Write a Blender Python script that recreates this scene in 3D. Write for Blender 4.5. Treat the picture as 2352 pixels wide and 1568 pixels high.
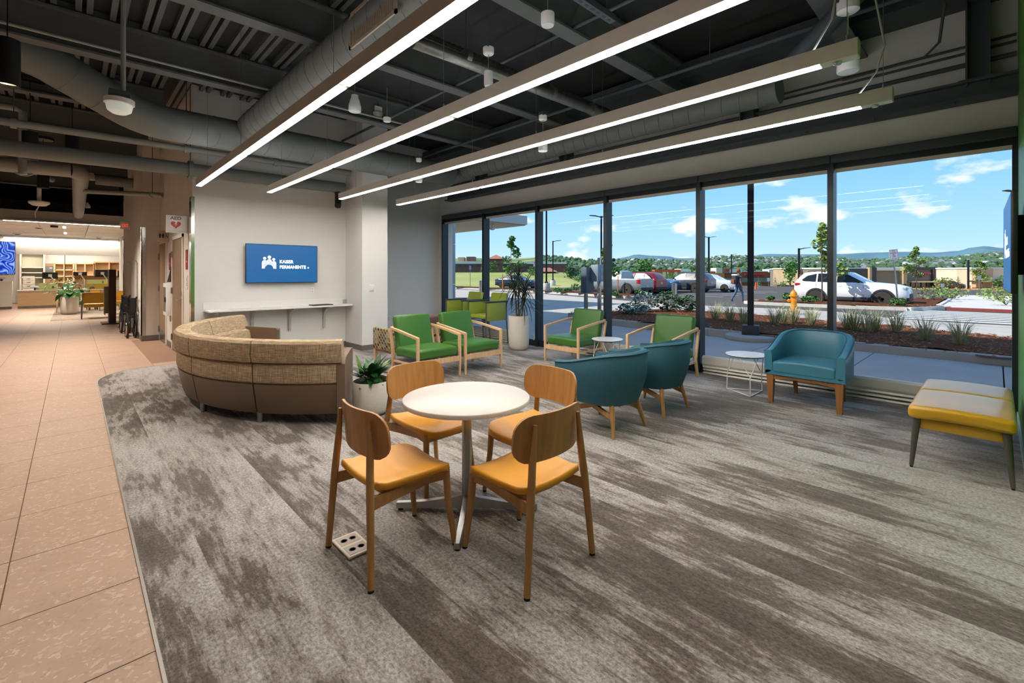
import bpy, bmesh, math, random
from mathutils import Vector, Matrix
random.seed(7)
PI = math.pi
sc = bpy.context.scene
C = sc.collection
for _o in list(bpy.data.objects):
    bpy.data.objects.remove(_o)

# ------------------------------------------------------------------ camera
# world: X runs towards the window wall, Y runs along it, Z up; metres
EYE = 1.48
FPX = 1060.0
YAW = math.atan((1176 - 166) / FPX)
cam = bpy.data.cameras.new('camera')
camo = bpy.data.objects.new('camera', cam)
C.objects.link(camo)
cam.sensor_width = 36.0
cam.lens = 36.0 * FPX / 2352.0
cam.shift_y = -(784 - 628) / 2352.0
cam.clip_start = 0.05
cam.clip_end = 9000
camo.location = (0, 0, EYE)
camo.rotation_euler = (PI / 2, 0, -YAW)
sc.camera = camo
SF, CF = math.sin(YAW), math.cos(YAW)

def at(u, v, F):
    """world point at depth F metres seen at reference pixel (u, v): used to survey far terrain"""
    r = (u - 1176) / FPX
    return Vector(((SF + CF * r) * F, (CF - SF * r) * F, EYE + (628 - v) / FPX * F))

def gnd(u, v, z=0.0):
    F = (z - EYE) * FPX / (628 - v)
    p = at(u, v, F); p.z = z
    return p

# ------------------------------------------------------------------ view, sky, sun
vs = sc.view_settings
vs.view_transform = 'Standard'
vs.look = 'None'
vs.gamma = 1.0
vs.use_curve_mapping = False
vs.exposure = 0.0

def lin(h):
    if isinstance(h, str):
        h = h.lstrip('#')
        c = [int(h[i:i + 2], 16) / 255 for i in (0, 2, 4)]
        return tuple(((x / 12.92) if x <= .04045 else ((x + .055) / 1.055) ** 2.4) for x in c) + (1.0,)
    return tuple(h[:3]) + (1.0,)

world = bpy.data.worlds.new('world')
sc.world = world
world.use_nodes = True
wn = world.node_tree
wn.nodes.clear()
def WN(t, **k):
    n = wn.nodes.new(t)
    for a, b in k.items(): setattr(n, a, b)
    return n
w_out = WN('ShaderNodeOutputWorld'); w_bg = WN('ShaderNodeBackground'); w_tc = WN('ShaderNodeTexCoord')
w_sep = WN('ShaderNodeSeparateXYZ'); wn.links.new(w_tc.outputs['Generated'], w_sep.inputs[0])
w_r = WN('ShaderNodeValToRGB')
e = w_r.color_ramp.elements
e[0].position = 0.0; e[0].color = lin('#cfeafb')
e[1].position = 1.0; e[1].color = lin('#3f86d8')
for p_, c_ in ((.06, '#aedcfc'), (.16, '#8ecaf9'), (.32, '#74b6f2')):
    x_ = e.new(p_); x_.color = lin(c_)
wn.links.new(w_sep.outputs['Z'], w_r.inputs[0])
# clouds: layered noise on the view direction, flattened vertically
w_map = WN('ShaderNodeMapping'); w_map.inputs['Scale'].default_value = (4.4, 4.4, 9.6)
w_map.inputs['Location'].default_value = (1.3, 0.4, 0.25)
wn.links.new(w_tc.outputs['Generated'], w_map.inputs[0])
w_no = WN('ShaderNodeTexNoise'); w_no.inputs['Scale'].default_value = 1.55; w_no.inputs['Detail'].default_value = 9
w_no.inputs['Roughness'].default_value = .52
wn.links.new(w_map.outputs[0], w_no.inputs['Vector'])
w_cr = WN('ShaderNodeValToRGB'); e = w_cr.color_ramp.elements
e[0].position = .55; e[0].color = (0, 0, 0, 1); e[1].position = .635; e[1].color = (1, 1, 1, 1)
wn.links.new(w_no.outputs['Fac'], w_cr.inputs[0])
w_mx = WN('ShaderNodeMix', data_type='RGBA')
wn.links.new(w_cr.outputs[0], w_mx.inputs[0])
wn.links.new(w_r.outputs[0], w_mx.inputs[6])
w_mx.inputs[7].default_value = (0.96, 0.97, 1.0, 1)
wn.links.new(w_mx.outputs[2], w_bg.inputs[0])
w_bg.inputs[1].default_value = 1.2
wn.links.new(w_bg.outputs[0], w_out.inputs[0])

sun = bpy.data.lights.new('sun', 'SUN')
sun.energy = 6.0
sun.angle = 0.009
sun.color = (1.0, 0.95, 0.86)
suno = bpy.data.objects.new('sun', sun)
C.objects.link(suno)
_el = math.radians(42)
suno.rotation_euler = Vector((.72 * math.cos(_el), -.69 * math.cos(_el), -math.sin(_el))).to_track_quat('-Z', 'Y').to_euler()
suno.location = (-20, 30, 40)

# ------------------------------------------------------------------ materials
MATS = {}
def mat(name, col, rough=.55, metal=0.0, var=0.0, vs_=18.0, bump=0.0, bs=90.0, spec=.5, col2=None, emit=None, stretch=None, coat=0.0, lo=.35, hi=.65, detail=4, alpha=1.0, sheen=0.0):
    if name in MATS: return MATS[name]
    m = bpy.data.materials.new(name); m.use_nodes = True
    nt = m.node_tree; b = nt.nodes['Principled BSDF']
    b.inputs['Roughness'].default_value = rough
    b.inputs['Metallic'].default_value = metal
    b.inputs['Specular IOR Level'].default_value = spec
    if coat: b.inputs['Coat Weight'].default_value = coat; b.inputs['Coat Roughness'].default_value = .15
    if sheen: b.inputs['Sheen Weight'].default_value = sheen
    c1 = lin(col)
    tc = nt.nodes.new('ShaderNodeTexCoord'); mp = nt.nodes.new('ShaderNodeMapping')
    nt.links.new(tc.outputs['Object'], mp.inputs[0])
    if stretch: mp.inputs['Scale'].default_value = stretch
    no = nt.nodes.new('ShaderNodeTexNoise'); no.inputs['Scale'].default_value = vs_; no.inputs['Detail'].default_value = detail
    nt.links.new(mp.outputs[0], no.inputs['Vector'])
    cr = nt.nodes.new('ShaderNodeValToRGB'); el = cr.color_ramp.elements
    el[0].position = lo; el[1].position = hi
    if col2: a_, b_ = c1, lin(col2)
    else:
        v = var if var else .03
        a_ = tuple(x * (1 - v) for x in c1[:3]) + (1,); b_ = tuple(min(1, x * (1 + v)) for x in c1[:3]) + (1,)
    el[0].color = a_; el[1].color = b_
    nt.links.new(no.outputs['Fac'], cr.inputs[0])
    nt.links.new(cr.outputs[0], b.inputs['Base Color'])
    if bump:
        n2 = nt.nodes.new('ShaderNodeTexNoise'); n2.inputs['Scale'].default_value = bs; n2.inputs['Detail'].default_value = 3
        nt.links.new(mp.outputs[0], n2.inputs['Vector'])
        bp = nt.nodes.new('ShaderNodeBump'); bp.inputs['Strength'].default_value = bump; bp.inputs['Distance'].default_value = .01
        nt.links.new(n2.outputs['Fac'], bp.inputs['Height']); nt.links.new(bp.outputs[0], b.inputs['Normal'])
    if emit:
        b.inputs['Emission Color'].default_value = lin(emit[0]); b.inputs['Emission Strength'].default_value = emit[1]
    MATS[name] = m
    return m

def nodes_of(name):
    m = bpy.data.materials.new(name); m.use_nodes = True
    nt = m.node_tree; b = nt.nodes['Principled BSDF']
    MATS[name] = m
    def N(t, **k):
        n = nt.nodes.new(t)
        for a, v in k.items(): setattr(n, a, v)
        return n
    return m, nt, b, N

def ramp(nt, src, stops):
    cr = nt.nodes.new('ShaderNodeValToRGB'); el = cr.color_ramp.elements
    el[0].position, el[0].color = stops[0][0], lin(stops[0][1]); el[1].position, el[1].color = stops[-1][0], lin(stops[-1][1])
    for p, c in stops[1:-1]:
        x = el.new(p); x.color = lin(c)
    nt.links.new(src, cr.inputs[0])
    return cr.outputs[0]

def emis(name, col, s):
    if name in MATS: return MATS[name]
    m, nt, b, N = nodes_of(name)
    b.inputs['Base Color'].default_value = lin(col)
    b.inputs['Emission Color'].default_value = lin(col); b.inputs['Emission Strength'].default_value = s
    b.inputs['Roughness'].default_value = .4
    return m

def glass(name, tint='#ffffff', refl=.06, fac=1.0):
    if name in MATS: return MATS[name]
    m, nt, b, N = nodes_of(name)
    nt.nodes.remove(b)
    out = nt.nodes['Material Output']
    t = N('ShaderNodeBsdfTransparent'); g = N('ShaderNodeBsdfGlossy'); g.inputs['Roughness'].default_value = .01
    t.inputs[0].default_value = lin(tint)
    lw = N('ShaderNodeLayerWeight'); lw.inputs['Blend'].default_value = .12
    mu = N('ShaderNodeMath', operation='MULTIPLY'); mu.inputs[1].default_value = refl * 4
    mn = N('ShaderNodeMath', operation='MINIMUM'); mn.inputs[1].default_value = .5
    ad = N('ShaderNodeMath', operation='ADD'); ad.inputs[1].default_value = refl * .25
    nt.links.new(lw.outputs['Fresnel'], mu.inputs[0]); nt.links.new(mu.outputs[0], ad.inputs[0]); nt.links.new(ad.outputs[0], mn.inputs[0])
    mx = N('ShaderNodeMixShader')
    nt.links.new(mn.outputs[0], mx.inputs[0]); nt.links.new(t.outputs[0], mx.inputs[1]); nt.links.new(g.outputs[0], mx.inputs[2])
    nt.links.new(mx.outputs[0], out.inputs[0])
    return m

# ------------------------------------------------------------------ mesh builder
def RX(a): return Matrix.Rotation(a, 4, 'X')
def RY(a): return Matrix.Rotation(a, 4, 'Y')
def RZ(a): return Matrix.Rotation(a, 4, 'Z')
def T(*a): return Matrix.Translation(Vector(a))

class MB:
    def __init__(s, m=None): s.v = []; s.f = []; s.m = m or Matrix.Identity(4)
    def add(s, vs, fs, m=None):
        o = len(s.v); M = s.m @ m if m is not None else s.m
        s.v += [tuple(M @ Vector(p)) for p in vs]
        s.f += [tuple(i + o for i in f) for f in fs]
        return s
    def box(s, x0, x1, y0, y1, z0, z1, m=None):
        v = [(x, y, z) for x in (x0, x1) for y in (y0, y1) for z in (z0, z1)]
        return s.add(v, [(0, 1, 3, 2), (4, 6, 7, 5), (0, 4, 5, 1), (2, 3, 7, 6), (0, 2, 6, 4), (1, 5, 7, 3)], m)
    def cbox(s, c, d, m=None):
        return s.box(c[0] - d[0] / 2, c[0] + d[0] / 2, c[1] - d[1] / 2, c[1] + d[1] / 2, c[2] - d[2] / 2, c[2] + d[2] / 2, m)
    def rbox(s, x0, x1, y0, y1, z0, z1, r=.02, k=2, mid=1, fn=None, m=None):
        """rounded box; mid = interior subdivisions, fn(Vector)->Vector deforms it"""
        h = Vector(((x1 - x0) / 2, (y1 - y0) / 2, (z1 - z0) / 2)); c = Vector(((x0 + x1) / 2, (y0 + y1) / 2, (z0 + z1) / 2))
        r = min(r, h.x * .999, h.y * .999, h.z * .999); inn = h - Vector((r, r, r))
        par = [(-1.0, -1 + i / k) for i in range(k + 1)] + [(-1 + 2 * j / mid, 0.0) for j in range(1, mid)] + [(1.0, i / k) for i in range(k + 1)]
        n = len(par); idx = {}; vs = []; fs = []
        def vid(a, sg, i, j):
            b_, c_ = (a + 1) % 3, (a + 2) % 3
            P = [0, 0, 0]; D = [0, 0, 0]
            P[a] = inn[a] * sg; D[a] = sg
            P[b_] = inn[b_] * par[i][0]; D[b_] = math.tan(par[i][1] * PI / 4)
            P[c_] = inn[c_] * par[j][0]; D[c_] = math.tan(par[j][1] * PI / 4)
            d = Vector(D).normalized() * r
            p = Vector(P) + d
            key = (round(p.x, 5), round(p.y, 5), round(p.z, 5))
            if key not in idx:
                idx[key] = len(vs); q = p + c
                vs.append(tuple(fn(q) if fn else q))
            return idx[key]
        for a in range(3):
            for sg in (-1, 1):
                for i in range(n - 1):
                    for j in range(n - 1):
                        q = [vid(a, sg, i, j), vid(a, sg, i + 1, j), vid(a, sg, i + 1, j + 1), vid(a, sg, i, j + 1)]
                        if len(set(q)) < 3: continue
                        if sg < 0: q.reverse()
                        fs.append(tuple(dict.fromkeys(q)))
        return s.add(vs, fs, m)
    def tube(s, pts, r, n=8, cap=True, m=None, closed=False):
        pts = [Vector(p) for p in pts]; L = len(pts)
        rs = r if isinstance(r, (list, tuple)) else [r] * L
        up = None; vs = []; fs = []
        for i, p in enumerate(pts):
            if closed: d = pts[(i + 1) % L] - pts[i - 1]
            else: d = (pts[min(i + 1, L - 1)] - pts[max(i - 1, 0)])
            d.normalize()
            if up is None:
                up = Vector((0, 0, 1)) if abs(d.z) < .9 else Vector((1, 0, 0))
            a = d.cross(up)
            if a.length < 1e-5: a = d.cross(Vector((0, 1, 0)))
            a.normalize(); b = a.cross(d).normalized(); up = b
            for k in range(n):
                t = 2 * PI * (k + .5) / n
                vs.append(p + a * (math.cos(t) * rs[i]) + b * (math.sin(t) * rs[i]))
        for i in range(L if closed else L - 1):
            j = (i + 1) % L
            for k in range(n):
                fs.append((i * n + k, i * n + (k + 1) % n, j * n + (k + 1) % n, j * n + k))
        if cap and not closed:
            fs.append(tuple(range(n - 1, -1, -1))); fs.append(tuple((L - 1) * n + k for k in range(n)))
        return s.add(vs, fs, m)
    def cyl(s, p0, p1, r0, r1=None, n=16, m=None):
        return s.tube([p0, p1], [r0, r1 if r1 is not None else r0], n, m=m)
    def lathe(s, prof, n=32, c=(0, 0, 0), m=None):
        vs = []; fs = []
        for (r, z) in prof:
            for k in range(n):
                t = 2 * PI * k / n
                vs.append((c[0] + r * math.cos(t), c[1] + r * math.sin(t), c[2] + z))
        for i in range(len(prof) - 1):
            for k in range(n):
                fs.append((i * n + k, i * n + (k + 1) % n, (i + 1) * n + (k + 1) % n, (i + 1) * n + k))
        fs.append(tuple(range(n - 1, -1, -1))); fs.append(tuple((len(prof) - 1) * n + k for k in range(n)))
        return s.add(vs, fs, m)
    def prism(s, poly, z0, z1, m=None):
        n = len(poly)
        vs = [(x, y, z0) for x, y in poly] + [(x, y, z1) for x, y in poly]
        fs = [tuple(range(n - 1, -1, -1)), tuple(range(n, 2 * n))] + [(i, (i + 1) % n, n + (i + 1) % n, n + i) for i in range(n)]
        return s.add(vs, fs, m)
    def loft(s, rings, cap=True, closed=True, m=None):
        n = len(rings[0]); vs = [p for r in rings for p in r]; fs = []
        for i in range(len(rings) - 1):
            for k in range(n if closed else n - 1):
                fs.append((i * n + k, i * n + (k + 1) % n, (i + 1) * n + (k + 1) % n, (i + 1) * n + k))
        if cap:
            fs.append(tuple(range(n - 1, -1, -1))); fs.append(tuple((len(rings) - 1) * n + k for k in range(n)))
        return s.add(vs, fs, m)
    def quad(s, a, b, c, d, m=None): return s.add([a, b, c, d], [(0, 1, 2, 3)], m)
    def ball(s, c, r, n=12, sc_=(1, 1, 1), m=None):
        k = max(4, n // 2)
        prof = [(r * math.sin(PI * (i + .02) / (k + .04)), -r * math.cos(PI * (i + .02) / (k + .04))) for i in range(k + 1)]
        return s.lathe([(p * 1.0, z) for p, z in prof], n, (0, 0, 0), (m if m is not None else Matrix.Identity(4)) @ T(*c) @ Matrix.Diagonal((*sc_, 1)))
    def mesh(s, name, material, smooth=35, recalc=True):
        me = bpy.data.meshes.new(name); me.from_pydata(s.v, [], s.f)
        if recalc:
            bm = bmesh.new(); bm.from_mesh(me); bmesh.ops.recalc_face_normals(bm, faces=bm.faces); bm.to_mesh(me); bm.free()
        if smooth:
            me.polygons.foreach_set('use_smooth', [True] * len(me.polygons))
            me.set_sharp_from_angle(angle=math.radians(smooth))
        if material: me.materials.append(material)
        return me
    def build(s, name, material, parent=None, smooth=35, label=None, recalc=True):
        o = bpy.data.objects.new(name, s.mesh(name, material, smooth, recalc)); C.objects.link(o)
        if parent: o.parent = parent
        if label: o['label'] = label
        return o

def inst(name, me, parent=None, loc=(0, 0, 0), rot=(0, 0, 0), scale=(1, 1, 1)):
    o = bpy.data.objects.new(name, me); C.objects.link(o); o.location = loc; o.rotation_euler = rot; o.scale = scale
    if parent: o.parent = parent
    return o

def tag(o, label, cat, group=None, kind=None):
    o['label'] = label; o['category'] = cat
    if group: o['group'] = group
    if kind: o['kind'] = kind
    return o
def thing(name, label, cat, loc=(0, 0, 0), rz=0.0, group=None):
    o = bpy.data.objects.new(name, None); C.objects.link(o); o.empty_display_size = .1
    o.location = loc; o.rotation_euler = (0, 0, rz)
    return tag(o, label, cat, group)
def struct(o, label=None, cat=None):
    o['kind'] = 'structure'
    if label: o['label'] = label
    if cat: o['category'] = cat
    return o
def dup(root, loc, rz, label, group=None):
    r = root.copy(); C.objects.link(r); r.location = loc; r.rotation_euler = (0, 0, rz); r['label'] = label
    if group: r['group'] = group
    for ch in list(root.children):
        c = ch.copy(); C.objects.link(c); c.parent = r
        for g in list(ch.children):
            d = g.copy(); C.objects.link(d); d.parent = c
    return r
def text(name, s, size, material, parent, m, bold=0.0, align='LEFT', extr=.0006, sx=1.0):
    cu = bpy.data.curves.new(name, 'FONT'); cu.body = s; cu.size = size; cu.extrude = extr; cu.offset = bold; cu.align_x = align
    cu.resolution_u = 3
    to = bpy.data.objects.new(name, cu); C.objects.link(to)
    bpy.context.view_layer.update()
    dg = bpy.context.evaluated_depsgraph_get()
    me = bpy.data.meshes.new_from_object(to.evaluated_get(dg))
    bpy.data.objects.remove(to)
    me.transform(m @ Matrix.Diagonal((sx, 1, 1, 1)))
    me.materials.clear(); me.materials.append(material)
    o = bpy.data.objects.new(name, me); C.objects.link(o)
    if parent: o.parent = parent
    return o
def arc(cx, cy, r, a0, a1, n): return [(cx + r * math.cos(math.radians(a0 + (a1 - a0) * i / n)), cy + r * math.sin(math.radians(a0 + (a1 - a0) * i / n))) for i in range(n + 1)]
def rrect(w, h, r, n=5):
    """rounded rectangle outline centred on the origin"""
    return arc(w / 2 - r, h / 2 - r, r, 0, 90, n) + arc(-w / 2 + r, h / 2 - r, r, 90, 180, n) + arc(-w / 2 + r, -h / 2 + r, r, 180, 270, n) + arc(w / 2 - r, -h / 2 + r, r, 270, 360, n)

# common materials
white_wall = mat('white_wall_paint', '#d9d8d4', .9, var=.015, vs_=3, bump=.05, bs=300, spec=.2)
warm_wall = mat('warm_white_wall_paint', '#d0cac2', .9, var=.015, vs_=3, bump=.05, bs=300, spec=.2)
green_wall_m = mat('green_wall_paint', '#5e9a3a', .45, var=.02, vs_=3, spec=.45)
base_m = mat('taupe_vinyl_base', '#6d645d', .5, var=.03)
frame_m = mat('dark_blue_grey_anodised_frame', '#333a3e', .38, .55, var=.04)
steel_dark = mat('dark_painted_steel', '#454d52', .6, .05, var=.06, vs_=6)
duct_m = mat('grey_painted_duct', '#757a76', .55, .05, var=.05, vs_=5)
pipe_m = mat('pale_grey_painted_pipe', '#8d918b', .55, .05, var=.05, vs_=5)
galv = mat('galvanised_duct', '#8d8a82', .35, .8, var=.12, vs_=14)
deck_m = mat('dark_painted_deck', '#363938', .85, var=.08, vs_=4, spec=.2)
rib_m = mat('dark_grey_deck_rib', '#5f6361', .7, var=.05, vs_=5, spec=.3)
white_p = mat('white_plastic', '#e4e3de', .4, var=.01)
offw = mat('off_white_laminate', '#cdc7be', .35, var=.015, vs_=4)
lamw = mat('white_laminate', '#dfddd9', .4, var=.01)
black_p = mat('black_plastic', '#121314', .4, var=.05)
black_m = mat('black_powder_coat', '#1a1b1d', .5, .3, var=.05)
chrome = mat('polished_steel', '#c9c9c7', .12, 1.0, var=.02)
satin = mat('satin_steel', '#a9a8a5', .3, 1.0, var=.05, stretch=(1, 1, .05))
rubber = mat('black_rubber', '#151515', .85, var=.1)
def wood(name, c1, c2, st=(1, 1, .06), rough=.45, sc_=38):
    return mat(name, c1, rough, col2=c2, vs_=sc_, stretch=st, lo=.3, hi=.72, detail=6, bump=.04, bs=60, spec=.4)
oak = wood('honey_oak', '#9e7342', '#b48652')
oak_ply = wood('orange_oak_veneer', '#a97842', '#bf8d54')
ash = wood('pale_ash', '#c9a27a', '#dcb88f')
walnut = wood('reddish_brown_wood', '#855631', '#9c6a3d')
pale_lam = wood('pale_oak_laminate', '#cfae84', '#dcbe96', st=(.06, 1, 1), sc_=22)

# ================================================================== the room shell
# ---- carpet with streaks running along Y, laid in 0.25 m planks
m, nt, b, N = nodes_of('streaked_plank_carpet')
g = N('ShaderNodeNewGeometry'); sp = N('ShaderNodeSeparateXYZ'); nt.links.new(g.outputs['Position'], sp.inputs[0])
def mth(op, a, bb=None):
    n = N('ShaderNodeMath', operation=op)
    for i, x in enumerate((a, bb)):
        if x is None: continue
        if isinstance(x, (int, float)): n.inputs[i].default_value = x
        else: nt.links.new(x, n.inputs[i])
    return n.outputs[0]
strip = mth('FLOOR', mth('DIVIDE', sp.outputs['X'], .25))
wn1 = N('ShaderNodeTexWhiteNoise', noise_dimensions='1D'); nt.links.new(strip, wn1.inputs['W'])
rnd = wn1.outputs['Value']
def noise(xs, ys, scale, detail, rough=.5, off=None):
    cmb = N('ShaderNodeCombineXYZ')
    nt.links.new(mth('MULTIPLY', sp.outputs['X'], xs), cmb.inputs[0])
    yv = mth('MULTIPLY', sp.outputs['Y'], ys)
    if off is not None: yv = mth('ADD', yv, mth('MULTIPLY', off, 4.0))
    nt.links.new(yv, cmb.inputs[1])
    n = N('ShaderNodeTexNoise'); n.inputs['Scale'].default_value = scale; n.inputs['Detail'].default_value = detail; n.inputs['Roughness'].default_value = rough
    nt.links.new(cmb.outputs[0], n.inputs['Vector'])
    return n.outputs['Fac']
big = noise(.35, .32, 1.0, 2, .5)
plank = noise(2.6, 1.0, 1.0, 5, .62, rnd)
streak = noise(24, 3.4, 1.0, 4, .7)
fine = noise(75, 48, 1.0, 2, .8)
val = mth('ADD', mth('ADD', mth('MULTIPLY', big, .55), mth('MULTIPLY', plank, .8)), mth('ADD', mth('MULTIPLY', streak, .46), mth('MULTIPLY', mth('SUBTRACT', rnd, .5), .06)))
col = ramp(nt, mth('DIVIDE', val, 1.81), [(.41, '#4c433c'), (.478, '#665c54'), (.497, '#857d76'), (.55, '#9d9792'), (.66, '#a8a39f')])
gr = N('ShaderNodeMix', data_type='RGBA', blend_type='OVERLAY'); gr.inputs[0].default_value = .85
nt.links.new(col, gr.inputs[6])
nt.links.new(ramp(nt, fine, [(.3, '#808080'), (.7, '#e8e8e8')]), gr.inputs[7])
nt.links.new(gr.outputs[2], b.inputs['Base Color'])
b.inputs['Roughness'].default_value = .95; b.inputs['Specular IOR Level'].default_value = .12; b.inputs['Sheen Weight'].default_value = .25
bp = N('ShaderNodeBump'); bp.inputs['Strength'].default_value = .5; bp.inputs['Distance'].default_value = .006
nt.links.new(fine, bp.inputs['Height']); nt.links.new(bp.outputs[0], b.inputs['Normal'])
carpet_m = m

# ---- terrazzo-look porcelain tile
m, nt, b, N = nodes_of('pink_beige_terrazzo_tile')
g = N('ShaderNodeNewGeometry')
mp = N('ShaderNodeMapping'); mp.inputs['Scale'].default_value = (1, 1, 1); nt.links.new(g.outputs['Position'], mp.inputs[0])
ds = N('ShaderNodeTexNoise'); ds.inputs['Scale'].default_value = 14; ds.inputs['Detail'].default_value = 3; nt.links.new(mp.outputs[0], ds.inputs['Vector'])
ad = N('ShaderNodeMix', data_type='RGBA', blend_type='LINEAR_LIGHT'); ad.inputs[0].default_value = .06
nt.links.new(mp.outputs[0], ad.inputs[6]); nt.links.new(ds.outputs['Color'], ad.inputs[7])
vo = N('ShaderNodeTexVoronoi', feature='F1'); vo.inputs['Scale'].default_value = 62; vo.inputs['Randomness'].default_value = 1
nt.links.new(ad.outputs[2], vo.inputs['Vector'])
sx_ = N('ShaderNodeSeparateColor'); nt.links.new(vo.outputs['Color'], sx_.inputs[0])
c1 = ramp(nt, sx_.outputs[0], [(.0, '#b5977f'), (.1, '#bc9e87'), (.86, '#bea08a'), (.93, '#cbb29e'), (1., '#d0baa8')])
big_ = N('ShaderNodeTexNoise'); big_.inputs['Scale'].default_value = 3; big_.inputs['Detail'].default_value = 5; nt.links.new(mp.outputs[0], big_.inputs['Vector'])
mx = N('ShaderNodeMix', data_type='RGBA', blend_type='OVERLAY'); mx.inputs[0].default_value = .22
nt.links.new(c1, mx.inputs[6]); nt.links.new(ramp(nt, big_.outputs['Fac'], [(.3, '#666666'), (.7, '#999999')]), mx.inputs[7])
nt.links.new(mx.outputs[2], b.inputs['Base Color'])
b.inputs['Roughness'].default_value = .42; b.inputs['Specular IOR Level'].default_value = .4
tile_m = m
grout = mat('tan_grout', '#8d6f58', .9, var=.08, vs_=30)
trim_metal = mat('pale_edge_trim', '#b9b2a8', .35, .6, var=.03)

fl = MB(); fl.box(-6.6, 7.0, -5.2, 34, -.25, -.008)
floor = struct(fl.build('floor', grout), 'grouted slab under the pink-beige tile and grey carpet', 'floor')
# tiles near enough to be told apart, then the rest joined
TX, TY = .592, .61
tm = MB(); tm.rbox(-.2935, .2935, -.3025, .3025, -.007, -.0035, .0015, k=1); tile_me = tm.mesh('tile', tile_m, smooth=0)
rest = MB()
for i in range(-12, 5):
    for j in range(-12, 51):
        xc = -.233 + TX * (i + .5); yc = 2.282 + TY * (j + .5)
        if xc - .3 > 1.9 or yc > 28.9: continue
        if xc - .29 > .27 and yc < 8.3: continue
        if xc + .29 > 1.45 and yc < 13 and yc > 9.4: continue
        vis = (1.4 < yc < 13.8) and (-.0762 * yc - .35 < xc < 1.7)
        if vis: inst('tile', tile_me, floor, (xc, yc, 0))
        else: rest.box(xc - .2935, xc + .2935, yc - .3025, yc + .3025, -.0075, -.0035)
o = rest.build('tile_field', tile_m, floor, smooth=0); o['kind'] = 'stuff'

edge = [(.25, -4.95), (.25, 8.35)] + [(.256, 8.53), (.285, 8.70), (.345, 8.88), (.44, 9.04), (.57, 9.17), (.72, 9.255), (.9, 9.29), (1.15, 9.28), (1.44, 9.25)]
cp = MB(); cp.prism(edge + [(1.5, 9.16), (4.3, 9.16), (4.3, 9.96), (6.93, 9.96), (6.93, -4.95)], -.006, 0.0)
cpo = cp.build('carpet', carpet_m, floor, smooth=0, label='grey and brown streaked carpet with a rounded corner')
tr = MB()
for a_, b_ in zip(edge[:-1], edge[1:]):
    d = Vector((b_[0] - a_[0], b_[1] - a_[1], 0)).normalized(); n_ = Vector((-d.y, d.x, 0)) * .012
    tr.add([(a_[0], a_[1], -.005), (b_[0], b_[1], -.005), (b_[0] + n_.x, b_[1] + n_.y, -.005), (a_[0] + n_.x, a_[1] + n_.y, -.005),
            (a_[0], a_[1], .0015), (b_[0], b_[1], .0015), (b_[0] + n_.x, b_[1] + n_.y, .0015), (a_[0] + n_.x, a_[1] + n_.y, .0015)],
           [(0, 1, 2, 3), (4, 5, 6, 7), (0, 1, 5, 4), (3, 2, 6, 7)])
tr.build('edge_strip', trim_metal, floor, smooth=0)
carpet2_m = mat('beige_grey_lobby_carpet', '#9a8d80', .95, var=.15, vs_=6, bump=.3, bs=200, spec=.1)
c2 = MB(); c2.prism([(-.5, 20.35), (1.8, 20.35), (1.8, 28.0), (-.5, 28.0)], -.006, 0.0); c2.build('lobby_carpet', carpet2_m, floor, smooth=0)

# ---- walls
ZD = 4.6
def wallbox(name, mt, *bxs, label=None):
    w = MB()
    for q in bxs: w.box(*q)
    return struct(w.build(name, mt, smooth=0), label, 'wall' if label else None)
wallbox('wall_tv', white_wall, (1.44, 4.2, 9.15, 9.32, 0, ZD), label='white wall behind the blue television and shelf')
wallbox('wall_column', white_wall, (4.03, 4.565, 8.40, 9.16, 0, ZD), label='white square column beside the television wall')
wallbox('wall_far', white_wall, (4.05, 6.96, 9.95, 10.12, 0, ZD), (4.05, 4.2, 9.3, 9.96, 0, ZD), label='white end wall between column and window')
wallbox('wall_corridor', warm_wall, (1.43, 1.6, 9.152, 12.97, 0, ZD), (1.11, 1.6, 12.95, 18.0, 0, ZD), label='warm white corridor wall with the two doors')
wallbox('wall_window', white_wall, (6.88, 7.15, -.15, 9.95, 2.93, ZD), (6.88, 7.15, 9.74, 9.96, 0, 2.95), label='white wall above the window band')
wallbox('wall_green', green_wall_m, (2.3, 6.96, -.36, -.15, 0, ZD), label='green painted wall at the right edge')
wallbox('wall_left', warm_wall, (-6.75, -6.6, -5.2, 34, 0, ZD))
wallbox('wall_back', warm_wall, (-6.6, 7.1, -5.35, -5.2, 0, ZD), (6.88, 7.15, -5.3, -.3, 0, ZD))
wallbox('wall_outer', mat('buff_stucco', '#b8b0a2', .9, var=.03), (7.16, 7.3, -6, 9.9, 2.93, 8.5), (7.16, 7.3, -6, -.3, 0, 3), (6.9, 7.3, 10.1, 34, 0, 8.5), (-7, 7.3, 33.9, 34.2, 0, 8.5), label='tall buff outside wall of the building')
# lobby end wall with the reception opening
wallbox('wall_reception', white_wall, (-6.6, -1.82, 28.4, 28.62, 0, ZD), (-1.83, 7, 28.4, 28.62, 2.30, ZD), (1.6, 1.8, 17.9, 28.5, 0, ZD), (-6.6, 7, 33.7, 33.9, 0, ZD), label='white lobby wall over the reception opening')

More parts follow.
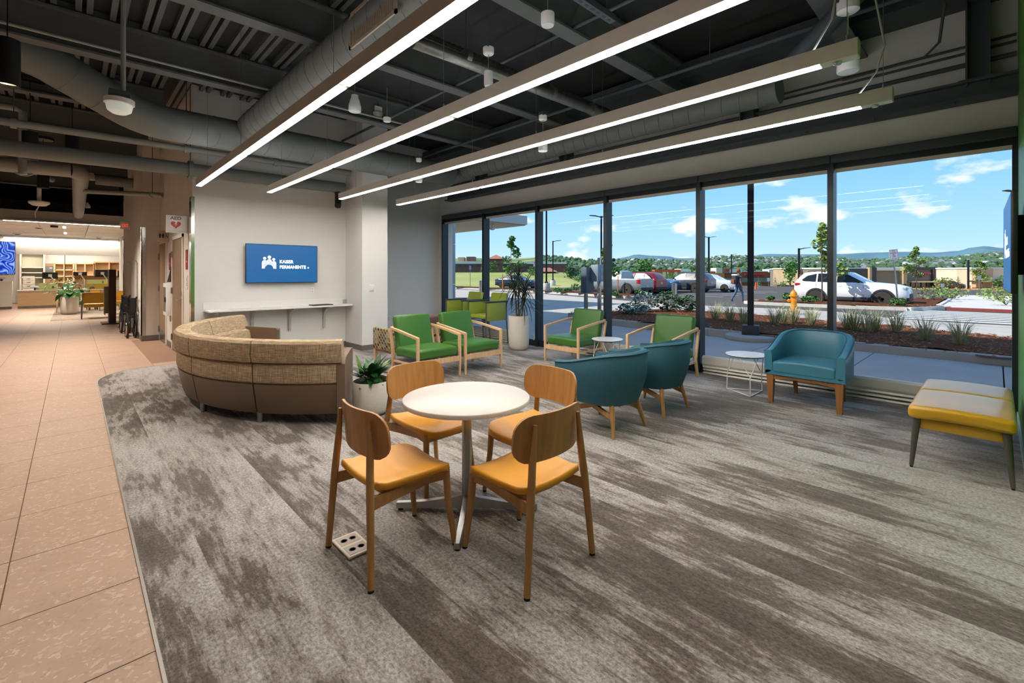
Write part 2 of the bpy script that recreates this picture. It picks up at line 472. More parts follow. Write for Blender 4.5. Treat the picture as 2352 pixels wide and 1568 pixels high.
# ---- baseboards
def base(name, *bxs):
    w = MB()
    for q in bxs: w.box(*q, )
    return struct(w.build(name, base_m, smooth=0))
base('baseboard_tv', (1.465, 4.03, 9.138, 9.15, 0, .11))
base('baseboard_column', (4.018, 4.577, 8.388, 8.40, 0, .1), (4.018, 4.03, 8.40, 9.14, 0, .1), (4.565, 4.577, 8.40, 9.2, 0, .1))
base('baseboard_far', (4.57, 6.86, 9.938, 9.95, 0, .1))
base('baseboard_corridor', (1.1, 1.43, 12.938, 12.95, 0, .11), (1.098, 1.11, 12.94, 18.0, 0, .11), (1.418, 1.43, 9.16, 9.86, 0, .11), (1.418, 1.43, 11.2, 11.86, 0, .11))
base('baseboard_reception', (-6.6, -1.83, 28.388, 28.4, 0, .1))
bg = MB(); bg.box(2.3, 6.86, -.15, -.14, 0, .1); struct(bg.build('baseboard_green', mat('pale_green_base', '#c4d6c0', .4), smooth=0))

# steel corner guards
def guard(name, m_, label, *bxs):
    w = MB()
    for q in bxs: w.box(*q)
    o = w.build(name, m_, smooth=0); return tag(o, label, 'corner guard', 'steel corner guards')
guard('corner_guard', chrome, 'tall polished steel corner guard on the television wall edge', (1.415, 1.43, 9.135, 9.30, .11, 2.75), (1.415, 1.462, 9.136, 9.1485, .11, 2.75))
guard('corner_guard', chrome, 'polished steel corner guard at the wall end beside the wheelchairs', (1.095, 1.11, 12.935, 13.06, .11, 2.5), (1.095, 1.17, 12.935, 12.949, .11, 2.5))
guard('corner_guard', chrome, 'polished steel corner guard at the far lobby end of the wheelchair wall', (1.093, 1.11, 17.85, 18.015, .11, 2.5))

# ---- doors (flush brown veneer, white frames)
door_m = wood('grey_brown_door_veneer', '#7d664f', '#8f7760', sc_=14)
fr_m = mat('white_door_frame', '#d8d3ca', .5, var=.01)
for n_, (y0, y1, handle) in enumerate(((9.98, 11.10, True), (11.97, 12.93, False)), 1):
    d = bpy.data.objects.new('door_%d' % n_, None); C.objects.link(d); d.location = (1.43, (y0 + y1) / 2, 0); struct(d)
    h_ = (y1 - y0) / 2
    MB().box(-.014, 0, -h_ + .004, h_ - .004, .01, 2.125).build('door_slab', door_m, d, smooth=0)
    f = MB(); f.box(-.024, 0, -h_ - .06, -h_, 0, 2.19); f.box(-.024, 0, h_, h_ + .06 if n_ == 1 else h_ + .02, 0, 2.19); f.box(-.024, 0, -h_ - .06, h_ + (.06 if n_ == 1 else .02), 2.13, 2.19)
    f.build('door_frame', fr_m, d, smooth=0)
    for z in (.25, 1.15, 1.85):
        hm = MB(); hm.box(-.03, -.012, h_ - .035, h_ + .035, z - .06, z + .06); hm.cyl((-.034, h_, z - .06), (-.034, h_, z + .06), .008, n=8)
        hm.build('hinge', satin, d)
    if handle:
        hd = MB(); hd.cyl((-.014, -h_ + .09, 1.0), (-.024, -h_ + .09, 1.0), .027, n=14); hd.tube([(-.02, -h_ + .09, 1.0), (-.065, -h_ + .09, 1.0), (-.07, -h_ + .11, 1.0), (-.068, -h_ + .22, 1.0)], .009, 8)
        hd.build('door_handle', satin, d, label='satin lever handle')
        MB().box(-.022, -.014, -h_ + .06, -h_ + .12, 1.08, 1.16).build('lock_plate', satin, d)
    MB().box(-.016, -.0135, -h_ + .01, h_ - .01, .02, .25).build('kick_plate', satin, d, smooth=0)

# ---- window wall: six equal bays
glz = glass('clear_window_glass', '#ffffff', .012)
hem_m = mat('pale_shade_hem', '#cfc8bf', .7, var=.02)
shade_m = mat('blue_grey_shade_fascia', '#4a5254', .5, .2, var=.03)
MY = [9.74, 8.115, 6.437, 4.77, 3.096, 1.422, -.15]
for i in range(6):
    y1, y0 = MY[i], MY[i + 1]
    w = bpy.data.objects.new('window_%d' % (i + 1), None); C.objects.link(w); w.location = (6.9, (y0 + y1) / 2, 0); struct(w)
    L = (y1 - y0) / 2
    MB().box(.0, .012, -L, L, .12, 2.86).build('pane', glz, w, smooth=0)
    MB().box(-.05, .07, -L, L, 0, .13).build('sill_rail', frame_m, w, smooth=0)
    MB().box(-.035, .07, -L, L, 2.78, 2.86).build('head_rail', frame_m, w, smooth=0)
    sh = MB(); sh.rbox(-.10, .0, -L + .002, L - .002, 2.848, 2.952, .012, k=2); sh.build('shade_cassette', shade_m, w)
    hb = MB(); hb.box(-.028, -.012, -L + .04, L - .04, 2.735, 2.785); hb.build('shade_hem', hem_m, w, smooth=0)
    mu = MB(); mu.box(-.09, .085, -L - .032, -L + .032, 0, 2.86)
    if i < 5: mu.build('mullion', frame_m, w, smooth=0)
    cb = MB(); cb.rbox(-.115, -.09, -L + .04, -L + .075, .13, .24, .01, k=1); cb.build('cord_tensioner', white_p, w)
jm = MB(); jm.box(6.81, 6.985, 9.70, 9.75, 0, 2.86); struct(jm.build('trim_1', frame_m, smooth=0))
jm = MB(); jm.box(6.84, 6.985, -.15, -.11, 0, 2.86); struct(jm.build('trim_2', frame_m, smooth=0))

# ---- finned baseboard heaters under the glass
heat_m = mat('ivory_heater_enamel', '#cdc8bd', .4, .1, var=.02)
for y0, y1, lab in ((.1, 3.02, 'long ivory finned baseboard heater behind teal chair and bench'), (3.5, 6.1, 'ivory baseboard heater behind the green window chairs'), (6.85, 9.6, 'ivory baseboard heater behind the lime chairs and tall planter')):
    h_ = thing('baseboard_heater', lab, 'heater', (6.78, (y0 + y1) / 2, 0), group='baseboard heaters along the window'); L = (y1 - y0) / 2
    hb = MB(); hb.add([(0, -L, .145), (0, L, .145), (.0, L, .235), (.0, -L, .235), (.03, -L, .26), (.03, L, .26), (.065, L, .26), (.065, -L, .26), (.065, -L, .02), (.065, L, .02)],
                      [(0, 1, 2, 3), (3, 2, 5, 4), (4, 5, 6, 7), (7, 6, 9, 8), (0, 8, 9, 1), (0, 3, 4, 7, 8), (1, 9, 6, 5, 2)])
    hb.build('top_cover', heat_m, h_, smooth=0)
    for z in (.115, .07, .025):
        f_ = MB(); f_.add([(.012, -L + .01, z), (.012, L - .01, z), (.0, L - .01, z - .02), (0, -L + .01, z - .02), (.06, -L + .01, z - .02), (.06, L - .01, z - .02), (.06, L - .01, z), (.06, -L + .01, z)],
                          [(0, 1, 2, 3), (3, 2, 5, 4), (4, 5, 6, 7), (0, 7, 6, 1), (0, 3, 4, 7), (1, 6, 5, 2)])
        f_.build('louvre', heat_m, h_, smooth=0)

# ---- ceiling: dark deck, twin ribs along Y, beams along X
cl = MB(); cl.box(-6.75, 7.2, -5.35, 34, ZD, ZD + .2)
ceil_o = struct(cl.build('ceiling', deck_m, smooth=0), 'dark open ceiling deck', 'ceiling')
rb = MB()
rb.box(-.075, -.02, -7.4, 7.6, -.085, 0); rb.box(.02, .075, -7.4, 7.6, -.085, 0)
for k in range(60):
    rb.lathe([(.007, -.0865), (.007, -.084)], 5, (-.047, -7.2 + .25 * k, 0))
rib_me = rb.mesh('deck_rib', rib_m, smooth=0)
for k in range(-6, 8):
    inst('deck_rib', rib_me, ceil_o, (k * .3 + .1, 5.5, ZD))
for yb, lab in ((-2.9, 0), (-.9, 0), (1.15, 0), (3.2, 0), (5.3, 0), (7.4, 0), (9.55, 1), (11.7, 1), (14, 1), (16.5, 1), (19.5, 1)):
    x1 = 6.88 if yb < 9 else 1.1
    w = MB(); w.box(-6.6, x1, yb - .09, yb + .09, 4.06, 4.085); w.box(-6.6, x1, yb - .09, yb + .09, 4.47, 4.495); w.box(-6.6, x1, yb - .01, yb + .01, 4.08, 4.48)
    w.box(-6.6, x1, yb - .02, yb + .02, 4.49, 4.6)
    w.build('beam', rib_m, ceil_o, smooth=0)
# steel girt and posts along the window wall
w = MB(); w.box(6.58, 6.80, -.15, 9.3, 3.25, 3.275); w.box(6.6, 6.76, -.15, 9.3, 3.425, 3.45); w.box(6.67, 6.69, -.15, 9.3, 3.27, 3.43)
girt = struct(w.build('trim_3', steel_dark, smooth=0), 'dark steel beam running above the windows', 'beam')
for k in range(14):
    MB().cyl((6.61, .3 + .66 * k, 3.22), (6.61, .3 + .66 * k, 3.252), .018, n=6).build('bolt', steel_dark, girt)
for yy in (.13, 2.35, 5.6, 8.1):
    w = MB(); w.box(6.64, 6.86, yy - .09, yy - .075, 3.4, 4.5); w.box(6.64, 6.86, yy + .075, yy + .09, 3.4, 4.5); w.box(6.74, 6.76, yy - .08, yy + .08, 3.4, 4.5); w.box(6.62, 6.86, yy - .14, yy + .14, 3.445, 3.465)
    w.build('post', steel_dark, girt, smooth=0)
w = MB(); w.box(6.35, 6.88, -.15, 9.9, 4.28, 4.5); struct(w.build('trim_4', steel_dark, smooth=0), 'dark steel edge beam under the deck at the window wall', 'beam')

# ================================================================== furniture
orange_v = mat('orange_yellow_vinyl', '#d59423', .42, var=.03, vs_=6, bump=.03, bs=400, spec=.45)
green_v = mat('leaf_green_vinyl', '#3a6a26', .36, var=.03, vs_=5, bump=.03, bs=400, spec=.5)
lime_v = mat('lime_green_vinyl', '#96a53c', .45, var=.03, vs_=5, bump=.03, bs=400)
teal_v = mat('teal_blue_vinyl', '#39758a', .36, var=.03, vs_=5, bump=.03, bs=400, spec=.5)
teal_f = mat('dark_teal_fabric', '#2a5663', .65, var=.06, vs_=60, bump=.1, bs=300, spec=.3)
yellow_v = mat('golden_yellow_vinyl', '#c99612', .34, var=.03, vs_=5, bump=.01, bs=400, spec=.6, coat=.35)
brown_v = mat('taupe_brown_vinyl', '#705a48', .42, var=.03, vs_=5, bump=.04, bs=400)
mauve_v = mat('mauve_brown_vinyl', '#6b5650', .45, var=.03, vs_=5, bump=.03, bs=400)

# ---- round cafe table
t = thing('cafe_table', 'round off-white cafe table on a grey steel cross base', 'table', (1.79, 2.29, 0))
tp = MB(); tp.lathe([(.0, .682), (.385, .682), (.395, .687), (.395, .707), (.39, .712), (.0, .712)], 72); tp.build('tabletop', offw, t, 50)
co = MB(); co.lathe([(.03, .07), (.03, .64), (.045, .66), (.16, .674), (.16, .682)], 20); co.build('column', satin, t)
for k in range(4):
    ft = MB(m=RZ(PI / 4 + k * PI / 2))
    ft.loft([[(x, -w, z0), (x, w, z0), (x, w * .7, z1), (x, -w * .7, z1)] for x, w, z0, z1 in ((.0, .026, .04, .11), (.08, .024, .03, .085), (.25, .022, .018, .058), (.44, .02, .014, .046))])
    ft_o = ft.build('foot', satin, t)
    gl = MB(m=RZ(PI / 4 + k * PI / 2)); gl.cyl((.415, 0, 0), (.415, 0, .016), .016, n=10); gl.build('glide', rubber, ft_o)

# ---- oak side chair with orange seat; front faces -Y
def oak_chair(label, loc, rz):
    t = thing('dining_chair', label, 'chair', loc, rz, 'oak chairs around the cafe table')
    def sfn(p):
        q = p.copy()
        wf = 1.0 - .10 * max(0, q.y) / .25
        q.x *= wf
        a = min(1, (q.x / .225) ** 2); fr = max(0, (-q.y - .12) / .13)
        q.z += .014 * a - .03 * fr * fr - .008 * (1 - a) + (.012 if q.y > .2 else 0)
        rr = math.hypot(max(0, abs(q.x) - .12) / .105, max(0, abs(q.y) - .13) / .12)
        if rr > 1: s_ = 1 / rr; q.x = math.copysign(.12 + (abs(q.x) - .12) * s_, q.x) if abs(q.x) > .12 else q.x; q.y = math.copysign(.13 + (abs(q.y) - .13) * s_, q.y) if abs(q.y) > .13 else q.y
        return q
    st = MB(); st.rbox(-.225, .225, -.25, .22, .415, .455, .018, k=2, mid=10, fn=sfn)
    st.build('seat', orange_v, t, 60)
    sp_ = MB(); sp_.rbox(-.2, .2, -.2, .18, .40, .42, .008, k=1, mid=4, fn=sfn); sp_.build('seat_shell', oak_ply, t, 60)
    # curved back panel
    w, h, r, nx = .50, .235, .09, 18
    def prof(x):
        ax = abs(x)
        if ax > w / 2 - r: return h / 2 - r + math.sqrt(max(0, r * r - (ax - (w / 2 - r)) ** 2))
        return h / 2
    rings = []
    for i in range(nx + 1):
        x = -w / 2 + w * (.5 - .5 * math.cos(PI * i / nx)); hh = max(.012, prof(x)); yc = .232 - .06 * (2 * x / w) ** 2
        dy = .0065
        rings.append([(x * .985, yc - dy - .0 + .05 * (z / h) * .5, .69 + z) for z in (-hh, -hh * .5, 0, hh * .5, hh)] + [(x, yc + dy + .05 * (z / h) * .5, .69 + z) for z in (hh, hh * .5, 0, -hh * .5, -hh)])
    bk = MB(); bk.loft(rings); bk.build('backrest', oak_ply, t, 50)
    for sx in (-1, 1):
        lg = MB(); lg.tube([(sx * .245, .265, 0.012), (sx * .203, .248, .42), (sx * .181, .238, .60), (sx * .160, .236, .765)], [.0165, .0195, .018, .010], 12)
        o = lg.build('leg', oak, t)
        gl = MB(); gl.cyl((sx * .245, .265, 0), (sx * .245, .265, .014), .015, n=10); gl.build('glide', rubber, o)
        lg = MB(); lg.tube([(sx * .205, -.245, .012), (sx * .185, -.215, .25), (sx * .178, -.205, .425)], [.015, .019, .021], 12)
        o = lg.build('leg', oak, t)
        gl = MB(); gl.cyl((sx * .205, -.245, 0), (sx * .205, -.245, .014), .0135, n=10); gl.build('glide', rubber, o)
        ra = MB(); ra.loft([[(sx * x + a, y, z) for a, z in ((-.011, z0), (.011, z0), (.011, z1), (-.011, z1))] for x, y, z0, z1 in ((.205, .245, .355, .415), (.187, .12, .36, .412), (.17, -.1, .37, .41), (.178, -.2, .365, .41))])
        ra.build('side_rail', oak, t)
    cr = MB(); cr.box(-.17, .17, -.215, -.195, .365, .405); cr.build('front_rail', oak, t, smooth=0)
    return t
ch0 = oak_chair('oak chair with orange seat at near left of the table, by the floor outlet', (1.27, 2.25, 0), PI / 2)
dup(ch0, (1.74, 1.735, 0), PI, 'oak chair with orange seat nearest the camera, its back to us')
dup(ch0, (1.86, 2.80, 0), 0.03, 'oak chair with orange seat across the cafe table, in front of the green plant')
dup(ch0, (2.27, 2.19, 0), -PI / 2 - .03, 'oak chair with orange seat right of the cafe table, next to the dark teal chair')

# ---- floor outlet
t = thing('floor_outlet', 'beige floor power outlet box on the carpet by the chair leg', 'outlet', (1.102, 2.413, 0), .0)
pl_ = mat('beige_outlet_plate', '#d8c7b2', .4, var=.02)
p = MB(); p.rbox(-.07, .07, -.112, .112, 0, .014, .006, k=2); p.build('plate', pl_, t)
for y in (-.052, .052):
    q = MB(); q.rbox(-.055, .055, y - .042, y + .042, .0135, .0155, .001, k=1); cv = q.build('outlet_cover', mat('grey_beige_cover', '#b5a592', .4), t)
    for x in (-.024, .024):
        q = MB(); q.lathe([(.014, .0156), (.017, .0168), (.019, .0156)], 14, (x, y, 0)); q.build('socket_ring', base_m, cv)

# ---- leaf green lounge chair with ash frame; front faces -Y
def green_chair(label, loc, rz):
    t = thing('lounge_chair', label, 'chair', loc, rz, 'green vinyl lounge chairs with ash frames')
    W = .37
    def sfn(p):
        q = p.copy(); q.z += .022 * (1 - (q.x / .34) ** 2) * (1 - ((q.y + .02) / .36) ** 2)
        if q.y > .15: q.z -= .02 * (q.y - .15) / .15
        return q
    s_ = MB(); s_.rbox(-.335, .335, -.335, .30, .285, .43, .045, k=3, mid=6, fn=sfn); s_.build('seat', green_v, t, 60)
    bk = MB(); mt = T(0, .27, .30) @ RX(math.radians(-14))
    bk.rbox(-.305, .305, -.055, .055, .06, .575, .04, k=3, mid=6, fn=lambda p: Vector((p.x, p.y - .015 * (1 - (p.x / .3) ** 2), p.z)), m=mt)
    bk.build('backrest', green_v, t, 60)
    for sx in (-1, 1):
        x = sx * (W - .018)
        lg = MB(); lg.loft([[(x - a, -.345 - b_, z), (x + a, -.345 - b_, z), (x + a, -.345 + b_, z), (x - a, -.345 + b_, z)] for a, b_, z in ((.012, .012, 0), (.0175, .0175, .26), (.0175, .0175, .60))])
        lg.build('leg', ash, t)
        lg = MB(); lg.loft([[(x - a, y - .018, z), (x + a, y - .018, z), (x + a, y + .018, z), (x - a, y + .018, z)] for a, y, z in ((.012, .37, 0), (.0175, .30, .25), (.0175, .35, .45), (.015, .40, .67))])
        lg.build('leg', ash, t)
        ar = MB(); xs = [(x, -.36, .592), (x, -.2, .613), (x, 0, .64), (x, .2, .664), (x, .34, .678), (x - sx * .02, .40, .683), (x - sx * .07, .43, .685), (x - sx * .16, .44, .685)]
        rg = []
        for i, (px, py, pz) in enumerate(xs):
            a0 = xs[max(0, i - 1)]; a1 = xs[min(len(xs) - 1, i + 1)]; d = Vector((a1[0] - a0[0], a1[1] - a0[1], 0)).normalized(); n_ = Vector((d.y, -d.x, 0)) * .019
            rg.append([(px - n_.x, py - n_.y, pz - .016), (px + n_.x, py + n_.y, pz - .016), (px + n_.x, py + n_.y, pz + .016), (px - n_.x, py - n_.y, pz + .016)])
        ar.loft(rg); ar.build('arm', ash, t)
        sr = MB(); sr.box(x - .012, x + .012, -.34, .32, .205, .235); sr.build('side_rail', ash, t, smooth=0)
    fr = MB(); fr.box(-W + .03, W - .03, -.36, -.335, .215, .285); fr.build('front_rail', ash, t, smooth=0)
    br = MB(); br.box(-W + .16, W - .16, .425, .455, .668, .70); br.build('back_rail', ash, t, smooth=0)
    return t
g0 = green_chair('leaf green lounge chair nearest the patterned bench arm, left of its twin', (3.735, 5.74, 0), 0)
dup(g0, (4.54, 5.735, 0), .0, 'leaf green lounge chair right of its twin, in front of the tall planter')
dup(g0, (6.16, 4.93, 0), -PI / 2, 'leaf green lounge chair by the window, beside the tall planter and facing left')
dup(g0, (6.13, 3.31, 0), -PI / 2, 'leaf green lounge chair by the window, behind the two dark teal tub chairs')

# ---- lime hip chairs by the far window; front faces -Y
def lime_chair(label, loc, rz):
    t = thing('hip_chair', label, 'chair', loc, rz, 'tall lime chairs by the far window')
    sm = mat('grey_steel_tube', '#8c8a86', .35, .9, var=.03)
    q = MB(); q.rbox(-.26, .26, -.27, .27, .52, .62, .04, k=3, mid=3, fn=lambda p: Vector((p.x, p.y, p.z + .01 * (1 - (p.x / .26) ** 2)))); q.build('seat', lime_v, t, 60)
    q = MB(); q.rbox(-.25, .25, -.035, .035, .0, .47, .03, k=3, m=T(0, .26, .60) @ RX(math.radians(-12))); q.build('backrest', lime_v, t, 60)
    for sx in (-1, 1):
        x = sx * .295
        q = MB(); q.rbox(x - .012, x + .012, -.27, .25, .5, .875, .01, k=1); q.build('side_panel', lime_v, t)
        q = MB(); q.rbox(x - .025, x + .025, -.31, .30, .875, .905, .012, k=2); q.build('arm_cap', mat('dark_slate_urethane', '#3d4448', .45), t)
        q = MB(); q.cyl((x, -.29, 0), (x, -.285, .88), .014, n=10); q.build('leg', sm, t)
        q = MB(); q.tube([(x, .33, 0), (x, .28, .5), (x, .28, .88)], .014, 10); q.build('leg', sm, t)
    for y_ in (-.285, .28): MB().cyl((-.295, y_, .5), (.295, y_, .5), .011, n=8).build('cross_tube', sm, t)
    return t
l0 = lime_chair('tall lime chair by the window beside the dracaena planter', (6.42, 7.50, 0), -PI / 2)
dup(l0, (6.42, 8.31, 0), -PI / 2, 'tall lime chair in the far window corner')

# ---- tub chairs; front faces -Y
def u_path(W, D, n=28, pw=2.6):
    """U plan: two straight arms and a rounded back; returns list of (x, y, nx, ny, s) from left front to right front"""
    pts = []
    ya = -.02
    for i in range(4): pts.append((-W, -D + (ya + D) * i / 4))
    for i in range(n + 1):
        a = PI - PI * i / n
        c, s_ = math.cos(a), math.sin(a)
        pts.append((W * math.copysign(abs(c) ** (2 / pw), c), ya + (D - ya) * abs(s_) ** (2 / pw)))
    for i in range(1, 5): pts.append((W, ya + (-D - ya) * i / 4))
    out = []; L = 0
    for i, p in enumerate(pts):
        a0, a1 = pts[max(0, i - 1)], pts[min(len(pts) - 1, i + 1)]
        d = Vector((a1[0] - a0[0], a1[1] - a0[1])).normalized()
        out.append((p[0], p[1], -d.y, d.x))
    return out
def tub(label, loc, rz, W, D, zb, taper, zback, zarm, fm, style, group):
    t = thing('tub_chair', label, 'chair', loc, rz, group)
    th = .075; path = u_path(W, D)
    rings = []; pip = []; seam = []
    for x, y, nx, ny in path:
        k = max(0, min(1, (y + D) / (2 * D))); zt = zarm + (zback - zarm) * (k * k * (3 - 2 * k))
        ox, oy = nx, ny
        lean = .03 * k
        def P(off, z, tp=0.0): return (x * (1 - tp) + ox * off, (y + lean * (z - zb) / (zt - zb)) * (1 - tp) + oy * off, z)
        rings.append([P(0, zb, taper), P(0, zb + .12, taper * .4), P(0, (zb + zt) / 2), P(0, zt - .02), P(-.012, zt - .004), P(-th / 2, zt + .004), P(-th + .012, zt - .004), P(-th, zt - .025), P(-th - .005, (zb + zt) / 2), P(-th - .01, zb + .05, taper)])
        pip.append(P(.002, zt - .012)); seam.append(P(-th + .004, zt - .002))
    sh = MB(); sh.loft(rings); so = sh.build('shell', fm, t, 50)
    pp = MB(); pp.tube(pip, .0055, 6); pp.build('piping', mat('deep_teal_piping', '#1d4f60', .5), so)
    sm_ = MB(); sm_.tube(seam, .0028, 5); sm_.build('seam', mat('deep_teal_piping', '#1d4f60', .5), so)
    bt = MB(); bt.prism([(x * (1 - taper) - nx * .01, y * (1 - taper) - ny * .01) for x, y, nx, ny in path], zb + .004, zb + .05); bt.build('base_panel', fm, t)
    inner = W - th - .004
    def sfn(p):
        q = p.copy()
        if q.y > .05:
            kk = (q.y - .05) / (D - th - .05)
            q.x *= math.sqrt(max(.05, 1 - .62 * kk ** 2.6))
        q.z += .018 * (1 - (q.x / inner) ** 2) * (1 if q.z > zb + .08 else 0)
        return q
    c_ = MB(); c_.rbox(-inner, inner, -D - .005, D - th - .03, zb + .02, zb + .155, .03, k=3, mid=8, fn=sfn); c_.build('seat', teal_v if style == 'square' else fm, t, 60)
    if style == 'square':
        for sx in (-1, 1):
            for y0, y1, h_ in ((-D + .045, -D + .045, 1), (D - .11, D - .04, 0)):
                xx = sx * (W - .055 if h_ else W - .14)
                lg = MB(); a, b_ = (.038, .030) if h_ else (.026, .022)
                lg.loft([[(xx - q, yy - q, z), (xx + q, yy - q, z), (xx + q, yy + q, z), (xx - q, yy + q, z)] for q, yy, z in ((b_ * .75, y1, 0), (a * .95, y0, zb - .02), (a, y0, zb + .0))])
                lg.build('leg', walnut, t)
        rl = MB(); rl.loft([[(x, -D + .02, z0), (x, -D + .05, z0), (x, -D + .05, zb), (x, -D + .02, zb)] for x, z0 in ((-W + .08, zb - .055), (-.15, zb - .035), (.15, zb - .035), (W - .08, zb - .055))]); rl.build('front_rail', walnut, t)
    else:
        for sx in (-1, 1):
            for sy in (-1, 1):
                lg = MB(); lg.tube([(sx * .27, sy * .27, 0), (sx * .205, sy * .205, zb + .01)], [.0155, .025], 12); lg.build('leg', oak, t)
            st = MB(); st.loft([[(sx * x - .012, y, z), (sx * x + .012, y, z), (sx * x + .012, y, z + .045), (sx * x - .012, y, z + .045)] for x, y, z in ((.235, -.235, zb - .12), (.215, 0, zb - .05), (.235, .235, zb - .12))]); st.build('stretcher', oak, t)
    return t
a0 = tub('dark teal tub chair with splayed oak legs, nearest the cafe table', (3.76, 2.62, 0), PI, .365, .34, .275, .17, .76, .64, teal_f, 'round', 'tub chairs with splayed oak legs')
dup(a0, (4.66, 2.62, 0), PI, 'dark teal tub chair with splayed oak legs, second from the cafe table')
tub('bright teal tub chair with square wooden legs facing us by the window', (6.16, 1.465, 0), -PI / 2, .385, .365, .325, .0, .80, .60, teal_v, 'square', None)

# ---- small wire side tables
def side_table(label, loc, rz):
    t = thing('side_table', label, 'table', loc, rz, 'round wire side tables')
    q = MB(); q.lathe([(0, .462), (.225, .462), (.236, .47), (.236, .476), (.232, .48), (0, .48)], 48); q.build('tabletop', mat('pale_grey_laminate', '#d3d6d9', .3, var=.01), t, 40)
    q = MB(); q.lathe([(0, .452), (.2, .452), (.228, .4615), (0, .4619)], 40); q.build('top_edge', mat('brown_ply_edge', '#8a5f3d', .5), t)
    wm = mat('white_wire', '#dcdcd8', .35, .2)
    R_ = .235
    cs = [Vector((R_ * math.cos(PI / 2 + k * 2 * PI / 3), R_ * math.sin(PI / 2 + k * 2 * PI / 3), .008)) for k in range(3)]
    for k in range(3):
        q = MB(); q.cyl(cs[k], cs[(k + 1) % 3], .0065, n=8); q.build('base_wire', wm, t)
        c_ = cs[k]; j = c_ * .97; j.z = .2
        q = MB(); q.tube([c_, c_ + Vector((0, 0, .03)), j], .0065, 8)
        for da in (-.55, .55):
            a = PI / 2 + k * 2 * PI / 3 + da
            q.tube([j - Vector((0, 0, .03)), j + Vector((0, 0, .02)), Vector((.19 * math.cos(a), .19 * math.sin(a), .455))], .0055, 8)
        q.build('leg', wm, t)
    return t
s0 = side_table('small round wire side table between the two green window chairs', (5.95, 4.12, 0), 0.2)
dup(s0, (6.08, 2.15, 0), PI / 2 + 2.62, 'small round wire side table left of the bright teal chair')

# ---- yellow bench
t = thing('bench', 'golden yellow upholstered bench on tapered grey legs by the green wall', 'bench', (5.29, .185, 0))
for x0, x1 in ((-.665, .085), (.089, .665)):
    q = MB(); q.rbox(x0, x1, -.285, .285, .375, .475, .035, k=3, mid=4, fn=lambda p: Vector((p.x, p.y, p.z + .012 * (1 - (p.y / .285) ** 2)))); q.build('cushion', yellow_v, t, 60)
q = MB(); q.rbox(-.60, .60, -.23, .23, .30, .376, .006, k=1); q.build('apron', yellow_v, t)
lgm = mat('taupe_grey_leg', '#5c5650', .4, .4, var=.03)
for sx in (-1, 1):
    for sy in (-1, 1):
        q = MB(); q.cyl((sx * .63, sy * .265, .012), (sx * .60, sy * .235, .378), .013, .026, n=14); o = q.build('leg', lgm, t)
        q = MB(); q.cyl((sx * .63, sy * .265, 0), (sx * .63, sy * .265, .013), .010, n=10); q.build('glide', rubber, o)

# ---- patterned settee facing the far wall
m, nt, b, N = nodes_of('geometric_patterned_fabric')
tc = N('ShaderNodeTexCoord'); sp = N('ShaderNodeSeparateXYZ'); nt.links.new(tc.outputs['Object'], sp.inputs[0])
def mth(op, a, bb=None):
    n = N('ShaderNodeMath', operation=op)
    for i, x in enumerate((a, bb)):
        if x is None: continue
        if isinstance(x, (int, float)): n.inputs[i].default_value = x
        else: nt.links.new(x, n.inputs[i])
    return n.outputs[0]
hz = mth('ADD', sp.outputs['X'], sp.outputs['Y'])          # runs round the vertical corners of the piece
row = mth('FLOOR', mth('DIVIDE', sp.outputs['Z'], .042)); fz = mth('FRACT', mth('DIVIDE', sp.outputs['Z'], .042))
par_ = mth('MULTIPLY', mth('MODULO', row, 2), .5)
sl = mth('MULTIPLY', mth('SUBTRACT', fz, .5), .34)
ux = mth('ADD', mth('DIVIDE', hz, .095), par_)
colx = mth('FLOOR', mth('ADD', ux, sl)); fx = mth('FRACT', mth('ADD', ux, sl)); fx2 = mth('FRACT', mth('SUBTRACT', ux, sl))
cmb = N('ShaderNodeCombineXYZ'); nt.links.new(colx, cmb.inputs[0]); nt.links.new(row, cmb.inputs[1])
wnn = N('ShaderNodeTexWhiteNoise', noise_dimensions='2D'); nt.links.new(cmb.outputs[0], wnn.inputs['Vector'])
cr = N('ShaderNodeValToRGB'); cr.color_ramp.interpolation = 'CONSTANT'; el = cr.color_ramp.elements
cols = ['#6b5a2a', '#3c3f48', '#7b8a86', '#5d4a3a', '#a58d6a', '#41545c', '#85907f', '#2f2a2c', '#8a7a3a']
el[0].position = 0; el[0].color = lin(cols[0]); el[1].position = 1 / 9; el[1].color = lin(cols[1])
for i in range(2, 9): x = el.new(i / 9); x.color = lin(cols[i])
nt.links.new(wnn.outputs['Value'], cr.inputs[0])
edge_ = mth('MINIMUM', mth('MINIMUM', mth('GREATER_THAN', fx, .07), mth('LESS_THAN', fx2, .72)), mth('GREATER_THAN', fz, .06))
mx = N('ShaderNodeMix', data_type='RGBA'); nt.links.new(edge_, mx.inputs[0]); mx.inputs[6].default_value = lin('#b39a76'); nt.links.new(cr.outputs[0], mx.inputs[7])
nt.links.new(mx.outputs[2], b.inputs['Base Color']); b.inputs['Roughness'].default_value = .85
patt = m
t = thing('patterned_settee', 'patterned settee with mauve-brown back, set back to back with the green chairs', 'settee', (4.42, 6.83, 0))
q = MB(); q.rbox(-.80, .80, -.33, -.235, .235, .61, .03, k=2); q.build('back_panel', patt, t)
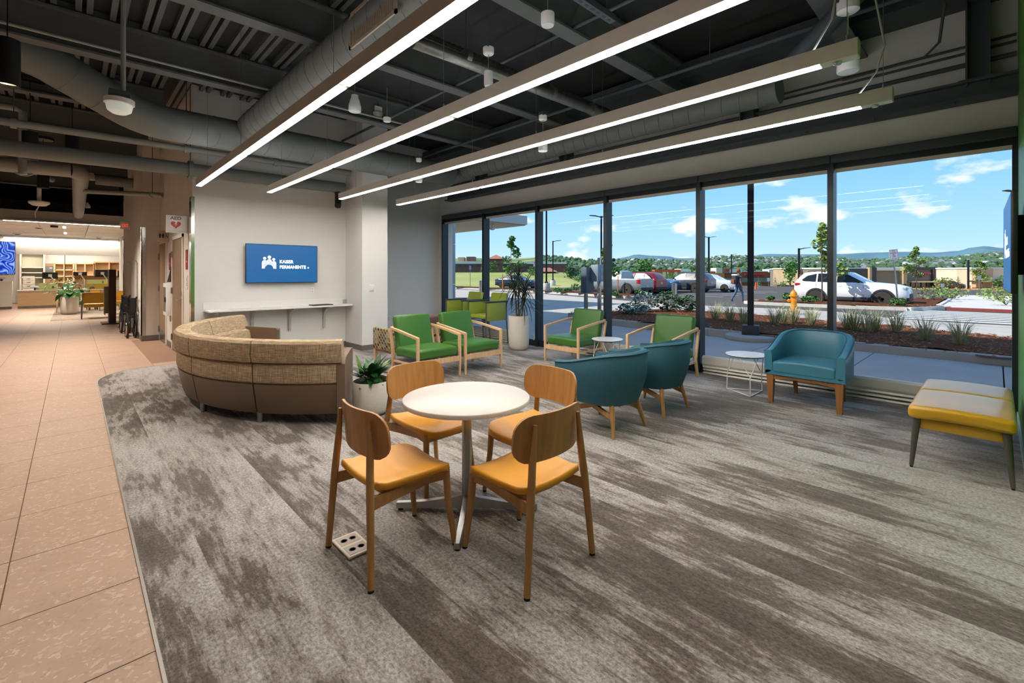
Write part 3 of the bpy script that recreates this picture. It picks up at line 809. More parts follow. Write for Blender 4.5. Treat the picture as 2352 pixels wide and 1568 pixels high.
for sx in (-1, 1):
    q = MB(); q.rbox(sx * .76 - .045, sx * .76 + .045, -.232, .33, .235, .595, .03, k=2); q.build('arm', patt, t)
    for y in (-.29, .29):
        q = MB(); q.loft([[(sx * .765 - a, y - a, z), (sx * .765 + a, y - a, z), (sx * .765 + a, y + a, z), (sx * .765 - a, y + a, z)] for a, z in ((.015, 0), (.028, .24))]); q.build('leg', ash, t)
    q = MB(); q.box(sx * .765 - .012, sx * .765 + .012, -.29, .29, .205, .238); q.build('side_rail', walnut, t, smooth=0)
q = MB(); q.rbox(-.715, .715, -.235, .33, .30, .44, .04, k=2); q.build('seat', mauve_v, t)
q = MB(); q.rbox(-.73, .73, -.05, .05, .0, .36, .04, k=3, m=T(0, -.22, .43) @ RX(math.radians(10))); q.build('backrest', mauve_v, t, 60)

# ---- big curved sofa, opening towards the windows
m, nt, b, N = nodes_of('tan_crosshatch_fabric')
tc = N('ShaderNodeTexCoord')
def nz(scale, st, det=2):
    mp = N('ShaderNodeMapping'); mp.inputs['Scale'].default_value = st; nt.links.new(tc.outputs['Object'], mp.inputs[0])
    n = N('ShaderNodeTexNoise'); n.inputs['Scale'].default_value = scale; n.inputs['Detail'].default_value = det; nt.links.new(mp.outputs[0], n.inputs['Vector']); return n.outputs['Fac']
hv_ = nz(170, (1, 1, .05)); hh_ = nz(170, (.06, .06, 1.1))
av = N('ShaderNodeMath', operation='ADD'); nt.links.new(hv_, av.inputs[0]); nt.links.new(hh_, av.inputs[1])
hf = N('ShaderNodeMath', operation='MULTIPLY'); hf.inputs[1].default_value = .5; nt.links.new(av.outputs[0], hf.inputs[0])
nt.links.new(ramp(nt, hf.outputs[0], [(.38, '#85705a'), (.5, '#a38d70'), (.62, '#c0ac8e')]), b.inputs['Base Color'])
b.inputs['Roughness'].default_value = .85; b.inputs['Specular IOR Level'].default_value = .25
tanf = m
SC = Vector((2.95, 6.34, 0))
t = thing('curved_sofa', 'large curved sofa in tan crosshatch fabric over taupe vinyl base', 'sofa', SC)
def ep(phi, inset, z):
    a, bb = 2.1 - inset, 2.27 - inset
    return (-a * math.cos(phi), bb * math.sin(phi), z)
segs = 5; A0, A1 = math.radians(-60.5), math.radians(60.5)
def band(p0, p1, prof, n=8, gap=.004):
    """sweep a closed (inset, z) profile along the sofa ellipse"""
    return [[ep(p0 + gap + (p1 - p0 - 2 * gap) * i / n, i_, z) for i_, z in prof] for i in range(n + 1)]
def rprof(i0, i1, z0, z1, r):
    pts = rrect(abs(i1 - i0), z1 - z0, r, 3); return [((i0 + i1) / 2 + x, (z0 + z1) / 2 + y) for x, y in pts]
for k in range(segs):
    p0 = A0 + (A1 - A0) * k / segs; p1 = A0 + (A1 - A0) * (k + 1) / segs
    e0 = .034 if k == 0 else 0; e1 = .034 if k == segs - 1 else 0
    q = MB(); q.loft(band(p0 + e0, p1 - e1, [(.09, .10), (.07, .15), (.025, .395), (.04, .41), (.2, .41), (.2, .10)])); q.build('outer_base', brown_v, t)
    q = MB(); q.loft(band(p0 + e0, p1 - e1, rprof(.015, .21, .41, .605, .02))); q.build('outer_back', tanf, t)
    q = MB(); q.loft(band(p0 + (.01 if k == 0 else 0), p1 - (.01 if k == segs - 1 else 0), [(.0, .615), (-.015, .68), (-.012, .80), (.01, .825), (.10, .832), (.155, .815), (.185, .74), (.215, .615)])); q.build('head_bolster', tanf, t)
    q = MB(); q.loft(band(p0 + e0, p1 - e1, [(.20, .43), (.19, .615), (.215, .625), (.29, .60), (.33, .44)])); q.build('inner_back', tanf, t)
    q = MB(); q.loft(band(p0 + e0, p1 - e1, rprof(.24, .80, .29, .445, .045))); q.build('seat', brown_v, t, 50)
    q = MB(); q.loft(band(p0 + e0, p1 - e1, [(.25, .12), (.75, .12), (.75, .29), (.25, .29)])); q.build('seat_base', brown_v, t)
for sg in (-1, 1):
    p = A1 * sg; d_ = .036
    prof = [(.045, .10), (.02, .30), (.012, .60), (.03, .62), (.16, .655), (.77, .645), (.80, .62), (.80, .12), (.78, .10)]
    q = MB(); q.loft([[ep(p - sg * d_, i_, z) for i_, z in prof], [ep(p, i_, z) for i_, z in prof]]); q.build('arm', brown_v, t)
    q = MB(); q.loft([[ep(p - sg * .003, i_, z) for i_, z in ((.8, .1), (.815, .1), (.815, .64), (.8, .64))], [ep(p + sg * .003, i_, z) for i_, z in ((.8, .1), (.815, .1), (.815, .64), (.8, .64))]]); q.build('arm_front', mat('pale_taupe_panel', '#9a948f', .4), t)
for k in range(segs + 1):
    p = A0 + (A1 - A0) * k / segs; p = max(A0 + .02, min(A1 - .02, p))
    for ins in (.13, .72):
        x, y, _ = ep(p, ins, 0); q = MB(); q.lathe([(.026, 0), (.03, .01), (.034, .12)], 12, (x, y, 0)); q.build('foot', satin, t)
# tray arms between seats
for p in (math.radians(9), math.radians(-32)):
    q = MB(); q.loft([[ep(p - .012, i_, z) for i_, z in ((.3, .44), (.78, .44), (.79, .56), (.3, .575))], [ep(p + .012, i_, z) for i_, z in ((.3, .44), (.78, .44), (.79, .56), (.3, .575))]]); q.build('divider_arm', tanf, t)

# ---- planters
pot_m = mat('speckled_stone_planter', '#c9c2b6', .75, var=.06, vs_=120, bump=.05, bs=200)
soil = mat('dark_soil', '#2b211a', .95, var=.3, vs_=40, bump=.5, bs=60)
def planter(label, loc, r, h, name='planter'):
    t = thing(name, label, 'potted plant', loc)
    prof = [(r * .55, 0), (r * .72, .004), (r * .88, h * .07), (r * .955, h * .16), (r * .985, h * .35), (r, h), (r * .985, h + .004), (r * .93, h + .003), (r * .92, h - .03), (0, h - .03)]
    q = MB(); q.lathe(prof, 40); q.build('pot', pot_m, t, 50)
    q = MB(); q.lathe([(0, h - .06), (r * .925, h - .06), (r * .92, h - .028), (r * .5, h - .018), (0, h - .014)], 24); q.build('soil', soil, t)
    return t
def leafmesh(L, W, droop, fold=.12, n=7, wave=0):
    """a pointed leaf growing along +X and drooping in Z"""
    vs, fs = [], []
    for i in range(n + 1):
        s_ = i / n; w = W * (math.sin(PI * min(1, s_ * 1.02)) ** .8) * (1 - .25 * s_) + .001
        x = L * s_; z = -droop * s_ * s_
        vs += [(x, -w, z + fold * w + wave * math.sin(s_ * 9)), (x, 0, z), (x, w, z + fold * w - wave * math.sin(s_ * 9))]
    for i in range(n):
        a = i * 3
        fs += [(a, a + 3, a + 4, a + 1), (a + 1, a + 4, a + 5, a + 2)]
    return vs, fs
leaf_d = mat('dark_glossy_leaf', '#1d4a22', .3, var=.25, vs_=9, spec=.6)
leaf_y = mat('yellow_green_variegated_leaf', '#5f7a30', .4, var=.35, vs_=30, stretch=(1, 6, 1))
leaf_t = mat('thin_dark_strap_leaf', '#2c3b24', .5, var=.25, vs_=9)
bark = mat('grey_brown_bark', '#5e4c3c', .9, var=.2, vs_=30, bump=.3, bs=60)
R_ = random.Random(3)
t = planter('squat stone planter with glossy green leaves beside the curved sofa', (2.30, 4.58, 0), .195, .345)
for i in range(85):
    az = R_.uniform(0, 2 * PI); el_ = R_.uniform(.0, 1.4); L = R_.uniform(.10, .20)
    vs_, fs_ = leafmesh(L, L * .24, L * R_.uniform(.1, .5))
    q = MB(m=T(.05 * math.cos(az), .05 * math.sin(az), .345 + R_.uniform(0, .10)) @ RZ(az) @ RY(-el_)); q.add(vs_, fs_); q.build('leaf', leaf_d, t, 80, recalc=False)
for i in range(9):
    az = R_.uniform(-1.2, .9); L = R_.uniform(.2, .32)
    vs_, fs_ = leafmesh(L, L * .15, L * .25)
    q = MB(m=T(0.03, 0, .36) @ RZ(az) @ RY(-R_.uniform(.55, 1.0))); q.add(vs_, fs_); q.build('leaf', leaf_y, t, 80, recalc=False)
q = MB(m=T(-.07, .07, .37) @ RZ(2) @ RY(-1.35)); q.add(*leafmesh(.26, .035, .03)); q.build('leaf', leaf_y, t, 80, recalc=False)
# dracaena
t = planter('tall pale planter with spiky dracaena by the window', (6.30, 6.42, 0), .205, .66, 'dracaena_planter')
tips = []
for (bx, by, tx, ty, h_) in ((.0, 0, .02, .03, 1.48), (.04, .03, .10, -.06, 1.2), (-.04, .02, -.10, .02, 1.3), (.02, -.05, .03, -.12, 1.05)):
    pts = [(bx, by, .62), (bx + (tx - bx) * .2, by + (ty - by) * .5, .62 + (h_ - .62) * .35), (bx + (tx - bx) * .7, by + (ty - by) * .6, .62 + (h_ - .62) * .7), (tx, ty, h_)]
    q = MB(); q.tube(pts, [.018, .015, .014, .012], 8); q.build('stem', bark, t); tips.append((tx, ty, h_))
for (tx, ty, h_) in tips:
    for i in range(62):
        az = R_.uniform(0, 2 * PI); el_ = R_.uniform(-.5, 1.45); L = R_.uniform(.26, .44)
        vs_, fs_ = leafmesh(L, .0105, L * R_.uniform(.15, 1.0), n=5)
        q = MB(m=T(tx, ty, h_ - R_.uniform(0, .22)) @ RZ(az) @ RY(-el_)); q.add(vs_, fs_); q.build('leaf', leaf_t, t, 80, recalc=False)

# ================================================================== things on the walls
scr_m = emis('blue_screen', '#0063a4', .95); scr_m.node_tree.nodes['Principled BSDF'].inputs['Base Color'].default_value = (.004, .006, .01, 1)
logo_m = emis('white_screen_print', '#ffffff', 1.0)
def television(label, loc, rz):
    """a flat screen, its face towards local -Y, origin at its centre"""
    t = thing('television', label, 'television', loc, rz, 'wall televisions with the same blue slide')
    q = MB(); q.rbox(-.618, .618, .0, .032, -.35, .35, .008, k=1); q.build('case', black_p, t)
    q = MB(); q.box(-.607, .607, -.0015, .004, -.340, .340); q.build('screen', scr_m, t, smooth=0)
    q = MB(); q.box(-.3, .3, .032, .085, -.2, .2); q.build('wall_mount', black_m, t, smooth=0)
    k = .000696; ky = .00074
    def S(x, y): return ((x - 1097) * k, (703 - y) * ky)
    lg = MB()
    for cx, cy, r in ((645, 578, 36), (757, 547, 40), (862, 600, 34)):
        c_ = S(cx, cy); lg.prism([(c_[0] + r * k * math.cos(a), c_[1] + r * k * math.sin(a)) for a in [2 * PI * i / 24 for i in range(24)]], .0016, .0026, RX(PI / 2))
    lg.build('logo_heads', logo_m, t, smooth=0)
    def inside(x, y):
        for x0, x1, top in ((580, 708, 620), (697, 815, 592), (803, 922, 640)):
            if x0 <= x <= x1 and y <= 828:
                r = (x1 - x0) / 2; xc = (x0 + x1) / 2
                yt = top + r - math.sqrt(max(0, r * r - (x - xc) ** 2))
                if y >= yt: return True
        return False
    ry = MB(); n = 17
    def edge_pt(a, r0=96):
        r = 260
        while r > r0 + 6:
            x = 750 + r * math.cos(a); y = 828 - r * math.sin(a)
            if inside(x, y): break
            r -= 2
        return r
    for i in range(n):
        a0 = PI * (i + .06) / n; a1 = PI * (i + .80) / n
        P = []
        for a in (a0, a1): P.append((750 + 98 * math.cos((a0 + a1) / 2 + (a - (a0 + a1) / 2) * .35), 828 - 98 * math.sin((a0 + a1) / 2 + (a - (a0 + a1) / 2) * .35)))
        for j in range(5):
            a = a1 + (a0 - a1) * j / 4; r = edge_pt(a); P.append((750 + r * math.cos(a), 828 - r * math.sin(a)))
        ry.prism([S(*p) for p in P], .0016, .0026, RX(PI / 2))
    ry.build('logo_rays', logo_m, t, smooth=0)
    x, y = S(1003, 690); text('lettering', 'KAISER', .083, logo_m, t, T(x, -.002, y) @ RX(PI / 2), .0022, sx=.92)
    x, y = S(1003, 822); text('lettering', 'PERMANENTE', .083, logo_m, t, T(x, -.002, y) @ RX(PI / 2), .0022, sx=.90)
    x, y = S(1712, 822); text('lettering', '\u00ae', .045, logo_m, t, T(x, -.002, y) @ RX(PI / 2))
    return t
television('wall television with a blue slide above the white shelf', (2.81, 9.045, 1.66), 0)
t2 = television('edge-on wall television on the green wall above the yellow bench', (5.215, -.056, 1.69), PI + .02)
q = MB(m=RZ(0)); q.rbox(-.45, .2, .034, .082, -.22, .22, .01, k=1); q.tube([(-.42, .06, .2), (-.46, .06, .28), (-.40, .06, .30)], .012, 8); q.build('mount_arm', black_m, t2)

# shelf
t = thing('wall_shelf', 'long white wall shelf on curved brackets below the television', 'shelf', (2.83, 9.15, 0))
q = MB(); q.rbox(-1.235, 1.195, -.36, -.012, .842, .872, .004, k=1); q.build('board', lamw, t, smooth=0)
q = MB(); q.box(-1.25, 1.195, -.012, 0, .842, .985); q.build('upstand', lamw, t, smooth=0)
brk = mat('pale_grey_bracket', '#b9b5ae', .45, .1)
for x in (-1.08, -.52, .11, .75):
    pts = [(0, .842), (-.33, .842), (-.33, .825), (-.20, .80), (-.11, .74), (-.075, .66), (-.055, .42), (0, .42)]
    q = MB(m=T(x, 0, 0) @ Matrix(((0, 0, 1, 0), (1, 0, 0, 0), (0, 1, 0, 0), (0, 0, 0, 1)))); q.prism(pts, -.02, .02); q.build('bracket', brk, t)
o = MB(); o.rbox(-.19, .19, -.11, .11, 0, .018, .006, k=2); o = o.build('laptop', black_p); o.location = (3.46, 8.95, .872); o.rotation_euler = (0, 0, .08); tag(o, 'thin black closed laptop lying on the white shelf', 'laptop')
t = thing('card_holder', 'small clear card holder at the column end of the shelf', 'holder', (3.965, 9.03, .872))
MB().box(-.04, .04, -.02, .02, 0, .006).build('base', white_p, t, smooth=0)
MB().box(-.04, .04, -.004, .0, .006, .09).build('card', mat('grey_print', '#8a8d8e', .6, var=.3, vs_=60), t, smooth=0)

def plate(name, label, loc, rz, w=.07, h=.115, face='outlet'):
    t = thing(name, label, 'wall plate', loc, rz)
    q = MB(); q.rbox(-w / 2, w / 2, -.007, 0, -h / 2, h / 2, .003, k=1); q.build('plate', white_p, t)
    if face == 'outlet':
        for z in (-.024, .024):
            q = MB(); q.rbox(-.016, .016, -.009, -.006, z - .014, z + .014, .002, k=1); q.build('socket', mat('grey_socket', '#c2bfb8', .4), t)
    else:
        q = MB(); q.rbox(-w * .36, w * .36, -.02, -.006, -h * .36, h * .36, .006, k=1); q.build('cover', white_p, t)
    return t
plate('wall_outlet', 'white wall outlet below the right corner of the television', (3.367, 9.15, 1.16), 0)
plate('wall_outlet', 'white wall outlet low on the end wall right of the column', (5.45, 9.95, .42), 0)
plate('thermostat', 'square white thermostat on the column', (4.22, 8.40, 1.2), 0, .11, .14, 'cover')

# AED sign projecting from the corridor wall
sign_w = mat('white_sign_face', '#e6e6e2', .35, var=.01)
ink = mat('black_ink', '#17171a', .5); red_ink = mat('red_ink', '#c8202b', .45); grey_ink = mat('grey_ink', '#77777a', .5)
t = thing('aed_sign', 'white projecting AED sign with a red heart and lightning bolt', 'sign', (1.43, 9.52, 2.31))
q = MB(); q.rbox(-.305, -.03, -.012, .012, -.145, .145, .004, k=1); q.build('panel', sign_w, t)
q = MB(); q.box(-.03, 0, -.015, .015, -.145, .145); q.build('bracket', mat('beige_bracket', '#c9bfae', .4), t, smooth=0)
text('lettering', 'AED', .074, ink, t, T(-.17, -.0125, .075) @ RX(PI / 2), .001, 'CENTER', sx=1.08)
hp = []
for i in range(40):
    a = 2 * PI * i / 40; hp.append((.0044 * 16 * math.sin(a) ** 3, .0044 * (13 * math.cos(a) - 5 * math.cos(2 * a) - 2 * math.cos(3 * a) - math.cos(4 * a))))
q = MB(m=T(-.17, -.0124, -.008) @ RX(PI / 2)); q.prism(hp, 0, .001); ho = q.build('heart', red_ink, t, smooth=0)
q = MB(m=T(-.17, -.0136, -.005) @ RX(PI / 2)); q.prism([(.008, .043), (-.02, .0), (-.002, .004), (-.012, -.045), (.022, .012), (.004, .008), (.020, .043)], 0, .0008); q.build('bolt', sign_w, ho, smooth=0)
text('lettering', 'Automated External Defibrillator', .0145, grey_ink, t, T(-.17, -.0125, -.122) @ RX(PI / 2), 0, 'CENTER')
# restroom sign
t = thing('restroom_sign', 'tan projecting restroom sign with figure symbols', 'sign', (1.43, 11.68, 2.24))
q = MB(); q.rbox(-.20, 0, -.01, .01, -.115, .115, .004, k=1); q.build('panel', mat('tan_sign_face', '#b7a88c', .5, var=.02), t)
for x, sk in ((-.145, 0), (-.095, 1)):
    q = MB(m=T(x, -.0102, .01) @ RX(PI / 2)); q.prism(arc(0, .043, .009, 0, 345, 14), 0, .001)
    q.prism([(-.018, .03), (.018, .03), (.018, -.005), (.013, -.005), (.0155 if sk else .012, -.02 if sk else -.02), (.010, -.05), (-.010, -.05), (-.0155 if sk else -.012, -.02), (-.013, -.005), (-.018, -.005)], 0, .001); q.build('figure_symbol', ink, t, smooth=0)
q = MB(m=T(-.045, -.0102, .0) @ RX(PI / 2)); q.prism(arc(-.004, .04, .007, 0, 345, 12), 0, .001); q.prism([(-.006, .03), (.0, .03), (.002, .008), (.02, .006), (.03, -.028), (.022, -.03), (.012, -.004), (-.008, -.002)], 0, .001)
q.prism(arc(-.002, -.018, .024, 100, 330, 14) + arc(-.002, -.018, .018, 330, 100, 14), 0, .001); q.build('wheelchair_symbol', ink, t, smooth=0)
# exit sign
t = thing('exit_sign', 'small red exit sign high on the wheelchair wall', 'sign', (1.11, 15.9, 2.75))
q = MB(); q.rbox(-.2, 0, -.012, .012, -.1, .1, .004, k=1); q.build('panel', white_p, t)
text('lettering', 'EXIT', .11, emis('red_exit_letters', '#d8342b', 1.2), t, T(-.1, -.0125, -.04) @ RX(PI / 2), .002, 'CENTER', sx=.6)
# red door signs and small plaques
redp = mat('brick_red_sign', '#8e2f2a', .5, var=.03)
for y, lab in ((11.52, 'brick red wall sign between the two doors'), (9.62, 'brick red wall sign right of the nearer door')):
    t = thing('door_sign', lab, 'sign', (1.43, y, 1.72), group='brick red door signs')
    q = MB(); q.box(-.006, 0, -.1, .1, -.17, .17); q.build('panel', redp, t, smooth=0)
    q = MB(); q.box(-.0075, -.006, -.06, .04, -.05, -.02); q.build('print_line', mat('pale_print', '#c99a90', .6), t, smooth=0)
t = thing('restroom_plaque', 'pale restroom plaque under the brick red sign by the corner', 'sign', (1.43, 9.62, 1.33))
q = MB(); q.box(-.005, 0, -.1, .1, -.12, .12); q.build('panel', fr_m, t, smooth=0)
q = MB(m=Matrix(((0, 0, 1, -.0052), (-1, 0, 0, 0), (0, 1, 0, 0), (0, 0, 0, 1)))); q.prism(arc(0, .085, .012, 0, 345, 10), -.001, 0); q.prism([(-.025, .068), (.025, .068), (.015, .01), (-.015, .01)], -.001, 0); q.box(-.03, .03, -.03, -.012, -.001, 0); q.box(-.03, .03, -.06, -.042, -.001, 0); q.build('symbol', grey_ink, t, smooth=0)
t = thing('wall_flag', 'dark pointed wall flag above the defibrillator cabinet', 'sign', (1.43, 11.35, 1.31))
q = MB(); q.prism([(-.0, 0), (-.07, 0), (-.0, .33)], -.006, .006, RX(PI / 2)); q.build('panel', mat('dark_grey_flag', '#3c3b40', .5), t, smooth=0)
# defibrillator cabinet
t = thing('defibrillator_cabinet', 'white wall cabinet for a defibrillator between the doors', 'cabinet', (1.43, 11.42, .97))
q = MB(); q.rbox(-.10, 0, -.22, .22, -.32, .32, .01, k=1); q.build('body', white_p, t)
q = MB(); q.box(-.106, -.1, -.15, .15, -.24, .24); d_ = q.build('door_glass', mat('grey_cabinet_window', '#6f7576', .15, var=.05), t, smooth=0)
q = MB(); q.rbox(-.125, -.105, -.2, -.17, -.05, .05, .006, k=1); q.build('latch', black_p, d_)

# wheelchairs folded against the wall
def wheelchair(label, loc, rz):
    t = thing('wheelchair', label, 'wheelchair', loc, rz, 'folded wheelchairs by the wall')
    for sx in (-1, 1):
        x = sx * .075
        q = MB(); q.tube([(x, .3 * math.cos(a), .3 + .285 * math.sin(a)) for a in [2 * PI * i / 28 for i in range(28)]], .018, 8, closed=True); w = q.build('wheel', rubber, t)
        q = MB(); q.tube([(x + sx * .03, .24 * math.cos(a), .3 + .24 * math.sin(a)) for a in [2 * PI * i / 24 for i in range(24)]], .008, 6, closed=True); q.build('hand_rim', chrome, w)
        q = MB()
        for i in range(12): a = 2 * PI * i / 12; q.cyl((x, 0, .3), (x, .27 * math.cos(a), .3 + .27 * math.sin(a)), .003, n=5)
        q.cyl((x - .02, 0, .3), (x + .02, 0, .3), .025, n=10); q.build('spokes', chrome, w)
        q = MB(); q.tube([(x, .42 * math.cos(a) * .24 - .42, .10 + .10 * math.sin(a)) for a in [2 * PI * i / 14 for i in range(14)]], .013, 6, closed=True); q.cyl((x - .012, -.42, .1), (x + .012, -.42, .1), .03, n=8); q.build('castor', rubber, t)
        q = MB(); q.tube([(x, .19, .94), (x, .12, .93), (x, .1, .55), (x, .08, .28)], .012, 8); q.tube([(x, .1, .5), (x, -.32, .5), (x, -.4, .25), (x, -.42, .12)], .012, 8); q.tube([(x, .1, .72), (x, -.2, .72), (x, -.25, .5)], .012, 8); q.build('side_frame', black_m, t)
        q = MB(); q.rbox(x - .025, x + .025, -.2, .06, .725, .75, .01, k=1); q.build('armrest', black_p, t)
        q = MB(); q.cyl((x, .16, .94), (x, .27, .93), .016, n=8); q.build('push_grip', rubber, t)
        q = MB(); q.tube([(x, -.38, .3), (x, -.5, .14)], .009, 6); q.box(x - .04, x + .04, -.58, -.46, .1, .115); q.build('footrest', black_m, t)
    q = MB(); q.rbox(-.07, .07, .07, .11, .52, .92, .01, k=1); q.build('back_sling', black_p, t)
    q = MB(); q.box(-.07, .07, -.28, .08, .46, .5); q.build('seat_sling', black_p, t, smooth=0)
    q = MB(); q.tube([(-.10, .1, .6), (-.10, .1, 1.72), (-.08, .1, 1.77), (-.02, .1, 1.78)], .011, 8); q.build('storage_pole', satin, t)
    return t
w0 = wheelchair('folded black wheelchair with a tall pole just behind the steel corner guard', (.985, 13.75, 0), PI)
dup(w0, (.96, 15.0, 0), PI, 'second folded black wheelchair, farther along the same wall')

# ================================================================== ceiling services and lights
alu = mat('pale_aluminium_housing', '#c6c2ba', .4, .0, var=.02)
lens_m = emis('warm_white_light_lens', '#fff8f0', 54.0)
up_m = emis('added_uplight_glow', '#f4f7ff', 9.0)  # unseen upward glow, added to brighten the ceiling and upper wall
LZ = 2.80
def linear_light(label, x, y0, y1, joints, sensor):
    t = thing('linear_light', label, 'light', (x, y0, LZ), group='suspended linear lights')
    L = y1 - y0; w = .04
    cuts = [0] + [j - y0 for j in joints] + [L]
    for a, b_ in zip(cuts[:-1], cuts[1:]):
        q = MB(); q.box(-w, w, a, b_, .004, .105); q.build('housing', alu, t, smooth=0)
        a2 = a + (.20 if (sensor and a == 0) else .05); q = MB(); q.box(-w + .008, w - .008, a2, b_ - .012, -.001, .006); q.build('lens', lens_m, t, smooth=0)
        q = MB(); q.box(-w + .012, w - .012, a + .05, b_ - .05, .102, .107); q.build('added_top_glow', up_m, t, smooth=0)
    if sensor:
        q = MB(); q.box(-w + .002, w - .002, .004, .196, -.001, .005); so = q.build('sensor_plate', white_p, t, smooth=0)
        q = MB(); q.lathe([(0, -.02), (.018, -.018), (.026, -.008), (.026, 0)], 16, (0, .11, 0)); q.build('sensor_dome', chrome, so)
    for y in (.06, L * .36, L * .69, L - .62):
        q = MB(); q.cyl((0, y, .1), (0, y, ZD - LZ - .08), .0022, n=5); q.cyl((0, y, .1), (0, y, .15), .007, n=8); q.build('suspension_wire', satin, t)
    return t
linear_light('first suspended linear light, the leftmost and nearest to the big round duct', 1.385, .55, 8.32, (3.16, 5.75), False)
linear_light('second suspended linear light from the left', 2.33, .55, 8.2, (3.16, 5.7), False)
l3 = linear_light('third suspended linear light from the left, with a round white sensor at its near end', 3.46, .575, 8.06, (5.66,), True)
l4 = linear_light('fourth suspended linear light, the rightmost and closest to the windows', 4.55, .545, 7.98, (5.5,), True)
for l_, pts in ((l3, [(0, .25, .1), (0, .14, .28), (.02, .1, .55), (.02, .1, 1.7)]), (l4, [(0, .22, .1), (0, .10, .26), (0, .05, .45), (.02, .12, .9), (.02, .12, 1.7)])):
    q = MB(); q.tube(pts, .007, 6); q.build('power_cord', mat('grey_cord', '#9a978f', .5), l_)

def spiral(path, r, mt, name, label, n=20, pitch=.30, cat='duct', closed_end=None):
    t = thing(name, label, cat, path[0])
    P = [Vector(p) - Vector(path[0]) for p in path]
    q = MB(); q.tube(P, r, n); q.build('duct_wall', mt, t)
    # raised lock seams as hoops
    k = 0
    for a, b_ in zip(P[:-1], P[1:]):
        d = b_ - a; L = d.length
        if L < pitch * 1.5: continue
        d.normalize(); c_ = int(L / pitch)
        up = Vector((0, 0, 1)) if abs(d.z) < .9 else Vector((1, 0, 0)); x = d.cross(up).normalized(); y = x.cross(d)
        for i in range(c_):
            p = a + d * (pitch * (i + .5))
            sk = d * (pitch * .22)
            q = MB(); q.tube([p + x * (r + .001) * math.cos(2 * PI * j / n) + y * (r + .001) * math.sin(2 * PI * j / n) + sk * math.cos(2 * PI * j / n) for j in range(n)], .005, 4, closed=True); q.build('seam_ring', mt, t)
    return t
# main cross duct, coming down from the upper left
def bend(a, b_, c_, n=6, f=.35):
    a, b_, c_ = Vector(a), Vector(b_), Vector(c_)
    p0 = b_ + (a - b_) * f; p2 = b_ + (c_ - b_) * f
    return [tuple(p0 * (1 - s_) ** 2 + b_ * 2 * s_ * (1 - s_) + p2 * s_ * s_) for s_ in [i / n for i in range(n + 1)]]
spiral([(-3.2, 8.0, 4.2)] + bend((-3.2, 8.0, 4.2), (-.45, 8.0, 4.18), (.75, 8.1, 3.60), f=.22) + bend((-.45, 8.0, 4.18), (.72, 8.1, 3.60), (2.0, 8.1, 3.60), f=.22) + [(5.9, 8.1, 3.60)], .235, duct_m, 'spiral_duct', 'big grey spiral duct bending down from upper left across the far wall', pitch=.34)
spiral([(2.05, 7.95, 3.72), (2.05, -1.2, 3.72)], .245, duct_m, 'spiral_duct', 'grey spiral duct above the leftmost linear light, with an open side grille', pitch=.24)
d2 = spiral([(6.2, 8.1, 3.72), (6.2, 1.85, 3.72)], .17, duct_m, 'spiral_duct', 'slim grey spiral duct running along above the windows', pitch=.22)
q = MB(); q.cyl((0, -6.29, 0), (0, -6.24, 0), .18, n=20); q.build('end_cap', duct_m, d2)
# side grille on the second duct
t = thing('duct_grille', 'slatted supply grille on the side of the grey spiral duct', 'grille', (1.86, 3.62, 3.66), 0)
gm = mat('tan_grille', '#a39380', .5, .1)
q = MB(); q.box(-.05, -.035, -.42, .42, -.16, -.13); q.box(-.05, -.035, -.42, .42, .13, .16); q.box(-.05, -.035, -.42, -.39, -.16, .16); q.box(-.05, -.035, .39, .42, -.16, .16); q.build('frame', gm, t, smooth=0)
sm_ = MB(); sm_.box(-.048, -.03, -.006, .006, -.13, .13, RZ(.5)); sme = sm_.mesh('slat', gm, 0)
for i in range(26): inst('slat', sme, t, (0, -.375 + .03 * i, 0))
# pipes
def pipe(label, path, r, mt=None, name='pipe', n=12, cat='pipe', clamps=()):
    t = thing(name, label, cat, path[0]); P = [Vector(p) - Vector(path[0]) for p in path]
    q = MB(); q.tube(P, r, n); q.build('pipe_run', mt or pipe_m, t)
    for c_ in clamps:
        c_ = Vector(c_) - Vector(path[0])
        d = Vector((1, 0, 0)) if abs(P[-1].x - P[0].x) > abs(P[-1].y - P[0].y) else Vector((0, 1, 0))
        q = MB(); q.cyl(c_ - d * .03, c_ + d * .03, r * 1.35, n=12); q.build('coupling', mt or pipe_m, t)
        q = MB(); q.cyl(c_ + Vector((0, 0, r)), Vector((c_.x, c_.y, ZD - path[0][2] - .01)), .006, n=6); q.build('hanger_rod', steel_dark, t)
    return t
pipe('thick insulated pipe low in front of the television wall top', [(-3, 8.92, 3.10), (3.9, 8.92, 3.17)], .105, duct_m, 'insulated_pipe', 18, clamps=[(1.37, 8.92, 3.145)])
pipe('thinner pale pipe above the thick insulated pipe', [(-3, 8.80, 3.42), (3.98, 8.80, 3.46)], .05, clamps=[(-.55, 8.8, 3.43), (1.3, 8.8, 3.44), (2.6, 8.8, 3.45)])
t = pipe('short black elbow pipe hanging near the column', [(3.72, 8.92, 3.15), (3.78, 8.92, 3.05), (3.78, 8.92, 2.86), (3.75, 8.86, 2.80)], .06, black_m, 'elbow_pipe')
pipe('insulated duct turning away down the corridor', [(-3, 11.9, 3.33), (-.02, 11.9, 3.40)] + bend((-.2, 11.9, 3.40), (.12, 11.9, 3.40), (.12, 12.5, 3.40), 6, .7) + [(.14, 20.2, 3.36)], .13, pipe_m, 'corridor_duct', 18, 'duct', clamps=[(-.62, 11.9, 3.38)])
pipe('grey branch pipe ending at the corridor wall', [(.2, 13.6, 3.26), (1.4, 12.4, 3.17)], .05, clamps=[(1.25, 12.55, 3.18)])
pipe('dark square-ended pipe beyond the corridor duct', [(.4, 15, 3.75), (1.1, 15, 3.75)], .12, duct_m)
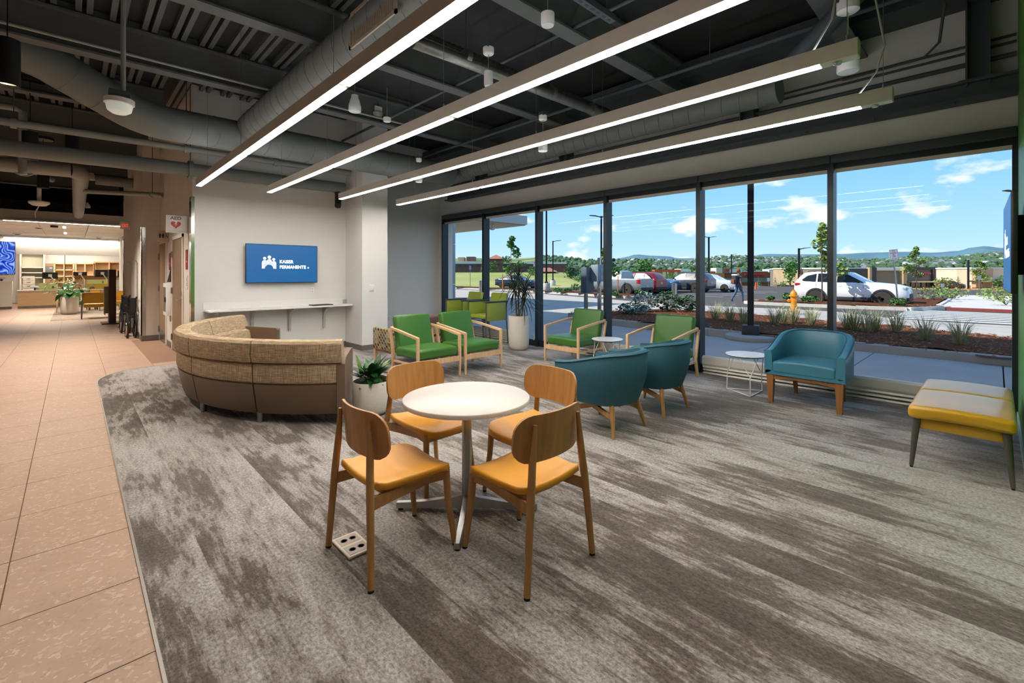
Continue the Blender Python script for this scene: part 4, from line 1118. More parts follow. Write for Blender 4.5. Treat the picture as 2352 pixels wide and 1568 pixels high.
pipe('sprinkler main with couplings at the upper left', [(-2.5, 10.3, 4.0), (-.62, 10.3, 4.0), (-.55, 10.3, 3.95), (-.55, 10.3, 3.0)], .05, clamps=[(-1.6, 10.3, 4.0), (-.9, 10.3, 4.0)])
pipe('slanting sprinkler branch at the upper left', [(-1.15, 8.0, 4.1), (-1.05, 10.4, 3.95), (-.95, 12.5, 3.85)], .035)
pipe('angled grey pipe deep in the lobby ceiling', [(-1.4, 12.8, 3.9), (-.35, 15.6, 3.72)], .06)
pipe('thin pale conduit along the beam at the upper left', [(-2.5, 7.2, 4.12), (4.5, 7.25, 4.13)], .018)
pipe('sprinkler line crossing above the linear lights', [(5.6, -.4, 4.05), (5.6, 9.8, 4.05)], .025, steel_dark, clamps=[(5.6, 2.4, 4.05), (5.6, 5.2, 4.05)])
pipe('second sprinkler line above the linear lights', [(3.9, -.4, 4.12), (3.9, 9, 4.12)], .022, steel_dark)
pipe('third thin line above the second linear light', [(2.9, -.4, 4.2), (2.9, 9, 4.2)], .018, steel_dark)
pipe('large storm pipe with elbow at the upper right', [(3.9, -.02, 4.1), (5.0, .72, 4.1), (5.1, .80, 4.08), (5.12, .86, 4.0), (5.3, 1.5, 3.58)], .085, steel_dark, 'storm_pipe', 16)
for i, z in enumerate((3.87, 3.80, 3.66)):
    pipe(('upper grey conduit along the white wall over the windows', 'middle grey conduit along the white wall over the windows', 'lower grey pipe along the white wall over the windows')[i], [(6.82 - .05 * (i == 2), -.14, z), (6.82 - .05 * (i == 2), 3.2 if i < 2 else 9.3, z - .02)], (.014, .014, .024)[i], steel_dark)
pipe('pair of thin conduits bending up at the upper right', [(6.8, 1.3, 3.84), (6.8, .55, 3.86), (6.7, .42, 3.95), (6.5, .35, 4.4)], .014, steel_dark)
# flexible duct and silver pipe crossing between the lights
def corr(path, r, mt, label, pitch=.035):
    t = thing('flexible_duct', label, 'duct', path[0]); a, b_ = Vector(path[0]), Vector(path[1]); d = b_ - a; n = int(d.length / pitch)
    q = MB(); q.tube([d * (i / n) for i in range(n + 1)], [r * (1.0 if i % 2 else .88) for i in range(n + 1)], 12); q.build('sleeve', mt, t, 20); return t
corr([(2.36, 4.05, 3.88), (5.95, 4.0, 3.86)], .075, mat('dull_foil', '#6b675f', .4, .6, var=.1), 'ribbed flexible duct crossing above the middle lights')
t = pipe('silver wrapped pipe bundle under the flexible duct', [(2.36, 3.85, 3.70), (5.5, 3.85, 3.74), (5.9, 3.87, 3.78), (6.1, 3.88, 3.82)], .062, galv, 'wrapped_pipe', 14, clamps=[(3.0, 3.85, 3.755), (4.35, 3.85, 3.745), (5.2, 3.85, 3.745)])
# strut channel with slots
t = thing('strut_channel', 'slotted steel strut channel hung above the second light', 'channel', (3.0, 2.5, 3.85)); q = MB(); q.box(-.7, .7, -.035, .035, 0, .06); q.build('rail', steel_dark, t, smooth=0)
sl = MB(); sl.box(-.02, .02, -.012, .012, -.0015, .001); sm2 = sl.mesh('slot', black_p, 0)
for i in range(16): inst('slot', sm2, t, (-.64 + .085 * i, 0, 0))
for x in (-.6, .6): MB().cyl((x, 0, .06), (x, 0, .75), .006, n=6).build('hanger_rod', steel_dark, t)
# round pendant sensors and speakers
def pend(label, p, r, h, cap, drop, style='can'):
    """a small white can hung from a junction box by a thin cord"""
    t = thing('pendant_fixture', label, 'fixture', p)
    if style == 'can': prof = [(r * .93, 0), (r, .01), (r * .96, h * .5), (r * .86, h), (0, h)]
    elif style == 'bell': prof = [(r * .94, 0), (r, .012), (r * .97, h * .35), (r * .72, h * .72), (r * .55, h * .86), (r * .55, h), (0, h)]
    else: prof = [(r * .9, 0), (r, .01), (r, h), (0, h)]
    q = MB(); q.lathe(prof, 24); q.build('shade', white_p, t, 50)
    q = MB(); q.lathe([(0, .004), (r * .86, .004), (r * .9, -.003), (0, -.004)], 20); q.build('grille', mat('pale_grille', '#cfd4d4', .6), t)
    q = MB(); q.cyl((0, 0, h), (0, 0, h + drop), .0035, n=6); q.build('cord', mat('pale_cord', '#8e8b80', .5), t)
    if cap:
        q = MB(); q.lathe([(cap * .8, 0), (cap, .012), (cap, cap * 1.2), (0, cap * 1.2)], 20, (0, 0, h + drop)); q.build('canopy', white_p, t, 50)
        q = MB(); q.cbox((0, 0, h + drop + cap * 1.5), (cap * 1.6, cap * 1.6, cap * .9)); q.build('junction_box', steel_dark, t, smooth=0)
    return t
pend('white bell speaker hanging between the first and second lights', at(815, 256, 5.7), .075, .20, 0, .55, 'bell')
pend('tapered white speaker hanging beyond the right end of the third light', at(1948, 165, 4.05), .085, .22, .085, .30)
pend('white speaker under the third light near the middle', at(1247, 347, 6.2), .065, .16, .055, .25)
pend('small white speaker below the far end of the third light', at(962, 418, 8.2), .062, .16, .05, .2)
pend('white speaker half hidden above the second light', at(1122, 197, 4.6), .045, .14, .055, .17, 'cyl')
pend('white round sensor cup above the second light', at(1258, 58, 3.55), .052, .09, 0, .15, 'cyl')
pend('tiny pale smoke sensor beyond the first light', at(889, 279, 6.2), .05, .05, 0, .4, 'cyl')
pend('small grey speaker dome over the corridor, nearer one', at(208, 413, 11.5), .11, .17, 0, .5, 'bell')
pend('small grey speaker dome over the corridor, farther one', at(198, 477, 15), .11, .17, 0, .6, 'bell')
pend('round white detector over the corridor pipes', at(206, 354, 10.5), .09, .06, 0, .6, 'cyl')
# dome camera and jar light
t = thing('dome_camera', 'white dome camera on a drop pole in front of the column', 'camera', at(867, 270, 8.0))
q = MB(); q.lathe([(.04, -.02), (.075, .02), (.09, .05), (.09, .08), (.06, .10), (0, .10)], 20); q.build('dome', mat('smoky_white_dome', '#b9b9b2', .3), t)
q = MB(); q.cbox((0, 0, .14), (.13, .09, .09)); q.build('housing', white_p, t, smooth=0); q = MB(); q.cyl((0, 0, .18), (0, 0, 1.2), .02, n=10); q.build('pole', steel_dark, t)
t = thing('pole_light', 'jar-shaped frosted light on a pole in front of the big duct', 'light', at(274, 262, 4.6))
q = MB(); q.lathe([(0, 0), (.06, .005), (.095, .03), (.105, .075), (.105, .10), (0, .10)], 24); q.build('globe', emis('frosted_globe', '#d9dcd2', .35), t, 50)
q = MB(); q.lathe([(.105, .095), (.122, .10), (.122, .145), (0, .145)], 24); q.build('collar', white_p, t)
q = MB(); q.cbox((0, 0, .185), (.16, .12, .08)); q.build('junction_box', steel_dark, t, smooth=0); q = MB(); q.cyl((.03, 0, .22), (.03, 0, 1.5), .021, n=10); q.build('pole', pipe_m, t)
t = thing('dome_camera', 'wide white dome camera hanging over the lobby with a loose cord', 'camera', at(90, 470, 10.5))
q = MB(); q.lathe([(.05, -.03), (.12, -.02), (.15, .01), (.17, .02), (.18, .05), (.17, .075), (.06, .09), (0, .09)], 24); q.build('dome', white_p, t); q = MB(); q.cyl((0, 0, .085), (0, 0, .8), .04, n=12); q.build('pole', white_p, t)
q = MB(); q.tube([(0, 0, -.02), (-.03, 0, -.1), (-.07, 0, -.2), (-.06, 0, -.3)], .009, 6); q.build('cord', white_p, t)
# black cylinder downlights over the lobby (lit)
def downlight(label, p, r, h, drop, watts, canopy=True):
    t = thing('cylinder_downlight', label, 'light', p, group='black cylinder downlights')
    q = MB(); q.lathe([(r * .9, 0.03), (r * .97, 0), (r, 0), (r, h), (0, h)], 24); q.build('shade', black_m, t, 50)
    q = MB(); q.lathe([(0, .03), (r * .88, .03), (r * .88, .034), (0, .034)], 20); q.build('lens', emis('downlight_lens', '#ffd9a8', 6.0), t)
    q = MB(); q.cyl((0, 0, h), (0, 0, h + drop), .005, n=6); q.build('cord', black_p, t)
    if canopy: q = MB(); q.lathe([(r * 1.7, 0), (r * 1.75, .01), (r * 1.75, .05), (0, .05)], 28, (0, 0, h + drop)); q.build('canopy_disc', black_m, t)
    l = bpy.data.lights.new('downlight_beam', 'SPOT'); l.energy = watts; l.color = (1, .88, .76); l.spot_size = 2.2; l.spot_blend = .8; l.shadow_soft_size = .06
    lo = bpy.data.objects.new('downlight_beam', l); C.objects.link(lo); lo.location = (0, 0, -.01); lo.parent = t
    return t
downlight('black cylinder downlight at the top left corner of the view', at(17, 197, 4.2), .085, .42, .7, 170)
downlight('black cylinder downlight in front of the grey pipes', at(69, 366, 6.6), .085, .39, .72, 200)
downlight('black cylinder downlight behind the dome camera', at(99, 432, 9.2), .09, .36, .6, 600)
downlight('black cylinder downlight deepest in the lobby', at(125, 522, 15.5), .1, .42, .9, 420)
downlight('black cylinder downlight over the corridor before the restroom doors', (.0, 10.2, 3.3), .085, .42, .6, 260)
downlight('black cylinder downlight over the tile walkway behind the camera', (-2.4, 1.0, 3.2), .085, .42, .7, 150)
downlight('black cylinder downlight over the tile walkway left of the view', (-2.4, 6.5, 3.2), .085, .42, .7, 150)
downlight('black cylinder downlight over the walkway behind the carpet', (-.6, -2.2, 3.2), .085, .42, .7, 270)

# ================================================================== the lobby beyond
def onY(u, v, Y):
    r = (u - 1176) / FPX; t_ = Y / (CF - SF * r)
    return Vector(((SF + CF * r) * t_, Y, EYE + (628 - v) / FPX * t_))
# dropped acoustic ceiling
pan = mat('white_acoustic_panel', '#e6e3df', .9, var=.03, vs_=60, spec=.1)
q = MB(); q.box(-6.6, 1.6, 20.45, 20.6, 3.08, 3.42); sof = struct(q.build('trim_5', warm_wall, smooth=0), 'pale fascia at the front of the lowered lobby ceiling', 'soffit')
q = MB(); q.box(-6.6, 1.6, 20.6, 28.4, 3.13, 3.2); o = q.build('grid_backing', mat('grey_ceiling_grid', '#8d8a86', .7), sof, smooth=0)
pm = MB(); pm.rbox(-.592, .592, -.942, .942, 3.095, 3.135, .006, k=1); pme = pm.mesh('ceiling_panel', pan, 0)
for i in range(6):
    for j in range(4): inst('ceiling_panel', pme, sof, (1.0 - 1.2 * i, 21.6 + 1.95 * j, 0))
strip = emis('cool_white_strip', '#fff1df', 45.0)
def strip_light(label, loc, L, ax='x', w=.045, gr='lobby ceiling strip lights'):
    t = thing('strip_light', label, 'light', loc, group=gr)
    d = (L / 2, w) if ax == 'x' else (w, L / 2)
    q = MB(); q.box(-d[0], d[0], -d[1], d[1], 0, .05); q.build('housing', white_p, t, smooth=0)
    q = MB(); q.box(-d[0] + .01, d[0] - .01, -d[1] + .01, d[1] - .01, -.004, .002); q.build('lens', strip, t, smooth=0)
    return t
strip_light('long strip light along the front edge of the lowered lobby ceiling', (-.0, 20.4, 3.07), 3.0)
strip_light('long strip light above the reception opening', (-.25, 28.25, 2.98), 3.6)
strip_light('short strip light set in the lobby ceiling, nearer one', (-.2, 22.4, 3.088), .9, 'y')
strip_light('short strip light set in the lobby ceiling, farther one', (-.2, 25.6, 3.088), .9, 'y')
strip_light('strip light added to brighten the reception office, nearer one', (-.4, 30.0, 3.04), 3.6, 'x', .15)  # this pair is unseen, added to light the dark reception office
strip_light('strip light added to brighten the reception office, farther one', (-.4, 32.2, 3.04), 3.6, 'x', .15)
for x, y, lab in ((-.85, 23.0, 'round black ceiling speaker left of the short strip lights'), (-1.6, 27.2, 'round black ceiling fixture at the lobby left corner'), (.85, 27.6, 'small black ceiling fixture near the reception light')):
    t = thing('ceiling_fixture', lab, 'fixture', (x, y, 3.06)); q = MB(); q.lathe([(.1, 0), (.13, .012), (.13, .036), (0, .036)], 18); q.build('ring', white_p, t); q = MB(); q.lathe([(0, -.03), (.07, -.02), (.1, .002), (0, .004)], 16); q.build('dome', black_p, t)
for k, (x, y) in enumerate(((-1.4, 22.4), (.55, 21.6), (-1.4, 25.6), (.9, 25.2), (-.2, 24.0))):  # invented downlights, added so their bounce brightens the lowered ceiling
    t = thing('added_downlight', ('added fill downlight at the left front of the lowered lobby ceiling', 'added fill downlight at the right front of the lowered lobby ceiling', 'added fill downlight at the left back of the lowered lobby ceiling', 'added fill downlight at the right back of the lowered lobby ceiling', 'added fill downlight in the middle of the lowered lobby ceiling')[k], 'light', (x, y, 3.085), group='added lobby fill downlights')
    q = MB(); q.lathe([(.05, 0), (.075, 0), (.075, .012), (.05, .012)], 18); q.build('trim_ring', white_p, t); q = MB(); q.lathe([(0, .002), (.05, .002), (.05, .008), (0, .008)], 16); q.build('lens', emis('added_downlight_lens', '#ffe6c8', 8.0), t)
    l = bpy.data.lights.new('added_fill_beam', 'SPOT'); l.energy = 180; l.color = (1, .9, .78); l.spot_size = 2.3; l.spot_blend = .7; l.shadow_soft_size = .05; lo = bpy.data.objects.new('added_fill_beam', l); C.objects.link(lo); lo.location = (0, 0, -.01); lo.parent = t
q = MB(); q.box(-6.6, 1.6, 28.62, 33.7, 3.1, 3.2); struct(q.build('trim_6', pan, smooth=0))
# wall screen with blue swirls
m, nt, b, N = nodes_of('blue_swirl_screen')
tc = N('ShaderNodeTexCoord'); ns = N('ShaderNodeTexNoise'); ns.inputs['Scale'].default_value = 1.6; ns.inputs['Detail'].default_value = 1; nt.links.new(tc.outputs['Object'], ns.inputs['Vector'])
ad = N('ShaderNodeMix', data_type='RGBA', blend_type='LINEAR_LIGHT'); ad.inputs[0].default_value = .9; nt.links.new(tc.outputs['Object'], ad.inputs[6]); nt.links.new(ns.outputs['Color'], ad.inputs[7])
wv = N('ShaderNodeTexWave'); wv.inputs['Scale'].default_value = 2.6; wv.inputs['Distortion'].default_value = 3; nt.links.new(ad.outputs[2], wv.inputs['Vector'])
c_ = ramp(nt, wv.outputs['Fac'], [(.1, '#0a2fb0'), (.45, '#1f5df0'), (.8, '#5f9bff'), (1, '#a9cbff')])
nt.links.new(c_, b.inputs['Emission Color']); b.inputs['Base Color'].default_value = (.01, .01, .02, 1); b.inputs['Emission Strength'].default_value = .9
t = thing('wall_screen', 'portrait wall screen showing blue swirls at the far left', 'screen', (onY(5, 600, 28.34)[0] - .05, 28.34, onY(5, 592, 28.34)[2]))
q = MB(); q.rbox(-.42, .42, 0, .05, -.68, .68, .01, k=1); q.build('case', black_p, t); q = MB(); q.box(-.405, .405, -.003, .003, -.665, .665); q.build('screen', m, t, smooth=0)
t = thing('wall_notice', 'white notice card below the blue swirl screen', 'sign', (onY(14, 637, 28.38)[0], 28.38, onY(14, 637, 28.38)[2]))
q = MB(); q.box(-.24, .24, 0, .02, -.16, .16); q.build('panel', sign_w, t, smooth=0)
for z, w_ in ((.11, .2), (-.03, .14)): q = MB(); q.box(-.2, -.2 + w_ * 1.3, -.001, .001, z - .012, z + .012); q.build('print_line', grey_ink, t, smooth=0)
q = MB(); q.lathe([(.03, 0), (.045, 0), (.045, .001), (.03, .001)], 16, m=T(-.13, -.0005, -.1) @ RX(PI / 2)); q.build('print_emblem', ink, t, smooth=0)
# reception counter
def rx(u, Y=28.4): return onY(u, 660, Y)[0]
x0, x1 = rx(40), 1.58
t = thing('reception_counter', 'long pale oak reception counter with a white top in the lobby', 'counter', ((x0 + x1) / 2, 28.7, 0)); L = (x1 - x0) / 2
q = MB(); q.box(-L, L, -.28, .3, .1, .72); q.build('front', pale_lam, t, smooth=0)
q = MB(); q.box(-L - .02, L, -.34, .36, .72, .77); q.build('worktop', offw, t, smooth=0)
q = MB(); q.box(-L, L, -.2, .3, 0, .1); q.build('toe_kick', satin, t, smooth=0)
lime_p = mat('lime_glass_panel', '#c3cf8a', .3, var=.02); gold_p = mat('gold_glass_panel', '#b99a35', .3, var=.02)
for u0, u1, v0, v1, mt, lab, dg in ((90, 133, 650, 660, lime_p, 'pale lime desk screen on the reception counter, left one', '4'), (200, 249, 642, 661, gold_p, 'gold and lime desk screen numbered 3 on the reception counter', '3')):
    a, c_ = onY(u0, v0, 28.5), onY(u1, v1, 28.5)
    t = thing('desk_screen', lab, 'screen panel', ((a.x + c_.x) / 2, 28.5, .77), group='reception desk screens'); w_ = (c_.x - a.x) / 2; h_ = a.z - .77
    q = MB(); q.box(-w_, w_, -.008, .008, 0, h_); q.build('panel', mt, t, smooth=0)
    if dg == '3': q = MB(); q.box(-w_, w_, -.011, -.008, h_ * .55, h_); q.build('upper_band', lime_p, t, smooth=0)
    text('numeral', dg, .16, ink, t, T(w_ * .45, -.012, h_ * (.6 if dg == '3' else .2)) @ RX(PI / 2), .002, 'CENTER')
# monitors on arms
def monitor(label, u0, u1, v0, v1, Y):
    a, c_ = onY(u0, v0, Y), onY(u1, v1, Y); cx = (a.x + c_.x) / 2; cz = (a.z + c_.z) / 2; w_ = (c_.x - a.x) / 2; h_ = (a.z - c_.z) / 2
    t = thing('monitor', label, 'monitor', (cx, Y, .77), group='reception monitors seen from behind'); cz -= .77
    q = MB(); q.rbox(-w_, w_, -.03, .02, cz - h_, cz + h_, .01, k=1); q.build('case', black_p, t)
    q = MB(); q.tube([(w_ * .6, -.06, 0), (w_ * .6, -.08, cz * .6), (0, -.09, cz), (0, -.03, cz)], .022, 8); q.build('arm', white_p, t)
    q = MB(); q.cbox((0, -.04, cz), (.12, .03, .12)); q.build('bracket', white_p, t, smooth=0)
monitor('black monitor on the reception counter nearest the white shelves', 97, 133, 625, 640, 29.2)
monitor('black monitor in the middle of the reception desks', 168, 200, 624, 633, 29.4)
monitor('black monitor above the desk screen numbered 3', 218, 252, 619, 636, 29.2)
monitor('black monitor at the right end of the reception desks', 270, 288, 621, 637, 29.2)
# white shelf unit, drawers and pale cabinets
t = thing('shelf_unit', 'tall white open shelf unit behind the reception counter', 'shelves', (onY(75, 620, 33.2).x, 33.3, 0)); w_ = (onY(102, 620, 33.2).x - onY(48, 620, 33.2).x) / 2
for sx in (-1, 1): MB().box(sx * w_ - .03, sx * w_ + .03, -.25, .3, 0, 2.62).build('side_panel', offw, t, smooth=0)
q = MB(); q.box(-w_, w_, .26, .3, 0, 2.62); q.build('back_panel', mat('pale_green_grey_panel', '#b9bba6', .6), t, smooth=0)
for z in (.77, 1.28, 1.52, 1.78, 2.6): MB().box(-w_, w_, -.25, .28, z - .025, z + .025).build('shelf', offw, t, smooth=0)
a = onY(52, 634, 31); c_ = onY(79, 654, 31)
t = thing('drawer_cabinet', 'white drawer cabinet on the desk behind the counter', 'cabinet', ((a.x + c_.x) / 2, 31, 0)); w_ = (c_.x - a.x) / 2
q = MB(); q.box(-w_, w_, 0, .5, 0, a.z); q.build('body', offw, t, smooth=0)
for k in range(3): q = MB(); z = a.z - .14 - .17 * k; q.box(-w_ + .02, w_ - .02, -.012, 0, z - .065, z + .065); d_ = q.build('drawer', offw, t, smooth=0); q = MB(); q.box(-.06, .06, -.03, -.012, z + .02, z + .035); q.build('handle', satin, d_, smooth=0)
cabm = pale_lam
for u0, u1, lab, nsh in ((125, 169, 'pale oak wall cabinet with open shelves behind reception, left one', 3), (174, 216, 'pale oak wall cabinet with open shelves behind reception, middle one', 1), (217, 284, 'pale oak wall cabinet with a wide top behind reception, right one', 1)):
    a = onY(u0, 604, 33.2); c_ = onY(u1, 604, 33.2); t = thing('wall_cabinet', lab, 'cabinet', ((a.x + c_.x) / 2, 33.4, 1.2), group='pale oak wall cabinets'); w_ = (c_.x - a.x) / 2; zt = a.z - 1.2 + (.08 if u0 == 217 else 0)
    q = MB(); q.box(-w_, w_, .18, .22, -.4 if nsh == 3 else .2, zt); q.build('back_panel', pale_lam, t, smooth=0)
    for sx in (-1, 1): MB().box(sx * w_ - .03, sx * w_ + .03, -.2, .2, -.4 if nsh == 3 else .2, zt).build('side_panel', cabm, t, smooth=0)
    MB().box(-.025, .025, -.19, .2, -.4 if nsh == 3 else .2, zt).build('divider', cabm, t, smooth=0)
    for k in range(nsh + 1): z = zt - .02 - k * (zt - .22) / max(1, 1) * (1 if nsh == 1 else .55); MB().box(-w_, w_, -.2, .2, z - .03, z + .03).build('shelf', cabm, t, smooth=0)
q = MB(); q.box(-1.2, 1.58, 33.63, 33.69, .2, 2.0); o = q.build('back_panelling', mat('tan_office_panel', '#b99a74', .7, var=.04)); tag(o, 'tan panelling on the wall behind the reception desks', 'panelling')
a = onY(112, 620, 33.4)
t = thing('notice_board', 'grey notice board on the tan panelling', 'board', (a.x, 33.55, a.z)); q = MB(); q.box(-.2, .2, 0, .03, -.2, .2); q.build('panel', mat('blue_grey_board', '#7f858c', .7), t, smooth=0); q = MB(); q.box(.02, .13, -.004, 0, .08, .13); q.build('note', sign_w, t, smooth=0)
q = MB(); q.cyl((0, 0, 0), (0, 0, 2.2), .012, n=8); o = q.build('support_rod', steel_dark); a = onY(149, 640, 28.7); o.location = (a.x, 28.75, .77); o.scale = (1, 1, .7); tag(o, 'thin steel rod from the counter to the opening', 'rod')
t = thing('payment_terminal', 'small black payment terminal on the counter left end', 'terminal', (onY(80, 655, 28.5).x, 28.55, .77)); q = MB(); q.cyl((0, 0, 0), (0, 0, .12), .03, n=10); q.build('stem', black_p, t); q = MB(); q.box(-.12, .12, -.08, .08, 0, .02, T(0, 0, .13) @ RX(.5)); q.build('screen', black_p, t, smooth=0)
# brown kiosk slab
t = thing('kiosk', 'tall brown upright kiosk slab on a flat base at the wall end', 'kiosk', (.86, 18.25, 0))
km = wood('dark_brown_laminate', '#4f3728', '#5d4434', sc_=12)
q = MB(); q.rbox(-.08, .08, -.3, .3, .03, 1.6, .01, k=1); q.build('slab', km, t); q = MB(); q.box(-.24, .22, -.4, .4, 0, .03); q.build('base_plate', km, t, smooth=0)
q = MB(); q.rbox(-.18, -.08, -.1, .25, .3, 1.1, .01, k=1); q.build('side_box', mat('pale_tan_panel', '#b9a58d', .6), t)
# lobby chairs
def yel_chair(label, loc, rz):
    t = thing('lobby_chair', label, 'chair', loc, rz, 'yellow lobby armchairs')
    q = MB(); q.rbox(-.33, .33, -.28, .28, .36, .48, .03, k=2); q.build('seat', yellow_v, t)
    q = MB(); q.rbox(-.34, .34, .27, .33, .5, .83, .015, k=2); q.build('backrest', yellow_v, t)
    q = MB(); q.box(-.37, .37, .26, .34, .83, .86); q.build('top_rail', ash, t, smooth=0)
    sm = mat('grey_steel_tube', '#8c8a86', .35, .9, var=.03)
    for sx in (-1, 1):
        for y0, y1 in ((.36, .31), (-.32, -.28)):
            q = MB(); q.tube([(sx * .38, y0, 0), (sx * .36, y1, .5), (sx * .355, y1, .84 if y0 > 0 else .62)], .018, 8); q.build('leg', sm, t)
        q = MB(); q.rbox(sx * .36 - .02, sx * .36 + .02, -.3, .3, .61, .64, .008, k=1); q.build('arm', ash, t)
    return t
y0_ = yel_chair('yellow lobby armchair seen from behind, next to the brown kiosk', (.60, 20.85, 0), PI + .0)
dup(y0_, (1.22, 22.2, 0), PI, 'yellow lobby armchair half hidden behind the brown kiosk')
dup(y0_, (.95, 24.9, 0), 2.0, 'yellow lobby armchair deepest in the waiting area, turned sideways')
dup(g0, (.0, 24.3, 0), .25, 'leaf green lounge chair in the lobby behind the large potted plant', 'green vinyl lounge chairs with ash frames')
# big lobby plant
t = planter('large pale planter with a broad-leaved plant in the lobby', (-.07, 23.3, 0), .25, .62, 'lobby_planter')
Rl = random.Random(5)
for i in range(20):
    az = Rl.uniform(0, 2 * PI); L = Rl.uniform(.3, .5); q = MB(); h_ = Rl.uniform(.15, .55)
    tip = Vector((.22 * math.cos(az), .22 * math.sin(az), .6 + h_))
    q.tube([(0, 0, .6), (tip.x * .5, tip.y * .5, .6 + h_ * .6), tuple(tip)], .009, 5); q.build('stalk', mat('green_stalk', '#3f6b34', .5), t)
    q = MB(m=T(*tip) @ RZ(az) @ RY(-Rl.uniform(-.3, .6))); q.add(*leafmesh(L, L * .26, L * .5, wave=.01)); q.build('leaf', leaf_d, t, 80, recalc=False)
for i in range(110):
    az = Rl.uniform(0, 2 * PI); rr = Rl.uniform(.1, .62); h_ = Rl.uniform(.2, .82) - .25 * rr; L = Rl.uniform(.09, .17)
    q = MB(m=T(rr * math.cos(az), rr * math.sin(az), .62 + h_) @ RZ(az + Rl.uniform(-1, 1)) @ RY(-Rl.uniform(-.8, .6))); q.add(*leafmesh(L, L * .2, L * .3, n=4)); q.build('leaf', leaf_d if i % 3 else leaf_y, t, 80, recalc=False)

# person seated low behind the yellow chair (only the head shows)
def skin_body(name, verts, edges, radii, material, parent, sub=2):
    me = bpy.data.meshes.new(name); me.from_pydata(verts, edges, []); ob = bpy.data.objects.new(name, me); C.objects.link(ob)
    sk = ob.modifiers.new('skin', 'SKIN'); sk.use_smooth_shade = True; sk.branch_smoothing = .4
    lay = me.skin_vertices[0].data if me.skin_vertices else None
    if lay is None:
        bm = bmesh.new(); bm.from_mesh(me); bm.verts.layers.skin.verify(); bm.to_mesh(me); bm.free(); lay = me.skin_vertices[0].data
    for i, r in enumerate(radii):
        lay[i].radius = r if isinstance(r, tuple) else (r, r)
    lay[0].use_root = True
    ss = ob.modifiers.new('sub', 'SUBSURF'); ss.levels = sub; ss.render_levels = sub
    bpy.context.view_layer.update(); dg = bpy.context.evaluated_depsgraph_get()
    m2 = bpy.data.meshes.new_from_object(ob.evaluated_get(dg)); bpy.data.objects.remove(ob)
    m2.materials.clear()
    for mm in (material if isinstance(material, (list, tuple)) else [material]): m2.materials.append(mm)
    m2.polygons.foreach_set('use_smooth', [True] * len(m2.polygons))
    o = bpy.data.objects.new(name, m2); C.objects.link(o); o.parent = parent
    return o
skin_t = mat('skin', '#b98468', .6, var=.05); hair_d = mat('dark_brown_hair', '#2a1b14', .6, var=.3, vs_=60, stretch=(1, 1, .2))
def head(parent, c, hair, long=False, yaw=0, sc_=1.0):
    """face towards local -Y; c = centre of the skull"""
    M = T(*c) @ RZ(yaw) @ Matrix.Scale(sc_, 4)
    q = MB(m=M); q.ball((0, 0, 0), .1, 18, (.76, .95, 1.12)); q.ball((0, -.02, -.065), .062, 14, (.9, .95, .9))
    q.loft([[(-.012, -.085, .01), (.012, -.085, .01), (.004, -.088, .03), (-.004, -.088, .03)], [(-.016, -.105, -.022), (.016, -.105, -.022), (.004, -.098, .0), (-.004, -.098, .0)]])
    for sx in (-1, 1): q.ball((sx * .078, .01, -.005), .02, 8, (.4, .8, 1.3))
    h_ = q.build('head', skin_t, parent, 80)
    e_ = MB(m=M)
    for sx in (-1, 1): e_.ball((sx * .032, -.085, .012), .011, 8, (1.2, .5, .8))
    e_.build('eyes', mat('dark_eye', '#241b18', .3), h_)
    e_ = MB(m=M); e_.ball((0, -.082, -.055), .02, 8, (1.2, .3, .35)); e_.build('mouth', mat('lip', '#8f5148', .5), h_)
    q = MB(m=M)
    q.ball((0, .014, .026), .108, 18, (.80, .98, 1.0))
    if long:
        q.ball((-.07, .02, -.06), .05, 10, (.6, 1, 2.0)); q.ball((.07, .02, -.06), .05, 10, (.6, 1, 2.0)); q.ball((0, .06, -.05), .07, 10, (1.1, .7, 1.8))
    q.build('hair', hair, h_, 80)
    return h_
t = thing('person', 'person with long dark hair seated low behind the yellow lobby chair', 'person', (.59, 25.6, 0), 0)
skin_body('body', [(0, .0, .36), (0, .02, .52), (0, .01, .66), (0, 0, .70), (-.13, 0, .64), (.13, 0, .64), (-.17, -.08, .46), (.17, -.08, .46), (-.08, -.22, .40), (.08, -.22, .40), (-.09, -.3, .37), (.09, -.3, .37), (-.09, -.31, .08), (.09, -.31, .08), (-.09, -.4, .04), (.09, -.4, .04)],
          [(0, 1), (1, 2), (2, 3), (2, 4), (2, 5), (4, 6), (5, 7), (6, 8), (7, 9), (0, 10), (0, 11), (10, 12), (11, 13), (12, 14), (13, 15)], [.10, .11, .10, .045, .045, .045, .035, .035, .028, .028, .06, .06, .04, .04, .035, .035], mat('dark_knit_clothes', '#3a3433', .8), t)
q = MB(); q.cyl((0, 0, .68), (0, -.005, .76), .042, .04, n=12); q.build('neck', skin_t, t)
head(t, (0, -.01, .83), hair_d, True, .1)
q = MB(); q.rbox(-.2, .2, -.22, .2, .22, .30, .02, k=2); o = q.build('low_stool', mat('grey_stool', '#6b6a68', .7)); o.location = (.59, 25.62, 0); tag(o, 'low grey stool under the seated person', 'stool')
for sx in (-1, 1):
    for sy in (-1, 1): MB().cyl((sx * .16, sy * .17, 0), (sx * .16, sy * .17, .23), .014, n=8).build('leg', black_m, o)

